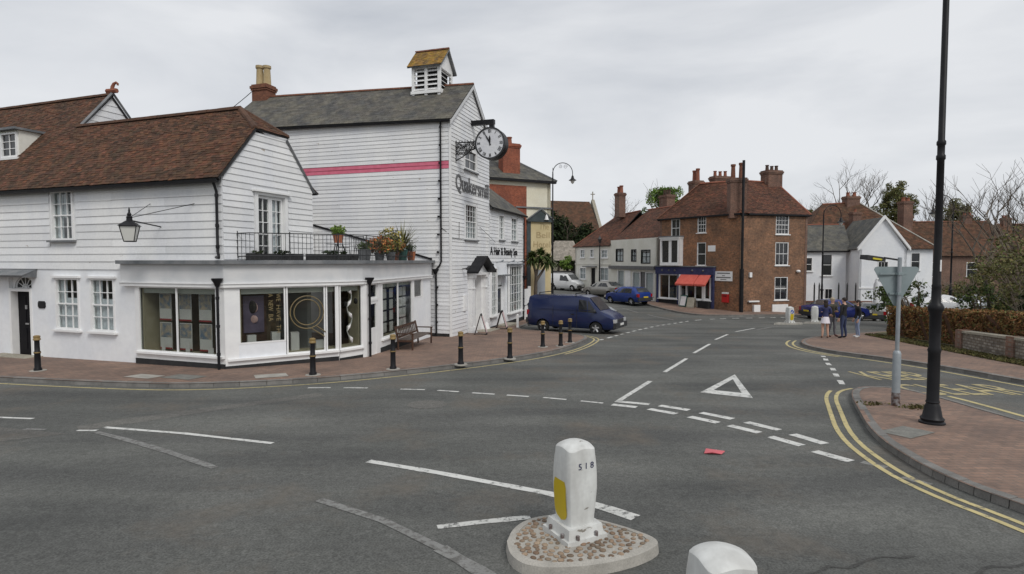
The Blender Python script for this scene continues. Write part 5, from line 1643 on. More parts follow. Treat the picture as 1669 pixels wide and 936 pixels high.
ws = MB(); BL.box(ws, -2.02, -.55, 0, .05, 1.08, 1.8); ws = ws.build('wall_sign', 'white_paint', bh)
for i, (z, w) in enumerate(((1.62, .55), (1.45, .12), (1.3, .62), (1.17, .25))):
    q = MB(); BL.box(q, -1.285 - w, -1.285 + w, .05, .054, z, z + (.08 if w > .3 else .05)); q.build('sign_line', 'sign_grey', ws)
# corner stack and tall pipe
chimney(16.5, 42.6, 5.7, 8.55, 1.15, .9, BR.ang() - .35, 2, bh, potm='old_brick', poth=1.15, potr=.17)
mb = MB(); q = BR.P(.05, .22, 0); mb.tube([Vector((q.x, q.y, -1.6)), Vector((q.x, q.y, 9.8))], .095, 10); mb.tube([Vector((q.x, q.y, -1.6)), Vector((q.x, q.y, 2.0))], .14, 10); mb.build('flue_pipe', 'black_paint', bh, smooth=40)
chimney(20.9, 46.8, 8.2, 9.75, 1.35, .9, .3, 3, bh, potm='wood_dark', poth=.45, potr=.14)
chimney(17.4, 48.6, 8.2, 9.55, 1.5, .8, .3, 3, bh, potm='red_clay', poth=.5, potr=.14)
mb = MB(); BR.box(mb, 2.88, 4.27, 0, .08, -1.7, -.66); mb.build('wall_panel', 'white_paint', bh)
mb = MB(); BR.box(mb, 1.16, 1.7, 0, .22, -1.7, -.66); mb.build('meter_box', 'white_paint', bh)
mb = MB(); BR.box(mb, .75, 1.65, 0, .18, -.44, -.34); mb.build('wall_shelf', 'white_paint', bh)
mb = MB(); BR.box(mb, .8, 1.0, 0, .15, 1.38, 1.74); mb.build('alarm_box', 'white_paint', bh)
mb = MB(); mb.sphere(BR.P(5.1, .1, 1.8), (.16, .16, .11), 10, 6); mb.build('wall_lamp', 'white_paint', bh)
# letter box set in the wall
pbx = empty('wall_letter_box', BL.P(-1.05, .1, -.45), 'red letter box with white plate set in brown brick wall', 'letter box')
mb = MB(); BL.box(mb, -1.33, -.8, 0, .16, -.5, .12); mb.build('box_body', 'postbox_red', pbx)
mb = MB(); BL.box(mb, -1.3, -.83, 0, .19, .13, .25); mb.build('collection_plate', 'plate_white', pbx)
mb = MB(); BL.box(mb, -1.24, -.9, .16, .18, -.06, -.0); mb.build('posting_slot', 'black_paint', pbx)

# ================================================================ white shop and cream cottage up the hill
CW = Fr((12.0, 49.0), (2.44, -7))
CC = Fr((9.56, 56.0), (2.76, -6))
wsx = empty('white_terraced_shop', CW.P(-3.7, -3, -.8), 'white rendered terraced shop with dark framed upper windows beside brick house', 'shop')
OW = [(-6.38, -4.98, 2.5, 3.72), (-3.6, -2.72, 2.5, 3.62), (-1.94, -.46, 2.33, 3.55), (-6.0, -4.8, -.9, 1.72), (-3.4, .1, -1.2, 1.62)]
wall(CW, -7.41, .55, -2, 4.55, OW, 'ivory', wsx)
for o in OW[:3]: window(CW, *o, wsx, 2, 2, m='black_paint', glass='glass', sill=False, fw=.09, bar=.05, curtain=[(0, 1, 0, .8)])
mb = MB(); CW.box(mb, -7.3, .5, 0, .3, 1.82, 2.12); mb.build('fascia', 'sign_grey', wsx)
window(CW, -6.0, -4.8, -.6, 1.72, wsx, 1, 1, glass='glass', name='shop_window', curtain=[(0, 1, .3, 1)])
mb = MB(); CW.box(mb, -6.1, -4.7, -.05, .03, -1.2, -.66); mb.build('stall_riser', 'white_paint', wsx)
mb = MB(); CW.box(mb, -4.6, -3.6, 0, .06, -1.4, 1.7); mb.build('door', 'white_paint', wsx)
window(CW, -3.35, -2.05, -.5, 1.6, wsx, 1, 1, glass='glass', name='shop_window', curtain=[(0, 1, 0, 1)], sill=False)
mb = MB(); CW.box(mb, -2.0, -1.25, -.15, -.1, -1.2, 1.6); mb.build('door', 'sign_grey', wsx)
window(CW, -1.2, .08, -.5, 1.6, wsx, 1, 1, glass='glass', name='shop_window', curtain=[(0, 1, 0, 1)], sill=False)
mb = MB(); CW.box(mb, -3.4, .1, -.06, .02, -1.3, -.56); mb.build('stall_riser', 'white_paint', wsx)
mb = MB(); CW.box(mb, -7.4, .55, 0, .04, -1.4, -.85); mb.build('plinth', 'black_matt', wsx)
mb = MB(); CW.box(mb, -7.4, .5, -2.4, -2.3, -1.5, 4.4); mb.build('partition', 'interior', wsx)
wq = [(CW.P(-7.45, -.15, 4.5), CW.P(.6, -.15, 4.5), CW.P(.6, -4.2, 7.6), CW.P(-7.45, -4.2, 7.6)), (CW.P(.6, -8.2, 4.4), CW.P(-7.45, -8.2, 4.4), CW.P(-7.45, -4.2, 7.6), CW.P(.6, -4.2, 7.6))]
wr = deck(wq, wsx); tiles(wq[:1], .22, .15, 'red_tile', wr, dark=.5, warm=.3); ridge(wq[0][3] + Vector((0, 0, .05)), wq[0][2] + Vector((0, 0, .05)), wr)
wall(Fr(CW.P(.55, 0, 0).xy[:], (7, 2.44)), 0, 8, -2, 4.5, [], 'ivory', wsx); wall(Fr(CW.P(-7.41, -8, 0).xy[:], (2.44, -7)), 0, 8, -2, 4.5, [], 'ivory', wsx)
chimney(15.1, 56.5, 6.5, 8.9, 1.3, .9, CW.ang(), 3, wsx, potm='wood_dark', poth=.6)
chimney(15.9, 50.2, 6.0, 9.4, .95, .85, CW.ang(), 2, wsx, potm='red_clay', poth=1.0, potr=.17)
crm = empty('cream_cottage', CC.P(-3.3, -3, -.5), 'cream rendered cottage with hipped red tiled roof and tall chimney', 'house')
OC = [(-5.58, -4.7, 2.9, 3.8), (-3.66, -2.95, 2.9, 3.8), (-1.63, -.5, 2.85, 3.7), (-5.68, -4.45, .65, 1.9), (-1.82, -.3, .6, 1.95), (-3.52, -2.7, -.6, 1.85)]
wall(CC, -6.6, 0, -1.5, 4.1, OC, 'ivory', crm)
for o in OC[:5]: window(CC, *o, crm, 2, 2, glass='glass', fw=.09, bar=.05, curtain=[(0, 1, 0, 1)])
mb = MB(); CC.box(mb, -3.52, -2.7, -.2, -.12, -.6, 1.85); mb.build('door', 'dark_door', crm)
mb = MB(); CC.box(mb, -4.4, -2.4, 0, .5, 1.95, 2.05); mb.build('door_hood', 'lead', crm)
mb = MB(); CC.box(mb, -6.6, 0, 0, .06, 2.2, 2.3); mb.build('string_course', 'ivory', crm)
mb = MB(); CC.box(mb, -6.5, 0, -2.4, -2.3, -1.5, 4.0); mb.build('partition', 'interior_light', crm)
wall(Fr(CC.P(-6.6, -6, 0).xy[:], (-CC.n[0] * -1, -CC.n[1] * -1)), 0, 6, -1.5, 4.1, [], 'ivory', crm)
ca, cb_ = CC.P(-3.6, -3.4, 7.3), CC.P(.1, -3.4, 7.5)
cq2 = [(CC.P(-6.8, .2, 4.05), CC.P(.05, .2, 4.05), cb_, ca), (CC.P(-6.8, -7, 4.05), CC.P(-6.8, .2, 4.05), ca, ca + Vector((.01, 0, 0))), (CC.P(.05, -7, 4.05), CC.P(-6.8, -7, 4.05), ca, cb_)]
cr = deck(cq2, crm); tiles(cq2[:2], .22, .15, 'red_tile', cr, dark=.45, warm=.3); ridge(ca + Vector((0, 0, .05)), cb_ + Vector((0, 0, .05)), cr)
ridge(cq2[0][0] + Vector((0, 0, .05)), ca + Vector((0, 0, .05)), cr, 'red_clay', .09)
chimney(11.0, 59.0, 7.0, 9.4, .78, .78, CC.ang(), 2, crm, potm='red_clay', poth=.75, potr=.2, name='chimney')

# ================================================================ church and lychgate
ch = empty('church', (12, 92, -.3), 'church with plain brown tiled roof and gable cross behind the dark yews', 'church')
z0c, z1c = 6.0, 12.0
P_ = [Vector((4, 86, z0c)), Vector((13.8, 88.5, z0c))]
back = Vector((-2.2, 8.5, 0))
cqs = [(P_[0] + Vector((0, -.5, 0)), P_[1] + Vector((0, -.5, 0)), P_[1] + back * .5 + Vector((-.3, 0, z1c - z0c)), P_[0] + back * .5 + Vector((0, 0, z1c - z0c))), (P_[1] + back, P_[0] + back, P_[0] + back * .5 + Vector((0, 0, z1c - z0c)), P_[1] + back * .5 + Vector((-.3, 0, z1c - z0c)))]
cro = deck(cqs, ch); tiles(cqs[:1], .35, .25, 'clay_tile', cro, dark=.75, warm=.1)
mb = MB(); mb.prism([P_[1] + Vector((0, 0, -7)), P_[1], P_[1] + back * .5 + Vector((0, 0, z1c - z0c + .35)), P_[1] + back, P_[1] + back + Vector((0, 0, -7))], (.5, .12, 0)); mb.prism([P_[0] + Vector((0, 0, -7)), P_[1] + Vector((0, 0, -7)), P_[1], P_[0]], (0, .6, 0)); mb.build('wall', 'stone', ch)
q = P_[1] + back * .5 + Vector((.2, 0, z1c - z0c + .3)); mb = MB(); mb.tube([q, q + Vector((0, 0, 1.3))], .09, 6); mb.tube([q + Vector((-.35, 0, .9)), q + Vector((.35, 0, .9))], .08, 6); mb.build('gable_cross', 'stone', ch)
lg_ = empty('lychgate', (6.2, 70, -.4), 'dark timber lychgate with pale shingled roof by the churchyard', 'gate')
lq = [(Vector((4.3, 68, 2.6)), Vector((8.4, 68.6, 2.6)), Vector((7.5, 70.5, 5.0)), Vector((5.2, 70.2, 5.0))), (Vector((8.4, 73, 2.6)), Vector((4.3, 72.5, 2.6)), Vector((5.2, 70.2, 5.0)), Vector((7.5, 70.5, 5.0)))]
lr = deck(lq, lg_, 'wood_grey'); tiles(lq[:1], .25, .2, 'shingle', lr, dark=.8)
for x, y in ((4.7, 68.4), (8.0, 68.9), (8.0, 72.4), (4.7, 72.0)):
    mb = MB(); mb.box((x, y, 1.0), (.3, .3, 3.4)); mb.build('post', 'black_matt', lg_)
mb = MB(); mb.box((6.3, 70.6, .4), (3.4, .12, 1.9)); mb.build('gate_boards', 'black_matt', lg_)

# ================================================================ white gabled house and neighbours, right
wh = empty('white_gabled_house', (32, 54, gz(32, 54)), 'white rendered house with steep front gable and grey slate side wing', 'house')
WG = Fr((30.9, 51.4), (3.9, -.5)); WS = Fr((26.0, 54.3), (4.9, -.9)); lw = math.hypot(3.9, .5); ls = math.hypot(4.9, .9)
GB0 = -3.4
OG_ = [(1.55, 2.45, 1.0, 2.55), (2.0, 3.2, -1.6, .3)]
wall(WG, 0, lw, GB0, 3.6, OG_, 'white_render', wh)
MB().prism([WG.P(0, 0, 3.6), WG.P(lw, 0, 3.6), WG.P(lw / 2, 0, 6.35)], Vector((*WG.n, 0)) * -.2).build('wall', 'white_render', wh)
window(WG, *OG_[0], wh, 3, 1, glass='glass_dark', fw=.07, mid=False); window(WG, *OG_[1], wh, 4, 1, glass='glass_dark', mid=False, sill=False)
for a in (-.2, lw + .2):
    mb = MB(); mb.prism([WG.P(a, 0, 3.45), WG.P(a, 0, 3.75), WG.P(lw / 2, 0, 6.6), WG.P(lw / 2, 0, 6.3)], Vector((*WG.n, 0)) * .25); mb.build('barge_board', 'white_paint', wh)
mb = MB(); WG.box(mb, 0, lw, 0, .06, .1, .22); mb.build('string_course', 'white_paint', wh)
gq = [(WG.P(-.2, .2, 3.6), WG.P(-.2, -6, 3.6), WG.P(lw / 2, -6, 6.45), WG.P(lw / 2, .2, 6.45)), (WG.P(lw + .2, -6, 3.6), WG.P(lw + .2, .2, 3.6), WG.P(lw / 2, .2, 6.45), WG.P(lw / 2, -6, 6.45))]
wr_ = deck(gq, wh); tiles(gq, .25, .2, 'slate', wr_, th=.009, dark=.8)
wall(Fr(WG.P(0, -6, 0).xy[:], (WG.n[0], WG.n[1])), 0, 6, GB0, 3.6, [], 'white_render', wh); wall(Fr(WG.P(lw, 0, 0).xy[:], (-WG.n[0], -WG.n[1])), 0, 6, GB0, 3.6, [], 'white_render', wh)
OS = [(1.4, 2.1, 1.6, 2.9), (2.9, 3.8, 1.2, 3.2), (.8, 1.3, -1.2, .4), (3.2, 3.9, -1.0, 0)]
wall(WS, 0, ls, GB0, 3.55, OS, 'white_render', wh)
wq2 = [(WS.P(-.2, .2, 3.5), WS.P(ls + .4, .2, 3.5), WS.P(ls + .8, -3.0, 6.1), WS.P(-.2, -3.0, 6.1)), (WS.P(ls, -6, 3.5), WS.P(-.2, -6, 3.5), WS.P(-.2, -3, 6.1), WS.P(ls, -3, 6.1))]
tiles(wq2[:1], .26, .2, 'slate', deck(wq2, wh), th=.009, dark=.8); ridge(wq2[0][3] + Vector((0, 0, .03)), wq2[0][2] + Vector((0, 0, .03)), wr_, 'red_clay', .09)
window(WS, *OS[0], wh, 1, 2, glass='glass_dark'); window(WS, *OS[1], wh, 1, 2, glass='glass_dark'); window(WS, *OS[2], wh, 1, 1, glass='glass_dark'); window(WS, *OS[3], wh, 2, 1, glass='glass_dark')
mb = MB(); WS.box(mb, 0, ls + .2, .1, .25, 3.38, 3.5); mb.tube([WS.P(.45, .1, 3.4), WS.P(.45, .1, -2.5)], .06, 6); mb.build('gutter', 'black_paint', wh)
# bigger tiled house behind
th_ = empty('tiled_house', (38, 62, gz(38, 62)), 'large white house with broad brown tiled roof and two stacks behind the gabled house', 'house')
TW = Fr((30.0, 60.0), (13.0, -1.0)); tl = math.hypot(13, 1)
OT = [(8.6, 9.5, 1.6, 3.4), (10.9, 11.8, 1.6, 3.4), (8.6, 9.6, -2, .2)]
wall(TW, 0, tl, -4, 3.9, OT, 'white_render', th_)
for o in OT: window(TW, *o, th_, 1, 2, glass='glass_dark')
wall(Fr(TW.P(tl, 0, 0).xy[:], (.08, 1)), 0, 9, -4, 3.9, [], 'white_render', th_)
tq = [(TW.P(-.4, .4, 3.8), TW.P(tl + .4, .4, 3.8), TW.P(tl - 5.2, -4.5, 9.0), TW.P(4.0, -4.5, 8.8)), (TW.P(tl + .4, .4, 3.8), TW.P(tl + .4, -9.4, 3.8), TW.P(tl - 5.2, -4.51, 9.0), TW.P(tl - 5.2, -4.5, 9.0)),
      (TW.P(-.4, -9.4, 3.8), TW.P(-.4, .4, 3.8), TW.P(4, -4.5, 8.8), TW.P(4, -4.51, 8.8)), (TW.P(tl + .4, -9.4, 3.8), TW.P(-.4, -9.4, 3.8), TW.P(4, -4.5, 8.8), TW.P(tl - 5.2, -4.5, 9.0))]
tr_ = deck(tq, th_); tiles(tq[:3], .26, .18, 'clay_tile', tr_, dark=.55, warm=.25)
ridge(tq[0][3] + Vector((0, 0, .05)), tq[0][2] + Vector((0, 0, .05)), tr_); ridge(tq[0][1] + Vector((0, 0, .05)), tq[0][2] + Vector((0, 0, .05)), tr_, 'concrete', .1)
chimney(42.4, 62.5, 5.5, 8.9, 1.05, .9, .1, 2, th_, potm='red_clay', poth=.5, potr=.2); chimney(37.4, 64, 8.0, 9.6, 1.5, .9, .1, 2, th_, potm='red_clay', poth=.5, potr=.2); chimney(36.0, 60.8, 5, 7.6, .9, .7, .1, 1, th_, potm='red_clay', poth=.4)
# brown terrace far right
for i, (lab, x0, y0) in enumerate((('brown tiled terrace house with red chimney behind the shrubs, nearest the white house', 46, 66), ('brown tiled terrace house furthest right behind the bare tree', 56, 64))):
    tz_ = gz(x0, y0)
    te = empty('terrace_house', (x0 + 5, y0 + 3, tz_), lab, 'house', 'terrace houses on the far right')
    fr = Fr((x0, y0), (10, -1.2)); l_ = 10.0
    ops = [(1.5, 2.6, .8, 2.4), (5.5, 6.6, .8, 2.4)]
    wall(fr, 0, l_, -4, 3.2, ops, 'terrace_brick', te); wall(Fr(fr.P(0, -7, 0).xy[:], (fr.n[0], fr.n[1])), 0, 7, -4, 3.2, [], 'terrace_brick', te)
    for o in ops: window(fr, *o, te, 1, 2, glass='glass_dark')
    q_ = [(fr.P(-.1, .3, 3.1), fr.P(l_, .3, 3.1), fr.P(l_, -3.5, 7.2 - i * .4), fr.P(-.1, -3.5, 7.2 - i * .4)), (fr.P(l_, -7.3, 3.1), fr.P(-.1, -7.3, 3.1), fr.P(-.1, -3.5, 7.2 - i * .4), fr.P(l_, -3.5, 7.2 - i * .4))]
    rr_ = deck(q_, te); tiles(q_[:1], .28, .2, 'clay_tile', rr_, dark=.55, warm=.2); ridge(q_[0][3] + Vector((0, 0, .05)), q_[0][2] + Vector((0, 0, .05)), rr_, 'old_brick')
    mb = MB(); mb.prism([fr.P(.05, .1, 3.2), fr.P(.05, -7, 3.2), fr.P(.05, -3.5, 7.1 - i * .4)], Vector((*fr.d, 0)) * .2); mb.build('wall', 'terrace_brick', te)
    for s in (1.0, 7.5): chimney(*fr.P(s, -3.5, 0).xy, 6.3, 7.9 - i * .4, .85, .6, fr.ang(), 3, te, potm='red_clay', poth=.4)
# low front wall and railings before the white wing
lwf = empty('low_brick_wall', (26, 50, gz(26, 50)), 'low weathered brick wall with dark gate posts before the white wing', 'wall')
LW = Fr((23.6, 48.8), (6.6, -.3))
mb = MB(); LW.box(mb, 0, 2.0, 0, .3, -3.2, -.9); LW.box(mb, 2.6, 6.6, 0, .3, -3.2, -.9); mb.build('brickwork', 'flint', lwf)
mb = MB(); LW.box(mb, 0, 2.0, -.03, .33, -.9, -.8); LW.box(mb, 2.6, 6.6, -.03, .33, -.9, -.8); mb.build('coping', 'old_brick', lwf)
for s in (1.9, 2.3, 3.9, 4.6, 5.3):
    mb = MB(); mb.tube([LW.P(s, .15, -2.5), LW.P(s, .15, .5), LW.P(s, .15, .75)], [.06, .06, .02], 6); mb.build('railing_post', 'iron', lwf)
gbx = MB(); gbx.box((23.5, 47.6, -1.4), (.9, .8, 1.6)); gbx.box((23.5, 47.6, -.57), (.96, .86, .08)); gbx.box((23.5, 47.17, -1.3), (.35, .05, .2))
tag(gbx.build('utility_cabinet', 'teal_dark', None), 'dark green utility cabinet at the right end of the brick house', 'cabinet')

# ================================================================ vehicles
def station(t, S):
    for a, b in zip(S[:-1], S[1:]):
        if a[0] <= t <= b[0]:
            k = (t - a[0]) / (b[0] - a[0])
            return [a[i] + (b[i] - a[i]) * k for i in range(7)]
    return list(S[-1] if t > S[-1][0] else S[0])
def vehicle(name, S, paint, wheels, wr, sidewin, screens, label, cat, loc, heading, extra=None, group=None, plate='plate_yellow', lights=None, bumper='plastic'):
    """S: stations (x, z_bottom, z_belt, z_top, w_bottom, w_belt, w_top), rear to front"""
    root = empty(name, (0, 0, 0), label, cat, group)
    rows = []
    for st in S:
        x, zb, zl, zt, wb, wl_, wt = st
        half = [(wb * .92, zb), (wb, zb + .08), (wl_, zb + (zl - zb) * .45), (wl_ * .985, zl), (wt * 1.0, zl + (zt - zl) * .86), (wt * .88, zl + (zt - zl) * .985), (wt * .5, zt), (0, zt + .005)]
        ring = [(x, -a, z) for a, z in half] + [(x, a, z) for a, z in half[-2::-1]]
        rows.append(ring)
    n = len(rows[0])
    vs = [p for r in rows for p in r]
    fs = []
    for i in range(len(rows) - 1):
        for k in range(n):
            fs.append((i * n + k, i * n + (k + 1) % n, (i + 1) * n + (k + 1) % n, (i + 1) * n + k))
    fs += [tuple(range(n)), tuple(range((len(rows) - 1) * n, len(rows) * n))[::-1]]
    body = MB().add(vs, fs).build('body', paint, root, smooth=32)
    # wheel arches cut out
    for (wx, side) in [(w, s) for w in wheels for s in (-1, 1)]:
        st = station(wx, S)
        cy = MB().lathe([(wr * 1.17, -.3), (wr * 1.17, .3)], (0, 0, 0), 24, axis='Y')
        cyo = cy.build('cut', paint, None)
        cyo.location = (wx, side * (st[5] - .02), wr + .01)
        md = body.modifiers.new('b', 'BOOLEAN'); md.operation = 'DIFFERENCE'; md.object = cyo; md.solver = 'EXACT'
    bpy.context.view_layer.update()
    dg = bpy.context.evaluated_depsgraph_get()
    me = bpy.data.meshes.new_from_object(body.evaluated_get(dg))
    for md in list(body.modifiers):
        c = md.object; body.modifiers.remove(md); bpy.data.objects.remove(c)
    body.data = me
    me.materials.clear(); me.materials.append(MATS[paint]); me.materials.append(MATS['black_matt'])
    for p in me.polygons:                       # inside of the arches
        c = p.center
        if any(abs(c.x - wx) < wr * 1.2 and c.z < wr * 2.25 and abs(c.y) < station(wx, S)[5] - .1 for wx in wheels): p.material_index = 1
    for wx in wheels:
        st = station(wx, S)
        for sd in (-1, 1):
            y = sd * (st[5] - .13)
            w = MB().lathe([(wr * .62, -.1), (wr * .95, -.1), (wr, -.07), (wr, .07), (wr * .95, .1), (wr * .62, .1)], (wx, y, wr), 24, axis='Y').build('wheel', 'tyre', root, smooth=40)
            rm = MB(); o = .085 * sd
            rm.lathe([(wr * .64, -.02), (wr * .64, .02)], (wx, y + o * .55, wr), 20, axis='Y', mi=1)
            for k in range(5):
                a = k * 2 * math.pi / 5 + .3
                rm.tube([Vector((wx, y + o, wr)), Vector((wx + wr * .6 * math.cos(a), y + o, wr + wr * .6 * math.sin(a)))], [wr * .2, wr * .15], 5)
            rm.lathe([(wr * .66, -.015), (wr * .6, .015)], (wx, y + o * .95, wr), 20, axis='Y', mi=1)
            rm.build('rim', ['alloy', 'plastic'], w, smooth=40)
    def sp(x, f, side, off=.008):
        st = station(x, S)
        x_, zb, zl, zt, wb, wl_, wt = st
        z = zl + (zt - zl) * .86 * f; y = wl_ * .985 + (wt - wl_ * .985) * f
        return Vector((x, side * (y + off), z))
    for (x0, x1, x2, x3) in sidewin:           # bottom-rear, bottom-front, top-front, top-rear
        for sd in (-1, 1):
            p = [sp(x0, .08, sd), sp(x1, .08, sd), sp(x2, .90, sd), sp(x3, .90, sd)]
            MB().prism(p, Vector((0, -sd * .004, 0))).build('side_window', 'glass_dark', root)
    for (xa, xb, wk) in screens:
        sa, sb = station(xa, S), station(xb, S)
        nrm = Vector((-(sb[3] - sa[3]), 0, sb[0] - sa[0])).normalized() * (1 if xb > xa else -1)
        if nrm.z < 0: nrm = -nrm
        pa_ = [Vector((xa, -sa[6] * wk, sa[3])), Vector((xa, sa[6] * wk, sa[3])), Vector((xb, sb[6] * wk * .93, sb[3])), Vector((xb, -sb[6] * wk * .93, sb[3]))]
        MB().prism([p + nrm * .012 for p in pa_], nrm * .006).build('windscreen', 'glass_screen', root)
    xr, xf = S[0][0], S[-1][0]
    Wm = max(s[5] for s in S)
    for x, sg in ((xr, -1), (xf, 1)):
        zb = S[0][1] if sg < 0 else S[-1][1]
        mb = MB(); mb.box((x + sg * .01, 0, zb + .16), (.16, Wm * 1.86, .26)); mb.build('bumper', bumper, root)
        mb = MB(); mb.box((x + sg * .10, 0, zb + .2 + (.12 if sg < 0 else 0)), (.02, .5, .11)); mb.build('number_plate', plate if sg < 0 else 'plate_white', root)
    lz_r, lz_f = lights or (S[0][2] - .05, S[-1][2] - .02)
    for sd in (-1, 1):
        mb = MB(); mb.box((xr + .05, sd * Wm * .86, lz_r), (.14, .2, .26)); mb.build('rear_light', 'lamp_red', root)
        mb = MB(); mb.box((xf - .06, sd * Wm * .74, lz_f), (.16, .34, .17)); mb.build('headlight', 'lamp_clear', root)
        st = station(sidewin[-1][1] - .08, S)
        mb = MB(); mb.sphere((sidewin[-1][1] - .1, sd * (st[5] + .1), st[2] + .12), (.07, .11, .09), 8, 6); mb.build('mirror', 'plastic', root)
    if extra: extra(root, S)
    root.location = loc
    root.rotation_euler = (0, 0, math.atan2(heading[1], heading[0]))
    return root
def on(x, y): return gp(x, y, 0.0)
VAN = [(-2.42, .42, 1.0, 1.62, .80, .86, .70), (-2.36, .34, 1.02, 1.84, .84, .90, .76), (-2.1, .30, 1.05, 1.92, .86, .92, .77), (.55, .28, 1.08, 1.94, .86, .92, .78), (1.0, .28, 1.08, 1.86, .86, .92, .76), (1.62, .28, 1.08, 1.20, .86, .91, .78), (2.1, .28, .90, 1.03, .86, .90, .78), (2.33, .30, .80, .88, .82, .86, .74), (2.40, .34, .62, .70, .78, .8, .70)]
def van_extra(root, S):
    for x in (-1.75, .3):
        mb = MB(); mb.tube([(x, -.74, 1.9), (x, -.74, 2.04), (x, .74, 2.04), (x, .74, 1.9)], .025, 5); mb.build('roof_bar', 'black_paint', root)
    for sd in (-1, 1):
        mb = MB(); mb.box((-.35, sd * .925, 1.22), (3.0, .014, .03)); mb.build('side_rail', 'van_blue', root)
        mb = MB()
        for x in (-.9, .42): mb.box((x, sd * .921, .88), (.012, .012, 1.1))
        mb.build('door_gap', 'black_matt', root)
        mb = MB(); mb.box((.2, sd * .93, 1.0), (.16, .03, .04)); mb.build('door_handle', 'black_paint', root)
    mb = MB(); mb.box((2.38, 0, .72), (.06, 1.0, .14)); mb.build('grille', 'plastic', root)
v = vehicle('panel_van', VAN, 'van_blue', (-1.5, 1.42), .32, [(.5, .98, .9, .5), (1.02, 1.5, 1.02, .96)], [(1.60, 1.02, .9)], 'dark blue panel van pulling out beside the salon', 'van', on(3.35, 30.1), (.87, -.48), van_extra, lights=(1.0, .72))
HATCH = [(-1.95, .36, .86, .95, .74, .80, .70), (-1.88, .30, .90, 1.02, .76, .83, .68), (-1.45, .26, .93, 1.40, .78, .85, .60), (-1.1, .24, .94, 1.45, .78, .85, .62), (.05, .22, .94, 1.46, .78, .85, .63), (.45, .22, .93, 1.38, .78, .85, .62), (1.05, .22, .92, 1.0, .78, .84, .68), (1.65, .24, .80, .86, .76, .81, .66), (1.92, .30, .62, .68, .70, .74, .6)]
SALOON = [(-2.2, .36, .84, .93, .74, .80, .68), (-2.1, .30, .90, 1.0, .76, .83, .7), (-1.55, .26, .93, 1.05, .78, .86, .70), (-.95, .24, .94, 1.40, .78, .86, .62), (.1, .22, .94, 1.43, .78, .86, .63), (.4, .22, .93, 1.37, .78, .86, .62), (1.1, .22, .92, 1.0, .78, .85, .7), (1.85, .24, .80, .86, .76, .82, .68), (2.15, .30, .62, .68, .70, .76, .62)]
MINI = [(-2.05, .36, .95, 1.62, .78, .84, .68), (-1.98, .30, .98, 1.76, .80, .86, .72), (-1.5, .26, 1.0, 1.82, .80, .86, .72), (.1, .24, 1.0, 1.82, .80, .86, .72), (.5, .24, 1.0, 1.74, .80, .86, .70), (1.15, .24, 1.0, 1.12, .80, .85, .72), (1.75, .26, .88, .95, .78, .82, .68), (2.0, .32, .68, .75, .72, .76, .62)]
hw = [(-1.25, -.42, -.42, -1.12), (-.38, .72, .32, -.38)]
swn = [(-1.2, -.42, -.42, -.85), (-.38, .85, .35, -.38)]
vehicle('hatchback_car', HATCH, 'car_blue', (-1.2, 1.22), .29, hw, [(1.0, .48, .92), (-1.84, -1.47, .95)], 'bright blue hatchback parked with its rear towards the junction', 'car', on(9.55, 47.6), (-.55, .83))
vehicle('saloon_car', SALOON, 'car_silver', (-1.3, 1.35), .29, swn, [(1.05, .43, .9), (-1.5, -.98, .92)], 'silver grey car parked ahead of the blue hatchback', 'car', on(8.7, 54.4), (-.62, .78))
vehicle('small_van', MINI, 'car_white', (-1.25, 1.25), .29, [(-.38, .85, .42, -.38)], [(1.1, .53, .9)], 'small white van facing down the hill by the lychgate', 'van', on(5.9, 61.5), (.72, -.69), lambda r, S: MB().box((-.7, 0, 1.9), (1.9, 1.2, .06)).build('roof_rack', 'alloy', r))
vehicle('saloon_car', SALOON, 'car_pale', (-1.3, 1.35), .29, swn, [(1.05, .43, .9), (-1.5, -.98, .92)], 'pale grey car mostly hidden behind the dark blue van', 'car', on(4.6, 38.2), (.9, -.42))
vehicle('saloon_car', SALOON, 'car_navy', (-1.3, 1.35), .29, swn, [(1.05, .43, .9), (-1.5, -.98, .92)], 'deep blue saloon passing behind the four people', 'car', on(22.5, 40.0), (.98, .18))
vehicle('saloon_car', SALOON, 'car_silver', (-1.3, 1.35), .29, swn, [(1.05, .43, .9), (-1.5, -.98, .92)], 'silver car parked in front of the white gabled house', 'car', on(27.9, 44.8), (.45, .9))
vehicle('saloon_car', SALOON, 'car_white', (-1.3, 1.35), .29, swn, [(1.05, .43, .9), (-1.5, -.98, .92)], 'white car seen over the copper hedge beside the shrubs', 'car', gp(28.4, 38.2, .45), (1, -.1))
vehicle('hatchback_car', HATCH, 'car_pale', (-1.2, 1.22), .29, hw, [(1.0, .48, .92), (-1.84, -1.47, .95)], 'pale hatchback seen over the copper hedge, right of the white car', 'car', gp(33.6, 40.5, .45), (1, .1))
drape('car_park', [(24, 33), (48, 33), (48, 48), (31, 48), (27, 40)], .45, 'asphalt_patch')['kind'] = 'structure'
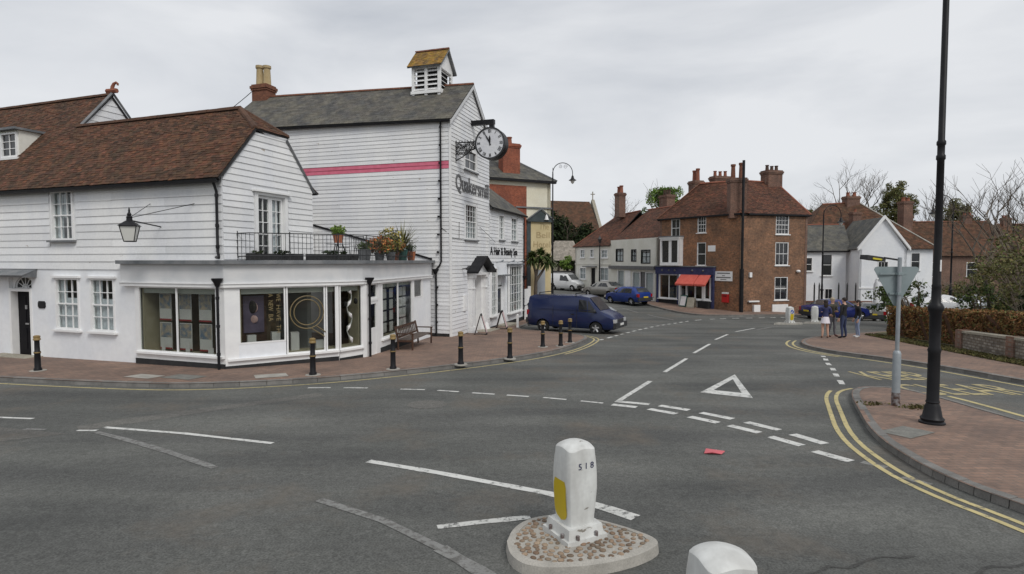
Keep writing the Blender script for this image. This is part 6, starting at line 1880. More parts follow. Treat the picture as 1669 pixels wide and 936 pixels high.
# ================================================================ street furniture
# pavement bollards
def bollard_proto():
    r = empty('bollard', (0, 0, 0))
    b = MB().lathe([(.10, -.05), (.10, .06), (.078, .1), (.072, .48), (.082, .5), (.082, .54), (.066, .56), (.062, .84), (.07, .86)], n=16).build('post', 'black_paint', r, smooth=40)
    MB().lathe([(.084, .505), (.086, .52), (.084, .535)], n=16).build('gold_band', 'gold_paint', r)
    MB().lathe([(.072, .86), (.09, .87), (.09, .9), (.075, .92), (.085, .95), (.08, .985), (.05, 1.0), (.01, 1.005)], n=16).build('cap', 'gold_paint', r, smooth=40)
    MB().lathe([(.2, -.02), (.2, .012), (.1, .015)], n=16).build('footing', 'concrete', r)
    return r
bp0 = bollard_proto()
BPOS = [(-13.31, 16.07, 'by the black cottage door'), (-5.33, 15.32, 'in front of the round window logo'), (-3.4, 16.37, 'in front of the shop bench'), (-1.55, 17.32, 'just right of the bench, before the mill corner'),
        (-.07, 18.67, 'between the bench and the blue van, standing alone'), (1.18, 22.0, 'below the blue van rear wheel'), (1.89, 22.27, 'below the blue van, left one of the close pair'), (2.38, 23.57, 'nearest the pavement tip below the blue van')]
for i, (x, y, t) in enumerate(BPOS):
    o = bp0 if i == 0 else copy_tree(bp0)
    o.location = gp(x, y, .105)
    tag(o, 'black bollard with gold cap ' + t, 'bollard', 'black and gold pavement bollards')

# lamp columns
def lamp_column(loc, h, arm, label, near=False, side=1, ang=0.0):
    r = empty('street_lamp', (0, 0, 0), label, 'street lamp', 'black street lamps')
    k = 1.0
    mb = MB().lathe([(.20, -.1), (.20, .03), (.17, .05), (.185, .09), (.15, .13), (.12, .3), (.095, .36), (.11, .38), (.095, .42), (.092, 1.25), (.105, 1.3), (.085, 1.35), (.09, 1.95), (.115, 2.0), (.125, 2.05), (.105, 2.1), (.075, 2.14), (.07, 2.4), (.075, 2.43), (.062, 2.46), (.055, 4.6), (.07, 4.62), (.07, 4.68), (.056, 4.7), (.056, 4.85), (.07, 4.87), (.07, 4.92), (.052, 4.95), (.045, h - .8)], n=20)
    mb.build('column', 'black_paint', r, smooth=38)
    ar = MB()
    R_ = arm / 2
    ar.tube([Vector((0, 0, h - .9)), Vector((0, 0, h - R_ * .9))], .04, 8)
    ar.tube([Vector((side * (R_ - R_ * math.cos(a)), 0, h - R_ + R_ * math.sin(a))) for a in np.linspace(0, math.pi, 17)] + [Vector((side * arm, 0, h - R_ - .22))], .028, 8)
    ar.tube([Vector((0, 0, h - R_ - .2)), Vector((0, 0, h - R_ + .35))], .022, 6)
    sc = [Vector((side * (R_ + .2 + .16 * (1 - t / 26) * math.cos(t * .5)), 0, h - .28 + .16 * (1 - t / 26) * math.sin(t * .5))) for t in range(22)]
    ar.tube(sc, .01, 4)
    sc = [Vector((side * (R_ - .18 + .14 * (1 - t / 26) * math.cos(-t * .5 + 2)), 0, h - .27 + .14 * (1 - t / 26) * math.sin(-t * .5 + 2))) for t in range(22)]
    ar.tube(sc, .01, 4)
    ar.build('arm', 'black_paint', r, smooth=50)
    z = h - R_ - .22
    MB().lathe([(.03, z + .06), (.08, z), (.10, z - .1), (.14, z - .2), (.27, z - .28), (.28, z - .31), (.13, z - .31)], (side * arm, 0, 0), 16).build('lamp_head', 'black_paint', r, smooth=35)
    MB().lathe([(.15, z - .31), (.15, z - .38), (.09, z - .5), (.02, z - .56)], (side * arm, 0, 0), 14).build('lamp_glass', 'lamp_glass', r, smooth=50)
    if near:
        MB().box((-.01, -.064, 2.78), (.03, .01, .2)).build('number_label', 'white_paint', r)
    r.location = loc
    r.rotation_euler = (0, 0, ang)
    return r
lamp_column(gp(7.42, 10.07, .105), 9.3, 1.5, 'tall black lamp column on the right-hand pavement island', near=True, side=-1, ang=.4)
lamp_column(gp(2.95, 42.0, .105), 10.8, 1.45, 'black lamp column with arched arm at the inn corner', side=1, ang=.1)
lamp_column(gp(23.35, 43.4, .05), 8.4, 1.5, 'black arched lamp column before the white house wing', side=1, ang=.2)
lamp_column(gp(30.6, 40.2, .2), 8.6, 1.5, 'black arched lamp column behind the copper hedge', side=-1, ang=.1)
lp = empty('street_lamp', gp(8.7, 57.3, .1), 'short old lantern post before the cream cottage', 'street lamp')
MB().tube([gp(8.7, 57.3, 0), gp(8.7, 57.3, 4.9)], [.09, .05], 8).build('column', 'black_paint', lp, smooth=40)
c = gp(8.7, 57.3, 5.0)
MB().lathe([(.08, c.z), (.2, c.z + .4), (.22, c.z + .42), (.1, c.z + .6), (.03, c.z + .75)], (c.x, c.y, 0), 6).build('lamp_head', 'iron', lp)

# wall lantern hung before the cottage
wl_ = empty('hanging_lantern', FC.P(-2.4, 1.0, 3.1), 'black four sided hanging lantern on wires above the shop fascia', 'lantern')
LC = FC.P(-2.35, 1.0, 0)
rotL = Matrix.Rotation(.35, 3, 'Z')
def ring4(r, z): z = 3.15 + (z - 3.03) * .8; r *= .8; return [LC + rotL @ Vector((sx * r, sy * r, 0)) + Vector((0, 0, z)) for sx, sy in ((-1, -1), (1, -1), (1, 1), (-1, 1))]
gl = MB(); gl.hexa(ring4(.15, 3.03) + ring4(.25, 3.55)); gl.build('lantern_glass', 'lamp_glass', wl_)
fm = MB()
a_, b_ = ring4(.155, 3.02), ring4(.258, 3.56)
for i in range(4):
    fm.tube([a_[i], b_[i]], .014, 4); fm.tube([a_[i], a_[(i + 1) % 4]], .014, 4); fm.tube([b_[i], b_[(i + 1) % 4]], .016, 4)
fm.build('lantern_frame', 'black_paint', wl_)
hd_ = MB(); hd_.hexa(ring4(.31, 3.56) + ring4(.10, 3.74)); hd_.lathe([(a * .8, 3.15 + (b - 3.03) * .8) for a, b in [(.10, 3.74), (.09, 3.85), (.11, 3.87), (.06, 3.92), (.07, 3.98), (.03, 4.05), (.035, 4.1), (.012, 4.22)]], (LC.x, LC.y, 0), 10); hd_.build('lantern_hood', 'black_paint', wl_, smooth=30)
wr2 = MB(); top = LC + Vector((0, 0, 3.8))
for s, z in ((-1.0, 4.25), (-2.75, 4.3)): wr2.tube([top, FC.P(s, .03, z)], .01, 4)
wr2.tube([LC + Vector((0, 0, 3.74)), FC.P(-2.35, 0, 3.6)], .02, 5); wr2.build('bracket', 'iron', wl_)

# triangular road sign seen from behind
sg = empty('give_way_sign', gp(7.74, 11.52, .1), 'grey back of a triangular road sign on its post', 'road sign')
SX, SY = 7.74, 11.52; gzs = gz(SX, SY) + .105
mb = MB().lathe([(.075, gzs - .05), (.075, gzs + 1.05), (.06, gzs + 1.1), (.038, gzs + 1.12), (.038, gzs + 2.98), (.02, gzs + 2.99)], (SX, SY, 0), 16); mb.build('post', 'galvanised', sg, smooth=40)
MB().lathe([(.078, gzs - .04), (.0785, gzs + .2), (.077, gzs + .27)], (SX, SY, 0), 16).build('rusted_foot', 'rust', sg, smooth=40)
nz = Vector((0.1, .99, 0)).normalized(); dx = Vector((.99, -.1, 0))
ct = Vector((SX - .02, SY + .06, 0))
tri = []
for cx, cz, a0 in ((-.40, 2.83, 90), (0, 2.12, 210), (.40, 2.83, -30)):
    pass
def tpt(x, z): return ct + dx * x + Vector((0, 0, gzs + z))
pts = [tpt(-.43, 2.74), tpt(-.41, 2.785), tpt(-.37, 2.80), tpt(.37, 2.80), tpt(.41, 2.785), tpt(.43, 2.74), tpt(.045, 2.03), tpt(0, 2.005), tpt(-.045, 2.03)]
MB().prism(pts, nz * .006).build('sign_plate', 'sign_back', sg)
mb = MB()
for z, w in ((2.66, .34), (2.26, .14)): mb.box(ct + Vector((0, -.012, gzs + z)), (w * 2, .02, .04)); mb.box(Vector((SX, SY, gzs + z)), (.1, .1, .05))
mb.build('sign_channel', 'sign_back', sg)
mb = MB(); mb.tube([Vector((SX, SY, gzs + 2.93)), Vector((SX - .12, SY + .3, gzs + 2.98))], .02, 6)
rl_ = Matrix.Rotation(.12, 3, 'Y') @ Matrix.Rotation(.2, 3, 'Z'); mb.box(Vector((SX - .28, SY + .42, gzs + 2.97)), (.44, .2, .09), rl_); mb.build('sign_light', 'plastic', sg)
MB().box(Vector((SX - .25, SY + .33, gzs + 2.955)), (.22, .04, .035), rl_).build('sign_light_lens', 'lit_yellow', sg)

# keep-left bollards
def sq_r(a, n=5.0): return 1.0 / (abs(math.cos(a)) ** n + abs(math.sin(a)) ** n) ** (1 / n)
def guard_bollard(loc, ang, label, h=1.05, yellow='L', arrow=False, number=None, w=.2):
    r = empty('traffic_bollard', (0, 0, 0), label, 'traffic bollard', 'white internally lit traffic bollards')
    N = 48; rows = []
    def zt(x, y): return h - 1.9 * (x * x + y * y)
    hs = (0.0, .1, .3, .5, .7, .85, 1.0)
    ws = (.86, .88, .95, 1.0, .99, .95, .88)
    vs = []; fs = []
    for f, wk in zip(hs, ws):
        for k in range(N):
            a = 2 * math.pi * k / N; q = sq_r(a) * w * wk
            x, y = q * math.cos(a), q * math.sin(a)
            top = zt(q * math.cos(a), q * math.sin(a)) - .0
            vs.append((x, y, .12 + (top - .12) * f))
    for q0 in (.93, .8, .6, .35, .12):
        for k in range(N):
            a = 2 * math.pi * k / N; q = sq_r(a) * w * .88 * q0
            x, y = q * math.cos(a), q * math.sin(a)
            vs.append((x, y, zt(x, y) + .006))
    nr = len(hs) + 5
    for i in range(nr - 1):
        for k in range(N): fs.append((i * N + k, i * N + (k + 1) % N, (i + 1) * N + (k + 1) % N, (i + 1) * N + k))
    fs.append(tuple(range((nr - 1) * N, nr * N)))
    MB().add(vs, fs).build('shell', 'bollard_white', r, smooth=26)
    pl = MB(); pl.hexa([(-.21, -.21, 0), (.21, -.21, 0), (.21, .21, 0), (-.21, .21, 0), (-.19, -.19, .13), (.19, -.19, .13), (.19, .19, .13), (-.19, .19, .13)])
    pl.hexa([(-.23, -.23, -.03), (.23, -.23, -.03), (.23, .23, -.03), (-.23, .23, -.03), (-.23, -.23, .035), (.23, -.23, .035), (.23, .23, .035), (-.23, .23, .035)])
    pl.build('base_plate', 'bollard_white', r)
    bl = MB()
    for x, y in ((-.1, -.2), (.1, -.2), (-.2, -.1), (-.2, .1)): bl.lathe([(.018, .03), (.018, .075), (.008, .08)], (x * 1.07, y * 1.07, 0), 8)
    bl.build('base_bolt', 'rust', r)
    def panel(face, z0, z1, hw, m, name, circ=False, off=.003):
        n = 20; pts = []
        if circ:
            pts = [(hw * math.cos(t), (z0 + z1) / 2 + hw * math.sin(t)) for t in np.linspace(0, 2 * math.pi, 25)[:-1]]
        else:
            pts = [(-hw, z1 - .05), (-hw + .03, z1), (hw - .05, z1), (hw, z1 - .06), (hw, z0 + .1)] + [(hw * math.cos(t), z0 + .1 + .1 * math.sin(t)) for t in np.linspace(0, -math.pi, 12)[1:-1]] + [(-hw, z0 + .1)]
        def P(u, z):
            f = (z - .12) / (h - .3)
            wk = np.interp(f, hs, ws)
            dd = w * wk * (1 - abs(u / (w * wk)) ** 5 / 5) + off
            return {'L': Vector((-dd, -u, z)), 'F': Vector((u, -dd, z)), 'B': Vector((-u, dd, z)), 'R': Vector((dd, u, z))}[face]
        P3 = [P(u, z) for u, z in pts]
        cen = sum(P3, Vector()) / len(P3)
        zz = sorted({round(z, 3) for u, z in pts})
        MB().add([cen] + P3, [(0, i + 1, (i + 1) % len(P3) + 1) for i in range(len(P3))]).build(name, m, r)
    def rows_panel(face, z0, z1, hw, m, name, off=.004):
        vs = []; K = 14
        for i in range(K + 1):
            z = z0 + (z1 - z0) * i / K
            t = (z - z0) / .1
            ww = hw * (math.sqrt(max(0, 1 - (1 - t) ** 2)) if t < 1 else 1) * (1 - max(0, (z - (z1 - .05)) / .05) * .2)
            f = (z - .12) / (h - .3); wk = np.interp(f, hs, ws); dd = w * wk * .995 + off
            for u in (-ww, -ww / 3, ww / 3, ww):
                d2 = dd - (abs(u) / w) ** 5 * w * .25
                vs.append({'L': (-d2, -u, z), 'F': (u, -d2, z), 'R': (d2, u, z), 'B': (-u, d2, z)}[face])
        fs = [(i * 4 + j, i * 4 + j + 1, (i + 1) * 4 + j + 1, (i + 1) * 4 + j) for i in range(K) for j in range(3)]
        MB().add(vs, fs).build(name, m, r, smooth=60)
    if yellow: rows_panel(yellow, .16, .62 * h / 1.02, .6 * w, 'bollard_yellow', 'yellow_panel')
    if arrow:
        panel('F', h - .43, h - .19, .68 * w, 'white_paint', 'sign_rim', True, .010)
        panel('F', h - .43, h - .19, .59 * w, 'sign_blue', 'keep_left_disc', True, .014)
        def GP(a, b, z): return Vector((a, -w * .96 - .022 - z * .002, b + h - 1.05))
        MB().prism([GP(.06, .80, 0), GP(-.02, .72, 0), GP(.02, .68, 0), GP(-.08, .66, 0), GP(-.06, .77, 0), GP(-.035, .735, 0), GP(.045, .815, 0)], (0, -.003, 0)).build('arrow', 'white_paint', r)
    if number:
        text_mesh(number, None, -.075, .10, h - .235, h - .175, 0, 'number_ink', r, 'number', ground=lambda a, b, z: Vector((a, -w * .955 - .006 - z * .002, b)))
    r.location = loc; r.rotation_euler = (0, 0, ang)
    return r
guard_bollard(gp(.62, 5.60, .12), R(28), 'white traffic bollard numbered 518 with yellow side panel on the cobbled refuge', number='5 1 8', h=.925, w=.178)
guard_bollard(gp(1.23, 3.30, .12), R(10), 'white top of a traffic bollard with blue disc at the bottom edge', yellow=None, arrow=True, h=.925, w=.178)
guard_bollard(gp(16.99, 35.16, .1), R(15), 'far white traffic bollard with blue arrow disc and yellow front, before brick house', h=1.0, yellow='F', arrow=True)
guard_bollard(gp(18.9, 35.9, .1), R(-20), 'far white traffic bollard nearest the group of people', h=1.0, yellow='R')
# refuges
RF = [(-.06, 5.45), (0.0, 5.75), (.17, 6.0), (.48, 6.12), (.85, 6.02), (1.22, 5.75), (1.44, 5.5), (1.38, 5.32), (1.05, 5.08), (.6, 4.93), (.15, 4.93), (-.03, 5.15)]
def refuge(poly, label, cobbles=True):
    c = (sum(p[0] for p in poly) / len(poly), sum(p[1] for p in poly) / len(poly))
    r = empty('traffic_refuge', gp(*c), label, 'traffic island')
    pl = smooth_line(poly + [poly[0]], 2)[:-1]
    out = [gp(x, y, -.02) for x, y in pl]
    inn_ = [(c[0] + (x - c[0]) * .86, c[1] + (y - c[1]) * .86) for x, y in pl]
    top = [gp(x, y, .095) for x, y in pl]; ti = [gp(x, y, .11) for x, y in inn_]; bi = [gp(x, y, .09) for x, y in inn_]
    n = len(pl)
    per = 6
    for s in range(0, n, per):                  # kerb pieces
        idx = [i % n for i in range(s, min(s + per, n) + 1)]
        mb = MB(); k = len(idx)
        vs = [out[i] for i in idx] + [top[i].lerp(ti[i], .12) for i in idx] + [ti[i] for i in idx] + [bi[i] for i in idx]
        fs = [(j * k + i, j * k + i + 1, (j + 1) * k + i + 1, (j + 1) * k + i) for j in range(3) for i in range(k - 1)]
        mb.add(vs, fs).build('kerb_stone', 'concrete', r)
    MB().add([p + Vector((0, 0, .01)) for p in bi], [tuple(range(n))]).build('bedding', 'concrete', r)
    if cobbles:
        sh = []
        for v in range(6):
            mb = MB(); mb.sphere((0, 0, 0), (1, .72 + .05 * v, .55), 8, 5); q = mb.build('cobble', 'pebble', None, smooth=80); sh.append(q.data); bpy.data.objects.remove(q)
        pts = []
        xs = [p[0] for p in inn_]; ys = [p[1] for p in inn_]
        def inside(x, y):
            ok = False
            for i in range(n):
                (x1, y1), (x2, y2) = inn_[i], inn_[i - 1]
                if (y1 > y) != (y2 > y) and x < (x2 - x1) * (y - y1) / (y2 - y1) + x1: ok = not ok
            return ok
        tries = 0
        while len(pts) < 270 and tries < 20000:
            tries += 1
            x, y = random.uniform(min(xs), max(xs)), random.uniform(min(ys), max(ys))
            if not inside(x, y) or math.hypot(x - .63, y - 5.62) < .22: continue
            if any((x - a) ** 2 + (y - b) ** 2 < .062 ** 2 for a, b in pts): continue
            pts.append((x, y))
        for x, y in pts:
            q = bpy.data.objects.new('cobble', random.choice(sh)); COL.objects.link(q); q.parent = r
            s = random.uniform(.022, .036)
            q.scale = (s, s, s * random.uniform(.4, .75)); q.rotation_euler = (0, 0, random.uniform(0, 6.28))
            q.location = gp(x, y, .105) - r.location
    return r
refuge(RF, 'cobbled traffic refuge with pale kerb round the numbered bollard')
refuge([(.8, 3.6), (1.1, 3.85), (1.6, 3.8), (1.9, 3.4), (1.7, 3.0), (1.0, 3.0)], 'second refuge under the bollard at the bottom edge', False)
refuge([(15.9, 34.9), (16.5, 35.6), (17.6, 35.7), (18.0, 35.3), (17.2, 34.7)], 'low far refuge under the bollard with the arrow disc', False)
refuge([(18.1, 35.7), (18.6, 36.3), (19.8, 36.3), (20.2, 35.9), (19.2, 35.4)], 'low far refuge under the bollard nearest the people', False)

# bench by the shop
bn = empty('bench', (0, 0, 0), 'brown slatted wooden bench against the shop side windows', 'bench')
for i in range(5): MB().box((0, -.22 + i * .105, .43), (1.5, .09, .03)).build('seat_slat', 'wood_grey', bn)
for i in range(13): MB().box((-.68 + i * .113, .27 + .035, .68), (.05, .02, .36), Matrix.Rotation(-.16, 3, 'X')).build('back_slat', 'wood_grey', bn)
mb = MB(); mb.box((0, .335, .86), (1.5, .04, .09), Matrix.Rotation(-.16, 3, 'X')); mb.build('top_rail', 'wood_dark', bn)
MB().box((0, .27, .5), (1.5, .03, .06)).build('back_rail', 'wood_dark', bn)
for sx in (-.74, .74):
    MB().tube([(sx, .24, 0), (sx, .25, .45), (sx, .36, .92)], .033, 4).build('leg', 'wood_dark', bn)
    MB().tube([(sx, -.26, 0), (sx, -.26, .64)], .033, 4).build('leg', 'wood_dark', bn)
    MB().box((sx, 0, .655), (.07, .62, .035)).build('arm_rest', 'wood_dark', bn)
    MB().box((sx, 0, .38), (.05, .5, .07)).build('side_rail', 'wood_dark', bn)
q = F4.P(3.1, .62, 0); bn.scale = (1.5, 1.1, .98); bn.location = gp(q.x, q.y, .105); bn.rotation_euler = (0, 0, F4.ang())
# A-boards
def a_board(x, y, ang, label, m='poster_white', fr='black_paint', h=1.0):
    r = empty('a_board', (0, 0, 0), label, 'sandwich board')
    for sg_ in (-1, 1):
        rt = Matrix.Rotation(sg_ * .28, 3, 'X')
        f = MB(); f.box((0, sg_ * .15, h / 2), (.6, .025, h), rt).build('panel', fr, r)
        MB().box((0, sg_ * .165, h / 2), (.5, .02, h * .82), rt).build('poster', m, r)
    r.location = gp(x, y, .105); r.rotation_euler = (0, 0, ang)
q = MF.P(1.5, .9, 0); a_board(q.x, q.y, MF.ang() + .3, 'sandwich board just left of the mill door', 'rose_white')
q = MF.P(4.9, .8, 0); a_board(q.x, q.y, MF.ang() + .2, 'sandwich board just right of the mill door', 'rose_white')
q = BL.P(-4.3, .7, 0); a_board(q.x, q.y, BL.ang(), 'green topped sandwich board under the red awning', 'poster_white', 'pot_green', .9)
q = BL.P(-3.55, .8, 0); a_board(q.x, q.y, BL.ang() + .2, 'buff board leaning below the red awning beside dark crate', 'stone', 'stone', .8)
# old hand pump and white posts
q = MF.P(9.0, 1.2, 0); pz = gz(q.x, q.y) + .1
hp = empty('hand_pump', Vector((q.x, q.y, pz)), 'black cast iron hand pump outside the salon window', 'pump')
MB().lathe([(.16, pz), (.16, pz + .08), (.09, pz + .12), (.08, pz + .95), (.12, pz + 1.0), (.12, pz + 1.1), (.16, pz + 1.12), (.14, pz + 1.22), (.05, pz + 1.3), (.03, pz + 1.36)], (q.x, q.y, 0), 14).build('barrel', 'iron', hp, smooth=40)
MB().tube([(q.x, q.y, pz + .85), (q.x + .2, q.y - .12, pz + .85), (q.x + .3, q.y - .18, pz + .7)], .04, 6).build('spout', 'iron', hp)
MB().tube([(q.x, q.y, pz + 1.15), (q.x - .3, q.y + .05, pz + 1.1), (q.x - .42, q.y + .05, pz + .6)], .022, 6).build('handle', 'iron', hp)
for s, t in ((6.0, 'left of the salon door'), (9.3, 'right of the salon door, by the pump')):
    q = MF.P(s, 1.35, 0); pz = gz(q.x, q.y) + .1
    o = MB().box((q.x, q.y, pz + .35), (.13, .13, .7)).hexa([Vector((q.x + a * .065, q.y + b * .065, pz + .7)) for a, b in ((-1, -1), (1, -1), (1, 1), (-1, 1))] + [Vector((q.x + a * .01, q.y + b * .01, pz + .76)) for a, b in ((-1, -1), (1, -1), (1, 1), (-1, 1))]).build('white_post', 'white_paint', None)
    tag(o, 'short white wooden post ' + t, 'post', 'white posts by the salon')
# banded post before the white house
q = gp(29.3, 46.3)
ps = empty('banded_post', q, 'pale post with black brackets before the white gabled house', 'post')
MB().tube([q, q + Vector((0, 0, 2.9)), q + Vector((0, 0, 3.3))], [.25, .22, .04], 10).build('post', 'grey_white', ps, smooth=40)
for i in range(4):
    MB().box(q + Vector((.2, -.1, .65 + i * .68)), (.6, .2, .16)).build('bracket', 'black_paint', ps)
# litter on the road
c = gp(3.06, 8.63, .012)
lt = MB()
vs = [c + Vector((-.16, -.05, 0)), c + Vector((-.05, -.1, .03)), c + Vector((.09, -.09, 0)), c + Vector((.17, -.01, .02)), c + Vector((.06, .08, .0)), c + Vector((-.09, .08, .03))]
lt.prism(vs, (0, 0, .006)); lt = lt.build('litter', 'litter_red', None)
tag(lt, 'crumpled red and white wrapper lying on the road', 'litter')
MB().box(c + Vector((0, 0, .026)), (.14, .05, .006), Matrix.Rotation(.3, 3, 'Z')).build('white_print', 'plate_white', lt)
# overhead cable from the mill chimney
pa2, pb2 = MS.P(-12.6, -2.2, 11.9), Vector((-17.5, 30, 9.3))
tag(MB().tube([pa2.lerp(pb2, t) - Vector((0, 0, .5 * math.sin(math.pi * t))) for t in np.linspace(0, 1, 14)], .018, 4).build('overhead_cable', 'iron', None), 'thin cable slung from the mill chimney to the left', 'cable')

# ================================================================ plants
def plant_pot(x, y, z, r, h, m): return [(r * .75, 0), (r, h), (r * 1.06, h), (r * 1.06, h + .02), (r * .9, h + .02), (r * .88, h - .04)]
def potted(x, y, h, potm, pr, ph, leafm, n, rad, label, box=None, spiky=False, flower=None, z=2.612):
    r = empty('potted_plant', (x, y, z), label, 'potted plant', 'pots on the shop roof terrace')
    if box:
        MB().box((x, y, z + ph / 2), (box, .22, ph), Matrix.Rotation(box and random.uniform(.6, .7), 3, 'Z')).build('pot', potm, r)
    else:
        MB().lathe([(a, z + b) for a, b in plant_pot(0, 0, 0, pr, ph, 0)], (x, y, 0), 12).build('pot', potm, r, smooth=30)
    if spiky:
        mb = MB(); rd_ = random.Random(int(x * 100))
        for i in range(n):
            a = rd_.uniform(0, 6.28); el = rd_.uniform(.3, 1.35); ln = h * rd_.uniform(.7, 1.1)
            d = Vector((math.cos(a) * math.cos(el), math.sin(a) * math.cos(el), math.sin(el)))
            p0 = Vector((x, y, z + ph)); p1 = p0 + d * ln * .6; p2 = p0 + d * ln + Vector((0, 0, -.25 * ln * math.cos(el)))
            sd = d.cross(Vector((0, 0, 1))).normalized() * .02
            mb.add([p0 - sd * .5, p0 + sd * .5, p1 + sd, p1 - sd, p2], [(0, 1, 2, 3), (3, 2, 4)])
        me = mb.build('leaves', leafm, r, fix=False)
        tint_attr(me.data, [(1, 1, 1)] * len(me.data.polygons), 1)
    else:
        leaf_mesh('leaves', blob((x, y, z + ph + h * .45), (rad, rad, h * .55), n, .1), .06, leafm, r)
    if flower:
        leaf_mesh('flowers', blob((x, y, z + ph + h * .55), (rad * 1.05, rad * 1.05, h * .55), int(n * .6), .4), .05, flower, r, stuff=True)
potted(-4.55, 24.0, 1.35, 'pot_green', .22, .42, 'olive_leaf', 90, .4, 'spiky green plant in a teal pot near the mill', spiky=True)
potted(-4.35, 24.9, .35, 'pot_clay', .2, .36, 'green_leaf', 160, .25, 'clay pot at the terrace end against the mill')
potted(-4.95, 21.6, .6, 'pot_grey', .2, .25, 'olive_leaf', 620, .55, 'bush of orange flowers on the roof terrace', flower='orange_flower')
potted(-4.75, 22.6, .95, 'pot_grey', .2, .3, 'olive_leaf', 520, .5, 'tall yellow leaved shrub behind orange flowers', flower='yellow_leaf')
potted(-4.72, 23.3, .5, 'pot_clay', .17, .3, 'olive_leaf', 420, .42, 'orange flowering plant in clay pot beside teal pot', flower='orange_flower')
potted(-5.2, 20.2, .3, 'pot_grey', .2, .36, 'green_leaf', 90, .25, 'grey pot with low green plant, left of orange flowers')
potted(-5.25, 20.75, .3, 'pot_grey', .2, .36, 'green_leaf', 60, .22, 'grey pot with sparse plant, right of its twin')
potted(-5.9, 18.75, .12, 'black_matt', .2, .2, 'dark_leaf', 60, .3, 'long black trough below the terrace railing, right of the corner', box=1.5)
potted(-7.1, 17.9, .1, 'black_matt', .2, .2, 'dark_leaf', 50, .3, 'long black trough below the french door', box=1.2)
potted(-7.65, 17.45, .1, 'black_matt', .2, .2, 'dark_leaf', 30, .2, 'short black trough at the left end of the railing', box=.7)
potted(-5.6, 19.3, .1, 'black_matt', .2, .2, 'dark_leaf', 30, .2, 'black trough behind the railing bend', box=.9)
potted(-6.4, 21.3, .35, 'pot_clay', .2, .3, 'fresh_leaf', 260, .3, 'bright green plant raised on the terrace table', z=3.25)
ttb = empty('terrace_table', (-6.4, 21.3, 2.61), 'small pale terrace table carrying a green plant', 'table')
MB().lathe([(.45, 3.2), (.45, 3.24)], (-6.4, 21.3, 0), 16).build('table_top', 'grey_white', ttb)
for a in (0.5, 2.6, 4.7): MB().tube([(-6.4 + .15 * math.cos(a), 21.3 + .15 * math.sin(a), 3.2), (-6.4 + .38 * math.cos(a), 21.3 + .38 * math.sin(a), 2.61)], .02, 5).build('leg', 'iron', ttb)
for i, (x, y, a) in enumerate(((-5.7, 21.6, .5), (-6.0, 20.6, 2.4))):
    cr_ = empty('terrace_chair', (0, 0, 0), ('wire terrace chair right of the table' if i == 0 else 'wire terrace chair in front of the table'), 'chair', 'wire chairs on the roof terrace')
    MB().lathe([(.21, .44), (.21, .46)], n=14).build('seat', 'iron', cr_)
    mb = MB()
    for t in np.linspace(-.9, .9, 6): mb.tube([(.2 * math.sin(t), .2 * math.cos(t), .45), (.24 * math.sin(t), .26 * math.cos(t), .9)], .008, 4)
    mb.tube([(.24 * math.sin(t), .26 * math.cos(t), .9) for t in np.linspace(-1, 1, 9)], .012, 4); mb.build('backrest', 'iron', cr_)
    for sx in (-1, 1):
        for sy in (-1, 1): MB().tube([(sx * .14, sy * .14, .44), (sx * .2, sy * .2, 0)], .011, 4).build('leg', 'iron', cr_)
    cr_.location = (x, y, 2.612); cr_.rotation_euler = (0, 0, a)

# palm by the inn
cp = empty('cabbage_palm', gp(1.75, 41.6, .1), 'cabbage palm with bushy heads in front of the cream inn', 'palm')
mb = MB(); b0 = gp(1.75, 41.6, 0)
heads = [b0 + Vector((-.3, 0, 4.0)), b0 + Vector((.85, .1, 3.8)), b0 + Vector((.3, -.1, 4.2))]
mb.tube([b0, b0 + Vector((-.05, 0, 1.6)), b0 + Vector((0, 0, 2.8)), heads[0]], [.15, .13, .1, .08], 8)
mb.tube([b0 + Vector((0, 0, 2.4)), b0 + Vector((.45, .05, 3.1)), heads[1]], [.11, .09, .07], 8); mb.tube([b0 + Vector((0, 0, 2.8)), heads[2]], [.09, .07], 8)
mb.build('trunk', 'bark', cp, smooth=50)
mb = MB(); rd_ = random.Random(5)
for hd0 in heads:
    for i in range(200):
        a = rd_.uniform(0, 6.28); el = rd_.uniform(-.7, 1.4); ln = rd_.uniform(.7, 1.05)
        d = Vector((math.cos(a) * math.cos(el), math.sin(a) * math.cos(el), math.sin(el)))
        p1 = hd0 + d * ln * .55; p2 = hd0 + d * ln + Vector((0, 0, -.3 * ln))
        s_ = d.cross(Vector((0, 0, 1))).normalized() * .045
        mb.add([hd0 - s_ * .4, hd0 + s_ * .4, p1 + s_, p1 - s_, p2], [(0, 1, 2, 3), (3, 2, 4)])
o = mb.build('crown', 'green_leaf', cp, fix=False)
tint_attr(o.data, [(g_, g_, g_) for g_ in np.repeat(rng.uniform(.5, 1.3, len(o.data.polygons) // 2), 2)], 1)

def leafy_tree(name, x, y, h, crown, k, n, cr, size, m, label, trunk_r=.2, group=None, z=None, levels=3, tint=(.5, 1.3)):
    b = gp(x, y, 0) if z is None else Vector((x, y, z))
    r = empty(name, b, label, 'tree' if 'shrub' not in name else 'shrub', group)
    mb, tips = limbs(b, h, int(x * 7 + y), .5, levels, trunk_r, (2, 3), .35)
    mb.build('trunk', 'bark', r)
    c, rr = crown
    leaf_mesh('crown', clumps(b + Vector(c), rr, k, n, cr), size, m, r, tint)
    return r
leafy_tree('yew_tree', 6.0, 77, 9, ((-1.5, 0, 5.2), (3.6, 3, 4.0)), 60, 130, 1.0, .22, 'dark_leaf', 'dark yew below the church roof, left one', group='churchyard yews')
leafy_tree('yew_tree', 10.2, 78, 8, ((-.5, 0, 4.0), (3.4, 3, 3.6)), 55, 130, 1.0, .22, 'dark_leaf', 'dark yew behind the cream cottage, right one', group='churchyard yews')
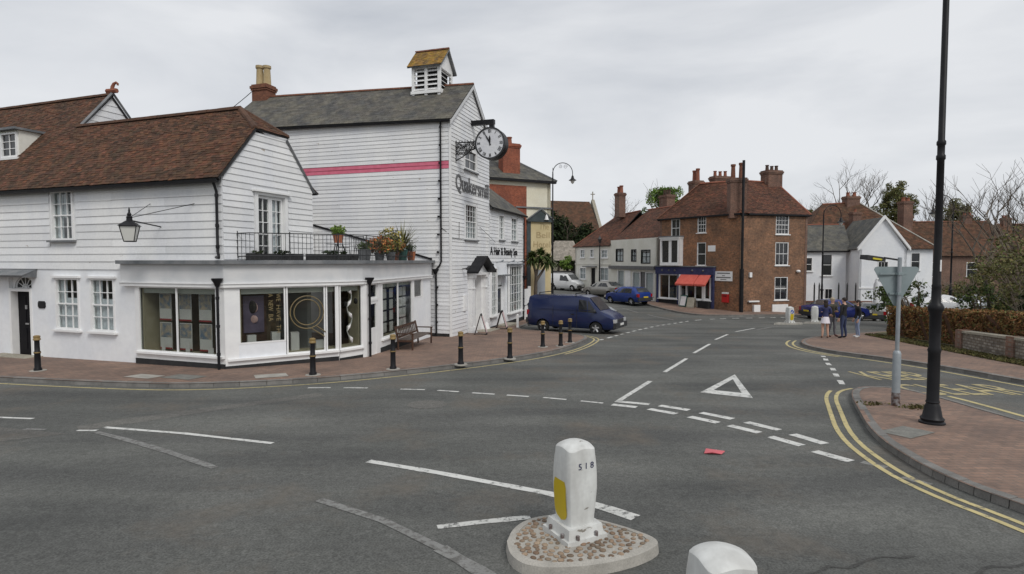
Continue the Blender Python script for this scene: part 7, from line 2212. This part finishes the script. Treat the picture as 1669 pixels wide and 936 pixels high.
leafy_tree('yew_tree', 2.5, 80, 9, ((0, 0, 5.0), (3.2, 3, 4.0)), 45, 120, 1.0, .22, 'dark_leaf', 'dark yew mostly hidden behind the inn corner', group='churchyard yews')
leafy_tree('clipped_bush', 6.3, 66.2, 1.0, ((0, 0, 2.6), (.75, .75, .95)), 26, 60, .3, .09, 'fresh_leaf', 'rounded bright green bush in front of the lychgate')
leafy_tree('spring_tree', 22.3, 82, 13, ((-.6, 0, 9.2), (3.4, 3, 3.9)), 70, 150, .9, .16, 'fresh_leaf', 'fresh green tree rising behind the red chimneys', levels=4)
leafy_tree('evergreen_tree', 44.5, 84, 12, ((0, 0, 8.0), (5.0, 3, 4.4)), 120, 190, 1.0, .15, 'dark_leaf', 'dark evergreen behind the slate wing, right one', group='evergreens behind the white house')
leafy_tree('evergreen_tree', 40.6, 80, 11, ((0, 0, 8.0), (2.6, 2, 4.6)), 60, 190, .9, .15, 'olive_leaf', 'olive evergreen beside the brick house roof, left one', group='evergreens behind the white house')
leafy_tree('conifer_tree', 56.9, 86, 15, ((0, 0, 12.6), (2.7, 2.4, 4.6)), 90, 180, .8, .13, 'olive_leaf', 'pale green conifer among the bare trees', levels=3)
leafy_tree('evergreen_tree', 58.0, 76, 12, ((0, 0, 10.0), (2.8, 2, 3.0)), 60, 180, .8, .13, 'olive_leaf', 'bushy evergreen behind the roofs, beside the near lamp column', levels=3)
def bare_tree(x, y, h, seed, label, levels=6, r0=.3, spread=.65, first=.2, up=.22, m='bark', z=None, shrink=.74, kn=(2, 4)):
    b = gp(x, y, 0) if z is None else Vector((x, y, z))
    r = empty('bare_tree', b, label, 'tree', 'leafless trees')
    mb, tips = limbs(b, h, seed, spread, levels, r0, kn, first, up=up, shrink=shrink)
    n1 = len(mb.f)
    tr = MB(); tr.v = mb.v; tr.f = mb.f[:14]; tr.m = mb.m[:14]
    cr_ = MB(); cr_.v = mb.v; cr_.f = mb.f[14:]; cr_.m = mb.m[14:]
    tr.build('trunk', m, r, fix=False); cr_.build('crown', m, r, fix=False)
    return r
bare_tree(54.5, 88, 32, 11, 'large spreading leafless tree behind the white house', 6, .34)
bare_tree(48.5, 90, 27, 23, 'leafless tree left of the largest one, behind slate wing', 6, .3)
bare_tree(62.5, 84, 24, 31, 'leafless tree right of the pale conifer', 5, .22, spread=.45, up=.5)
bare_tree(31.5, 84, 23, 41, 'leafless tree behind the brick house chimneys', 6, .3)
bare_tree(40.5, 76, 19, 77, 'leafless tree just right of the brick house', 6, .22)
bare_tree(15.8, 95, 25, 53, 'distant leafless tree between the cottage chimneys', 5, .2)
bare_tree(25.9, 31.0, 13.5, 91, 'knobbly pruned leafless tree at the right edge', 5, .13, spread=.7, first=.2, shrink=.78, up=.3)
bare_tree(29.0, 32.5, 13.5, 17, 'leafless tree furthest right, partly out of frame', 5, .13, spread=.7, first=.2, shrink=.78, up=.3)

# garden behind the hedge
drape('garden', [(17.3, 27.4), (16.9, 22), (16.2, 12), (40, 12), (44, 34), (24, 32.4)], .16, 'earth')['kind'] = 'structure'
# copper beech hedge
hg = empty('beech_hedge', gp(17.6, 22, .1), 'clipped copper brown beech hedge along the pavement', 'hedge')
def hedge_pts(p0, p1, w, z0, z1, n):
    a, b = Vector((*p0, 0)), Vector((*p1, 0)); d = b - a; nn = Vector((d.y, -d.x, 0)).normalized()
    out = []
    t = rng.uniform(0, 1, n); u = rng.uniform(-1, 1, n); v = rng.uniform(0, 1, n); k = rng.integers(0, 3, n)
    for i in range(n):
        if k[i] == 0: uu, vv = math.copysign(1, u[i]) * (1 - abs(rng.normal()) * .06), v[i]
        elif k[i] == 1: uu, vv = u[i], 1 - abs(rng.normal()) * .05
        else: uu, vv = (-1 if nn.x > 0 else 1) * (1 - abs(rng.normal()) * .05), v[i]
        bump = .10 * math.sin(t[i] * 21 + 2 * vv) + .06 * math.sin(t[i] * 57 + vv * 9)
        p = a + d * t[i] + nn * (uu * w / 2 + bump * (1 if uu > 0 else -1))
        out.append((p.x, p.y, gz(p.x, p.y) + z0 + (z1 - z0 + bump * .8) * vv))
    return np.array(out)
HP = np.concatenate([hedge_pts((17.9, 26.5), (17.55, 21.4), 1.0, .12, 1.42, 11000), hedge_pts((17.55, 21.6), (16.9, 15.0), .9, .75, 1.5, 11000)])
endc = np.array([(17.9 + rng.uniform(-.5, .5), 26.5 + abs(rng.normal()) * .06, gz(17.9, 26.5) + .12 + rng.uniform(0, 1.3)) for _ in range(1500)])
HP = np.concatenate([HP, endc])
leaf_mesh('leaves', HP, .055, 'copper_leaf', hg, (.45, 1.35), stuff=True, colvar=.2)
leaf_mesh('green_leaves', HP[rng.uniform(size=len(HP)) < .16] + rng.normal(size=3) * .01, .05, 'olive_leaf', hg, (.5, 1.2), stuff=True)
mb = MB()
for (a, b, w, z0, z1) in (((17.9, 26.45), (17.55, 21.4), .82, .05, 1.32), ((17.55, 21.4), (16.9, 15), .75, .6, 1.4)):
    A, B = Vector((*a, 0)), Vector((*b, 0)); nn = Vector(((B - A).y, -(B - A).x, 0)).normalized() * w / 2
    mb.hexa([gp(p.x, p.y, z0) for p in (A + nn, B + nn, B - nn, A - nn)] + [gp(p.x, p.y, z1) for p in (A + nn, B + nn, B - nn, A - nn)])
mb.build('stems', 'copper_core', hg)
# flint garden wall in bays with brick piers
fw_ = empty('flint_wall', gp(16.3, 18, .1), 'low flint garden wall with brick piers in front of the hedge', 'wall')
FW = Fr((16.5, 21.3), (-.13, -.9915))
for s0, s1 in ((0.35, 2.6), (2.95, 6.2), (6.55, 10)):
    mb = MB(); A, B = FW.P(s0, 0, 0), FW.P(s1, 0, 0)
    nn = Vector((*FW.n, 0)) * .3
    mb.hexa([gp(p.x, p.y, 0) for p in (A, B, B - nn, A - nn)] + [gp(p.x, p.y, .74) for p in (A, B, B - nn, A - nn)]); mb.build('flint_panel', 'flint', fw_)
    mb = MB(); e = Vector((*FW.n, 0)) * .04
    mb.hexa([gp(p.x, p.y, .74) for p in (A + e, B + e, B - nn - e, A - nn - e)] + [gp(p.x, p.y, .82) for p in (A + e, B + e, B - nn - e, A - nn - e)]); mb.build('coping', 'stone', fw_)
for s in (0.0, 2.6, 6.2):
    mb = MB(); A, B = FW.P(s, .05, 0), FW.P(s + .35, .05, 0); nn = Vector((*FW.n, 0)) * .4
    mb.hexa([gp(p.x, p.y, 0) for p in (A, B, B - nn, A - nn)] + [gp(p.x, p.y, .84) for p in (A, B, B - nn, A - nn)]); mb.build('pier', 'terrace_brick', fw_)
# grass verge along it
def verge_pts(n):
    t = rng.uniform(0, 1, n); u = rng.uniform(0, 1, n) ** .7
    x0 = np.interp(t, [0, .35, 1], [17.2, 16.6, 15.0]); x1 = np.interp(t, [0, .35, 1], [16.6, 15.75, 14.35]); y = 27.0 - t * 16
    x = x0 + (x1 - x0) * u
    return [(a, b, gz(a, b) + .12 + rng.uniform(0, .05)) for a, b in zip(x, y)]
vg = drape('verge', [(17.45, 27.2), (16.75, 26.6), (15.95, 21.4), (15.1, 16), (14.5, 11), (16, 11), (17.3, 21.5)], .125, 'earth'); vg['kind'] = 'structure'
gs = leaf_mesh('grass', verge_pts(9000), .05, 'grass', None, (.6, 1.3), stuff=True); tag(gs, 'rough grass strip below the hedge and flint wall', 'grass')
tf = [(7.3 + rng.normal() * .1, 11.6 + rng.normal() * .08, -.27 + abs(rng.normal()) * .02) for _ in range(70)] + [(8.05 + rng.normal() * .16, 11.3 + rng.normal() * .08, -.27 + abs(rng.normal()) * .03) for _ in range(160)]
tf = [(a, b, gz(a, b) + .11 + abs(rng.normal()) * .02) for a, b, _ in tf]
tag(leaf_mesh('weeds', tf, .035, 'grass', None, (.5, 1.1), stuff=True), 'weeds at the foot of the sign post', 'weeds')
# shrubs in the garden
def shrub(x, y, c, rr, k, n, cr, size, m, label, stems=7, h=2.5):
    b = gp(x, y, .12)
    r = empty('shrub', b, label, 'shrub', 'shrubs behind the hedge')
    mb = MB()
    rd_ = random.Random(int(x * 13 + y))
    for i in range(stems):
        a = rd_.uniform(0, 6.28); q = b + Vector((math.cos(a) * .2, math.sin(a) * .2, 0))
        d = Vector((math.cos(a) * rr[0] * .8, math.sin(a) * rr[1] * .8, h * rd_.uniform(.7, 1.1)))
        mb.tube([q, q + d * .5 + Vector((0, 0, .15 * h)), q + d], [.05, .035, .012], 5)
        for j in range(14):
            s_ = q + d * rd_.uniform(.35, .98); mb.tube([s_, s_ + Vector((rd_.uniform(-1, 1), rd_.uniform(-1, 1), rd_.uniform(.2, 1.2))) * .7], [.014, .005], 3)
    mb.build('stems', 'twig', r, fix=False)
    leaf_mesh('foliage', clumps(b + Vector(c), rr, k, n, cr), size, m, r, (.45, 1.25))
shrub(22.6, 24.8, (0, 0, 2.6), (2.6, 1.8, 2.3), 70, 60, .6, .07, 'olive_leaf', 'big twiggy olive shrub at the right edge behind the flint wall', 16, 4.2)
shrub(25.6, 28.0, (0, 0, 3.0), (3.0, 1.8, 2.7), 70, 60, .6, .075, 'olive_leaf', 'tall twiggy shrub furthest right, below the pruned tree', 20, 5.6)
shrub(21.5, 23.0, (0, 0, 1.2), (1.3, 1.2, 1.0), 24, 90, .4, .09, 'dark_leaf', 'dark evergreen bush low at the right edge', 6, 1.6)
shrub(25.3, 30.5, (0, 0, 1.3), (1.7, 1.2, 1.2), 34, 70, .4, .09, 'green_leaf', 'green shrub behind the hedge, right of the near lamp column', 8, 2.4)
shrub(23.6, 33.5, (-1.0, 0, 1.6), (1.8, 1.2, 1.5), 32, 60, .4, .09, 'green_leaf', 'loose green shrub behind the triangular sign', 8, 2.6)
shrub(31.5, 36, (0, 0, 1.2), (3.0, 1.2, 1.3), 36, 70, .45, .10, 'green_leaf', 'broad green shrub beyond the parked pale cars', 8, 2.2)
shrub(38.0, 47, (0, 0, 2.0), (3.4, 1.4, 1.8), 40, 70, .5, .11, 'olive_leaf', 'olive shrub before the tiled house wall', 8, 3.2)
shrub(41.5, 45, (0, 0, 2.2), (1.3, 1.0, 1.2), 18, 60, .4, .1, 'yellow_leaf', 'yellow flowering shrub before the terrace', 5, 2.6)
shrub(44, 43, (0, 0, 1.8), (4, 1.6, 2.0), 44, 70, .6, .12, 'olive_leaf', 'wide olive thicket before the brown terrace', 8, 3)

# ================================================================ people
def person(loc, face, top, legs, shoe, hair, label, h=1.72, arms='down', skirt=None, long_hair=False, bare_legs=False, lean=0.0, sleeves=True, stance=.1):
    r = empty('person', (0, 0, 0), label, 'person', 'people standing on the far pavement')
    k = h / 1.75
    J = {}; E = []; Rr = {}
    def j(n_, p, rad, par=None, m='top'):
        J[n_] = (Vector(p) * k, rad * k, m)
        if par: E.append((par, n_))
    j('pelvis', (0, 0, .96), .135, None, 'leg'); j('belly', (0, .01, 1.1), .125, 'pelvis'); j('chest', (0, lean * .5, 1.30), .155, 'belly'); j('upper', (0, lean, 1.43), .12, 'chest')
    j('neck', (0, lean + .01, 1.53), .052, 'upper', 'skin'); j('head0', (0, lean - .01, 1.60), .075, 'neck', 'skin'); j('head1', (0, lean - .01, 1.68), .09, 'head0', 'skin'); j('head2', (0, lean, 1.73), .062, 'head1', 'skin')
    for sd, s_ in ((-1, 'l'), (1, 'r')):
        j('hip' + s_, (sd * .09, 0, .92), .10, 'pelvis', 'leg'); j('knee' + s_, (sd * (.09 + stance * .4), -.02, .5), .062, 'hip' + s_, 'skin' if bare_legs else 'leg'); j('shin' + s_, (sd * (.09 + stance * .6), .02, .3), .056, 'knee' + s_, 'skin' if bare_legs else 'leg')
        j('ankle' + s_, (sd * (.09 + stance), .03, .08), .042, 'shin' + s_, 'skin' if bare_legs else 'leg'); j('foot' + s_, (sd * (.09 + stance), -.05, .04), .042, 'ankle' + s_, 'shoe'); j('toe' + s_, (sd * (.1 + stance), -.15, .03), .035, 'foot' + s_, 'shoe')
        j('sh' + s_, (sd * .19, lean, 1.42), .072, 'upper')
        a = arms if isinstance(arms, str) else arms[0 if sd < 0 else 1]
        el, wr_, ha = {'down': ((.25, .03, 1.14), (.26, -.06, .9), (.25, -.09, .8)), 'fold': ((.26, -.02, 1.15), (.05, -.26, 1.17), (-.06, -.25, 1.18)), 'up': ((.27, -.1, 1.22), (.16, -.26, 1.44), (.12, -.28, 1.52)), 'hip': ((.34, .08, 1.17), (.21, -.02, 1.0), (.17, -.06, .98))}[a]
        sm_ = 'top' if sleeves else 'skin'
        j('el' + s_, (sd * el[0], el[1] + lean, el[2]), .05, 'sh' + s_, sm_); j('wr' + s_, (sd * wr_[0], wr_[1] + lean, wr_[2]), .035, 'el' + s_, sm_); j('ha' + s_, (sd * ha[0], ha[1] + lean, ha[2]), .04, 'wr' + s_, 'skin')
        d = (Vector(ha) - Vector(wr_)).normalized(); d = Vector((sd * d.x, d.y, d.z)); sdv = d.cross(Vector((sd, .4, .2))).normalized()
        hp_ = Vector((sd * ha[0], ha[1] + lean, ha[2]))
        for f in range(4):
            o = sdv * (f - 1.5) * .022
            j(f'f{f}{s_}', hp_ + o + d * .05, .012, 'ha' + s_, 'skin'); j(f'g{f}{s_}', hp_ + o + d * (.085 + .01 * (1.5 - abs(f - 1.5))) + Vector((0, -.012, 0)), .009, f'f{f}{s_}', 'skin')
        j('th' + s_, hp_ + sdv * -.045 + d * .02, .012, 'ha' + s_, 'skin'); j('ti' + s_, hp_ + sdv * -.055 + d * .05, .010, 'th' + s_, 'skin')
    names = list(J)
    me = bpy.data.meshes.new('body')
    me.from_pydata([J[n_][0] for n_ in names], [(names.index(a), names.index(b)) for a, b in E], [])
    o = bpy.data.objects.new('body', me); COL.objects.link(o)
    sk = o.modifiers.new('s', 'SKIN'); sk.use_smooth_shade = True
    for i, n_ in enumerate(names):
        v_ = me.skin_vertices[0].data[i]; q = J[n_][1]
        v_.radius = (q, q * (.72 if n_ in ('pelvis', 'belly', 'chest', 'upper') else 1)); v_.use_root = n_ == 'pelvis'
    sb_ = o.modifiers.new('d', 'SUBSURF'); sb_.levels = 1; sb_.render_levels = 1
    bpy.context.view_layer.update()
    m2 = bpy.data.meshes.new_from_object(o.evaluated_get(bpy.context.evaluated_depsgraph_get()))
    bpy.data.objects.remove(o)
    ml = {'top': 0, 'leg': 1, 'skin': 2, 'shoe': 3}
    for n_ in (top, legs, 'skin', shoe): m2.materials.append(MATS[n_])
    segs = [(J[a][0], J[b][0], J[b][2], J[b][1]) for a, b in E]
    for p in m2.polygons:
        best = None
        for a, b, m_, rad in segs:
            t_ = max(0, min(1, (p.center - a).dot(b - a) / max(1e-9, (b - a).length_squared)))
            dd_ = (p.center - (a + (b - a) * t_)).length - rad * .5
            if best is None or dd_ < best[0]: best = (dd_, m_)
        p.material_index = ml[best[1]]; p.use_smooth = True
    body = bpy.data.objects.new('body', m2); COL.objects.link(body); body.parent = r
    hc = J['head1'][0]
    hb = MB(); hb.sphere(hc + Vector((0, .022, .03)) * k, (.095 * k, .105 * k, .1 * k), 14, 9)
    if long_hair: hb.sphere(hc + Vector((0, .07, -.12)) * k, (.1 * k, .055 * k, .18 * k), 12, 8)
    hb.build('hair', hair, r, smooth=80)
    fcm = MB(); fcm.sphere(hc + Vector((0, -.098, -.01)) * k, .016 * k, 6, 4)
    for sd in (-1, 1): fcm.sphere(hc + Vector((sd * .092, 0, -.01)) * k, (.012 * k, .02 * k, .03 * k), 6, 4)
    fcm.build('nose_and_ears', 'skin', r, smooth=80)
    ey = MB()
    for sd in (-1, 1): ey.sphere(hc + Vector((sd * .033, -.088, .015)) * k, .01 * k, 6, 4)
    ey.build('eyes', 'hair_dark', r)
    MB().sphere(hc + Vector((0, -.086, -.045)) * k, (.025 * k, .008 * k, .007 * k), 8, 4).build('mouth', 'poster_red', r)
    if skirt:
        MB().lathe([(.13 * k, 1.0 * k), (.165 * k, .93 * k), (.20 * k, .72 * k), (.21 * k, .70 * k)], n=18).build('shorts', skirt, r, smooth=60)
    r.location = loc; r.rotation_euler = (0, 0, face)
person(gp(13.96, 25.6, .105), R(165), 'cloth_navy', 'skin', 'shoe_brown', 'hair_dark', 'person with long dark hair, white shorts and bare legs, furthest left', 1.66, 'fold', 'cloth_white', True, True, stance=.03)
person(gp(14.6, 26.2, .105), R(20), 'cloth_olive', 'cloth_grey', 'shoe_brown', 'hair_fair', 'person in olive top and grey trousers facing the road, second from left', 1.74, ('hip', 'fold'), stance=.12)
person(gp(14.75, 25.55, .105), R(-150), 'cloth_black', 'denim', 'cloth_black', 'hair_dark', 'person in black jacket and dark jeans with raised hand', 1.76, ('up', 'down'), stance=.06)
person(gp(15.55, 25.85, .105), R(-100), 'cloth_black', 'denim_light', 'shoe_white', 'hair_dark', 'person in black top and pale jeans, furthest right', 1.64, 'down', None, True, stance=.04)
